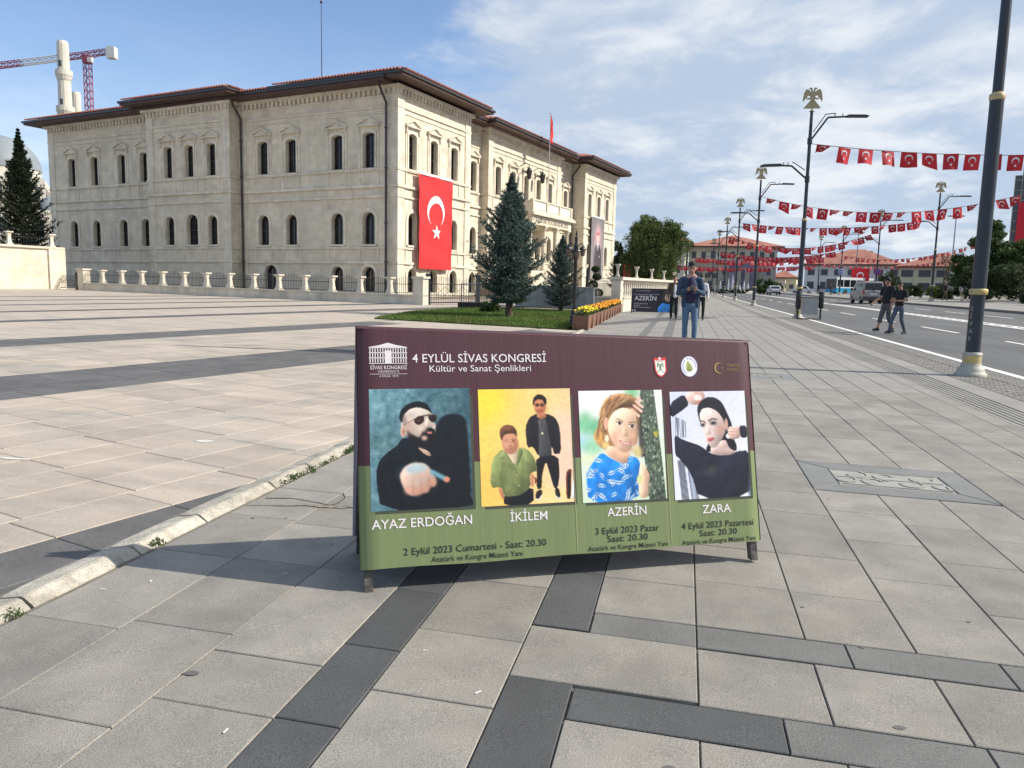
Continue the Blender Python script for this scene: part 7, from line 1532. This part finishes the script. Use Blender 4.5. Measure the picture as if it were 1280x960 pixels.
MB().box(-0.84, 0.84, -2.2, -2.0, 0.32, 0.58).build('rear_bumper', M['bumper'], van); MB().box(-0.26, 0.26, -2.125, -2.09, 0.72, 0.85).build('number_plate', M['plate_w'], van); MB().box(-0.012, 0.012, -2.11, -2.0, 0.6, 1.75).build('door_gap', M['bumper'], van); MB().cb((0.12, -2.12, 1.0), (0.2, 0.04, 0.05)).build('door_handle', M['bumper'], van)
for s in (-1, 1): MB().ell((s * 0.98, 0.95, 1.2), (0.1, 0.06, 0.13), 10, 6).build('mirror', M['bumper'], van)
car = vehicle('car', 'small pale hatchback driving away beside the fountain', 'car', gp(14.3, 134), R(3), 4.0, 1.72, [(-2.0, 0.35), (-2.02, 0.9), (-1.9, 1.0), (-1.45, 1.42), (-0.9, 1.50), (0.1, 1.48), (0.9, 1.0), (1.8, 0.85), (2.0, 0.6), (2.0, 0.3)], [('side', [(-1.4, 1.0), (0.7, 1.0), (0.1, 1.38), (-1.2, 1.38)]), ('end', [(-0.72, -1.92, 1.02), (0.72, -1.52, 1.40)])], M['car_white'], (-1.25, 1.25))
for s in (-1, 1): MB().box(s * 0.74 - 0.09, s * 0.74 + 0.09, -2.06, -1.95, 0.72, 0.95).build('tail_lamp', M['tail'], car)
MB().box(-0.84, 0.84, -2.1, -1.95, 0.3, 0.52).build('rear_bumper', M['bumper'], car); MB().box(-0.25, 0.25, -2.075, -2.03, 0.62, 0.74).build('number_plate', M['plate_w'], car)
c2 = vehicle('car', 'white parked car low on the road left of the bus', 'car', gp(21.0, 150), R(80), 4.1, 1.7, [(-2.0, 0.35), (-2.02, 0.9), (-1.3, 1.0), (-0.8, 1.42), (0.3, 1.44), (0.9, 1.0), (1.9, 0.85), (2.0, 0.3)], [('side', [(-0.9, 1.0), (0.75, 1.0), (0.25, 1.34), (-0.7, 1.34)])], M['car_white'], (-1.25, 1.25))
bus = empty('bus', gp(25.3, 146), R(22), 'blue and white city bus waiting beyond the far lamps', 'bus')
def bx(nm, m, x0, x1, y0, y1, z0, z1): return MB().box(x0, x1, y0, y1, z0, z1).build(nm, m, bus)
bx('lower_body', M['bus_blue'], -1.25, 1.25, -10, 0, 0.35, 1.15); bx('upper_body', M['bus_white'], -1.25, 1.25, -10, 0, 1.15, 3.05); bus.rotation_euler = (0, 0, R(128))
for k in range(6): bx('side_window', M['glass'], 1.25, 1.262, -9.6 + k * 1.6, -8.15 + k * 1.6, 1.35, 2.6); bx('side_window', M['glass'], -1.262, -1.25, -9.6 + k * 1.6, -8.15 + k * 1.6, 1.35, 2.6)
bx('windscreen', M['glass'], -1.12, 1.12, 0, 0.012, 1.0, 2.75); bx('rear_window', M['glass'], -1.1, 1.1, -10.012, -10, 1.4, 2.7)
for y in (-7.5, -2.2):
    for s in (-1, 1): MB().tube((s * 0.95, y, 0.48), (s * 1.27, y, 0.48), 0.48, 0.48, 18).build('wheel', M['rubber'], bus)
# ------------------------------------------------------------ far buildings
M['far_cream'] = mat('far_cream_wall', (0.55, 0.52, 0.44), 0.85, 0.08, .3); M['far_grey'] = mat('far_grey_stone', (0.33, 0.315, 0.28), 0.85, 0.12, .4); M['far_white'] = mat('far_white_wall', (0.60, 0.60, 0.60), 0.85, 0.06, .3); M['far_yellow'] = mat('far_yellow_wall', (0.62, 0.58, 0.40), 0.85, 0.05, .3); M['far_tile'] = mat('far_red_tiles', (0.33, 0.13, 0.095), 0.85, 0.2, .8, c2=(0.40, 0.18, 0.13)); M['far_glass'] = mat('far_glass', (0.06, 0.07, 0.085), 0.25, 0.1)
def block(name, label, loc, rz, W_, D_, H_, wall_m, rows, roof_h=2.5, cat='building', over=0.8, win=(1.1, 1.5), roof_m='far_tile', band=None, group=None, sides=True):
    """front at -y; rows: (z of sill, number of windows, material or None)"""
    o = empty(name, loc, rz, label, cat, group); MB().box(0, W_, 0, D_, -2, H_).build('wall', M[wall_m], o)
    if band: MB().box(-0.05, W_ + 0.05, -0.08, 0, *band[:2]).build('wall_band', M[band[2]], o)
    if roof_h:
        m_ = MB(); x0, x1, y0, y1 = -over, W_ + over, -over, D_ + over; r = min(W_, D_) / 2 + over; m_.add([(x0, y0, H_), (x1, y0, H_), (x1, y1, H_), (x0, y1, H_), (x0 + r, y0 + r, H_ + roof_h), (x1 - r, y0 + r, H_ + roof_h), (x1 - r, y1 - r, H_ + roof_h), (x0 + r, y1 - r, H_ + roof_h)], [(3, 2, 1, 0), (0, 1, 5, 4), (1, 2, 6, 5), (2, 3, 7, 6), (3, 0, 4, 7), (4, 5, 6, 7)]); m_.build('roof', M[roof_m], o)
        MB().box(x0, x1, y0, y1, H_ - 0.28, H_ - 0.01).build('eave', M['wood_eave'], o)
    for z, n, h in rows:
        for k in range(n):
            c = W_ * (k + 0.5) / n; f = MB().box(c - win[0] / 2 - .1, c + win[0] / 2 + .1, -0.14 if band else -0.06, 0, z - .1, z + h + .1).build('window', M['far_white'], o); MB().box(c - win[0] / 2, c + win[0] / 2, -0.17 if band else -0.09, -0.1 if band else -0.02, z, z + h).build('pane', M['far_glass'], f)
        if sides:
            m = max(1, int(n * D_ / W_))
            for k in range(m):
                c = D_ * (k + 0.5) / m
                for xs_ in (-0.07, W_): f = MB().box(xs_, xs_ + .07, c - win[0] / 2, c + win[0] / 2, z, z + h).build('window', M['far_glass'], o)
    return o
hall = block('government_hall', 'large grey stone hall with a red hipped roof closing the end of the street', (0.5, 195, 1.9), R(-2), 20.5, 24, 11.2, 'far_grey', [(0.9, 6, 2.0), (4.3, 6, 1.9), (8.2, 9, 1.7)], 3.4, over=1.6, band=(7.4, 11.2, 'far_cream'))
block('hall_wing', 'projecting left wing of the hall, half hidden by the willow', (-9.5, 186, 1.9), R(-2), 9.0, 20, 11.6, 'far_cream', [(0.9, 3, 2.0), (4.3, 3, 1.9), (8.2, 3, 1.7)], 2.6, over=1.8)
rb = block('long_building', 'long cream building with red tiled roofs behind the bus', (25.5, 180, 1.9), R(-17), 19, 16, 6.6, 'far_white', [(4.2, 7, 1.3), (1.2, 7, 1.6)], 3.6, over=0.8, win=(1.4, 1.3))
block('long_building', 'middle part of the long building with window bands and yellow gable wall', (43.0, 173.5, 1.9), R(-17), 16, 14, 6.2, 'far_yellow', [(4.0, 5, 1.4), (1.2, 5, 1.6)], 3.0, over=0.7, win=(2.2, 1.4))
block('long_building', 'right end of the long red roofed building behind the bare tree', (57.0, 166, 2.1), R(-17), 18, 14, 5.6, 'far_cream', [(3.6, 7, 1.3), (0.9, 7, 1.5)], 2.6, over=0.7, win=(1.5, 1.3))
MB().box(0, 3.2, 0, 2.5, 0, 1.6).build('roof_structure', M['far_grey'], None, (37.2, 186, 10.2), R(-17), label='small box with chimneys on the ridge of the long roof', cat='roof box')
block('house', 'small pale house with a tan roof left of the long building', (16.5, 205, 1.9), R(-8), 8, 8, 4.2, 'far_cream', [(1.5, 3, 1.2)], 1.8, over=0.5, group='small far houses')
block('house', 'small orange walled house beside the street end', (22.4, 222, 1.9), R(-12), 7, 8, 4.6, 'far_yellow', [(1.5, 3, 1.2)], 2.0, over=0.5, group='small far houses')
tw = block('tower', 'dark glass high rise with a flag at the right edge', (52.3, 144, 1.5), R(-20), 16, 16, 20.5, 'far_glass', [], 0, sides=False)
m_ = MB()
for k in range(12): m_.box(-0.1, 16.1, -0.12, 0.0, 1.5 + k * 1.65, 1.62 + k * 1.65)
for k in range(17): m_.box(k - 0.06, k + 0.06, -0.14, -0.02, 0, 20.5)
m_.build('mullions', M['far_grey'], tw); MB().box(1, 4, 2, 5, 20.5, 23).build('plant_room', M['far_grey'], tw)
tf = empty('tower_flag', (52.3 + 0.6, 144 - 0.6, 2.0), R(-20), 'huge red flag hanging on the dark high rise at the right edge', 'flag'); m_ = MB(); m_.box(0, 4.4, -0.05, 0, 7.6, 15.6); m_.build('cloth', M['red2'], tf); m_ = MB(); emblem(m_, 2.2, 12.2, 4.3, lambda a, b, d: (a, -0.055 - d, b), 0.0, -PI / 2); m_.build('crescent_and_star', M['white'], tf)
ff = empty('flag_banner', gp(29.3, 150, 0.2), R(-15), 'red flag banner with crescent standing behind the bus', 'flag'); m_ = MB(); m_.box(0, 3.0, -0.05, 0, 1.8, 4.4); m_.build('cloth', M['red'], ff); m_ = MB(); emblem(m_, 1.5, 3.2, 2.4, lambda a, b, d: (a, -0.055 - d, b), 0.0, -PI / 2); m_.build('crescent_and_star', M['white'], ff); MB().box(0, 0.1, 0, 0.1, 0, 4.5).build('post', M['grey_iron'], ff)
db = MB(); db.box(0, 3.8, 0, 0.3, 1.0, 3.4); db.build('dark_billboard', M['far_glass'], None, gp(36.8, 163), R(-10), label='dark billboard in front of the yellow gable wall', cat='billboard')
# purple banner and fountain
M['purple'] = mat('purple_banner', (0.11, 0.085, 0.15), 0.7, 0.25, .35, c2=(0.20, 0.18, 0.26)); pbn = empty('hall_banner', (10.2, 193.4, 2.4), R(-2), 'wide purple banner hanging on the hall behind the fountain', 'banner')
m_ = MB(); m_.add([(x, 0.04 * math.sin(x * 3), z) for z in (0.6, 7.2) for x in [6.2 * i / 20 for i in range(21)]], [(i, i + 1, 22 + i, 21 + i) for i in range(20)]); m_.build('cloth', M['purple'], pbn); m_ = MB()
for x in (1.6, 3.6): m_.box(x, x + 1.1, -0.12, -0.06, 0.8, 5.2)
m_.build('pale_tower_print', M['far_grey'], pbn)
M['water'] = mat('white_water', (0.80, 0.84, 0.88), 0.4, 0.05, 3); ft = empty('fountain', gp(9.4, 165), 0, 'round fountain with a row of white water jets at the end of the street', 'fountain')
MB().lathe([(4.6, 0), (4.6, 0.5), (4.3, 0.5), (4.3, 0.3)], n=40).build('basin', M['far_grey'], ft); q = random.Random(4)
for k in range(9):
    x = -3.2 + 0.8 * k; h = (1.6, 2.0, 1.2, 2.6, 3.2, 2.4, 1.4, 2.2, 1.7)[k]; V = np.concatenate([leaves((0, 0, 0.2 + h * t), (0.10 + 0.26 * (1 - abs(2 * t - 0.8)), 0.2, 0.16 * h), 150, g, 0.05, 0.0) for t in (0.05, 0.2, 0.35, 0.5, 0.65, 0.8, 0.95)])
    link('water_jet', quads_mesh('water_jet', V, [M['water']]), ft, (x, q.uniform(-1, 1), 0))
broad('dark clipped hedge in front of the fountain', 'hedge', 8.4, 158, 1.2, [(x, 0, .45, .9, .6, .5) for x in (-4.5, -3.2, -1.9, -.6, .7, 2, 3.3)], 5000, M['dark_leaf'], 31, 0.1, trunk=0, cat='hedge')
for k, (x, y, h, s) in enumerate(((-14, 120, 9, 3), (-10, 140, 8, 3), (-18, 100, 9, 3.4))): broad(('left', 'right', 'near')[k] + ' dark tree of the group behind the willow and the museum', 'leafy_tree', x, y, h, blobs(9, s, s, 2.5, h - 1.5, 1.8, 40 + k), 6000, M['dark_leaf'], 50 + k, 0.2, trunk=0.25, group='trees behind the museum')
rbn = MB(); rbn.box(0, 2.6, 0, 0.08, 0, 2.2); rbn.build('red_cloth', M['red2'], None, (-5.4, 68, gz(-5, 68) + 0.9), 0, label='dark red cloth hanging under the willow beside the museum corner', cat='cloth')
# mosque under construction, far left
M['mosque'] = mat('mosque_stone', (0.58, 0.55, 0.48), 0.8, 0.08, .3); M['lead'] = mat('dome_lead', (0.22, 0.25, 0.28), 0.55, 0.12, .3)
mo = empty('mosque', (-133.9, 128.3, 1.6), R(40), 'pale stone mosque with a large grey dome behind the left spruce', 'mosque')
mo.scale = (0.76, 0.76, 0.92)
MB().box(-16, 16, -16, 16, -2, 14).build('hall', M['mosque'], mo); MB().box(-11, 11, -11, 11, 14, 20.5).build('upper_hall', M['mosque'], mo); MB().lathe([(9.6, 20.5), (9.6, 23)], n=32).build('drum', M['mosque'], mo)
MB().lathe([(9.8 * math.cos(PI / 2 * k / 10), 23 + 7.2 * math.sin(PI / 2 * k / 10)) for k in range(10)] + [(0.3, 30.2), (0.1, 32)], n=32).build('dome', M['lead'], mo)
for sx_ in (-1, 1):
    for sy_ in (-1, 1): MB().lathe([(3.6 * math.cos(PI / 2 * k / 6), 14 + 3 * math.sin(PI / 2 * k / 6)) for k in range(7)], (sx_ * 12.4, sy_ * 12.4, 0), 20).build('small_dome', M['lead'], mo); MB().box(sx_ * 13.5 - 1.6, sx_ * 13.5 + 1.6, sy_ * 8 - 1.6, sy_ * 8 + 1.6, 14, 18.4).build('corner_turret', M['mosque'], mo)
for k in range(8):
    for z in (3, 9): f = MB().box(-14 + 4 * k - 0.7, -14 + 4 * k + 0.7, -16.06, -15.9, z, z + 3).build('window', M['far_glass'], mo); MB().box(15.9, 16.06, -14 + 4 * k - 0.7, -14 + 4 * k + 0.7, z, z + 3).build('window', M['far_glass'], mo)
    MB().box(-9.6 + 2.7 * k - .5, -9.6 + 2.7 * k + .5, -11.06, -10.9, 16, 19).build('window', M['far_glass'], mo); MB().box(10.9, 11.06, -9.6 + 2.7 * k - .5, -9.6 + 2.7 * k + .5, 16, 19).build('window', M['far_glass'], mo)
def minaret(x, y, label, sc_=1.0, top=True):
    o = empty('minaret', (x, y, 2.0), R(10), label, 'minaret', 'minarets of the mosque'); o.scale = (sc_,) * 3
    MB().lathe([(1.5, -2), (1.48, 36.6), (1.35, 37.5), (1.3, 38)], n=12, sm=False).build('lower_shaft', M['mosque'], o)
    for z, r in ((36.9, 1.0), (44.7, 0.93)):
        MB().lathe([(1.35 * r, z - 1.4), (1.6 * r, z - 0.9), (1.7 * r, z - 0.5), (1.9 * r, z), (1.9 * r, z + 1.0), (1.75 * r, z + 1.0), (1.75 * r, z + 0.1)], n=16, sm=False).build('balcony', M['mosque'], o)
    MB().lathe([(1.4, 37.6), (1.3, 44)], n=12, sm=False).build('middle_shaft', M['mosque'], o); MB().lathe([(1.25, 44.4), (1.18, 51.4), (1.0, 52.0)], n=12, sm=False).build('upper_shaft', M['mosque'], o)
    for z in (38.2, 46.4): MB().box(-0.3, 0.3, -1.4, -1.1, z, z + 1.2).build('doorway', M['far_glass'], o)
    return o
minaret(-137.8, 150.4, 'nearer white minaret without a cap, in front of the crane arm'); minaret(-147.0, 163.9, 'farther minaret, mostly hidden right behind the nearer one', 0.86)
# tower crane
M['crane_red'] = mat('crane_red', (0.30, 0.05, 0.09), 0.5, 0.1, 1); M['crane_white'] = mat('crane_white', (0.6, 0.6, 0.6), 0.5, 0.05)
cr = empty('tower_crane', (-156.4, 178.8, 2.0), math.atan2(173.4 - 178.8, -178.6 + 156.4), 'red and white tower crane with its arm pointing left', 'crane')
def truss(p0, p1, w_, n, m1, m2, nm, seg=2, flat=False):
    p0, p1 = Vector(p0), Vector(p1); d = (p1 - p0); dn = d.normalized(); a = Vector((0, 1, 0)); b = dn.cross(a).normalized(); cs = [a * w_ + b * w_, a * -w_ + b * w_, a * -w_ - b * w_, a * w_ - b * w_]
    for s_ in range(seg):
        m_ = MB(); k0, k1 = n * s_ // seg, n * (s_ + 1) // seg
        for k in range(k0, k1):
            q0, q1 = p0 + d * k / n, p0 + d * (k + 1) / n
            for i in range(4): m_.tube(q0 + cs[i], q1 + cs[i], 0.11, 0.11, 4); m_.tube(q0 + cs[i], q1 + cs[(i + 1) % 4], 0.08, 0.08, 4); m_.tube(q0 + cs[i], q0 + cs[(i + 1) % 4], 0.08, 0.08, 4)
        m_.build(nm, (m1, m2)[s_ % 2], cr)
truss((0, 0, 0), (0, 0, 56.5), 0.75, 30, M['crane_red'], M['crane_red'], 'mast', 1)
truss((-2, 0, 58.5), (46, 0, 51.5), 0.62, 30, M['crane_red'], M['crane_white'], 'jib', 5); truss((-6.5, 0, 59.3), (-2, 0, 58.6), 0.6, 3, M['crane_white'], M['crane_red'], 'counter_jib', 2)
MB().box(-7.6, -5.4, -1.0, 1.0, 57.4, 60.2).build('counterweight', M['crane_white'], cr); MB().box(-0.9, 0.9, -0.9, 0.9, 56, 58).build('slewing_unit', M['crane_red'], cr); MB().box(-2.0, -0.9, 0.8, 1.8, 56.0, 57.2).build('cabin', M['crane_white'], cr)
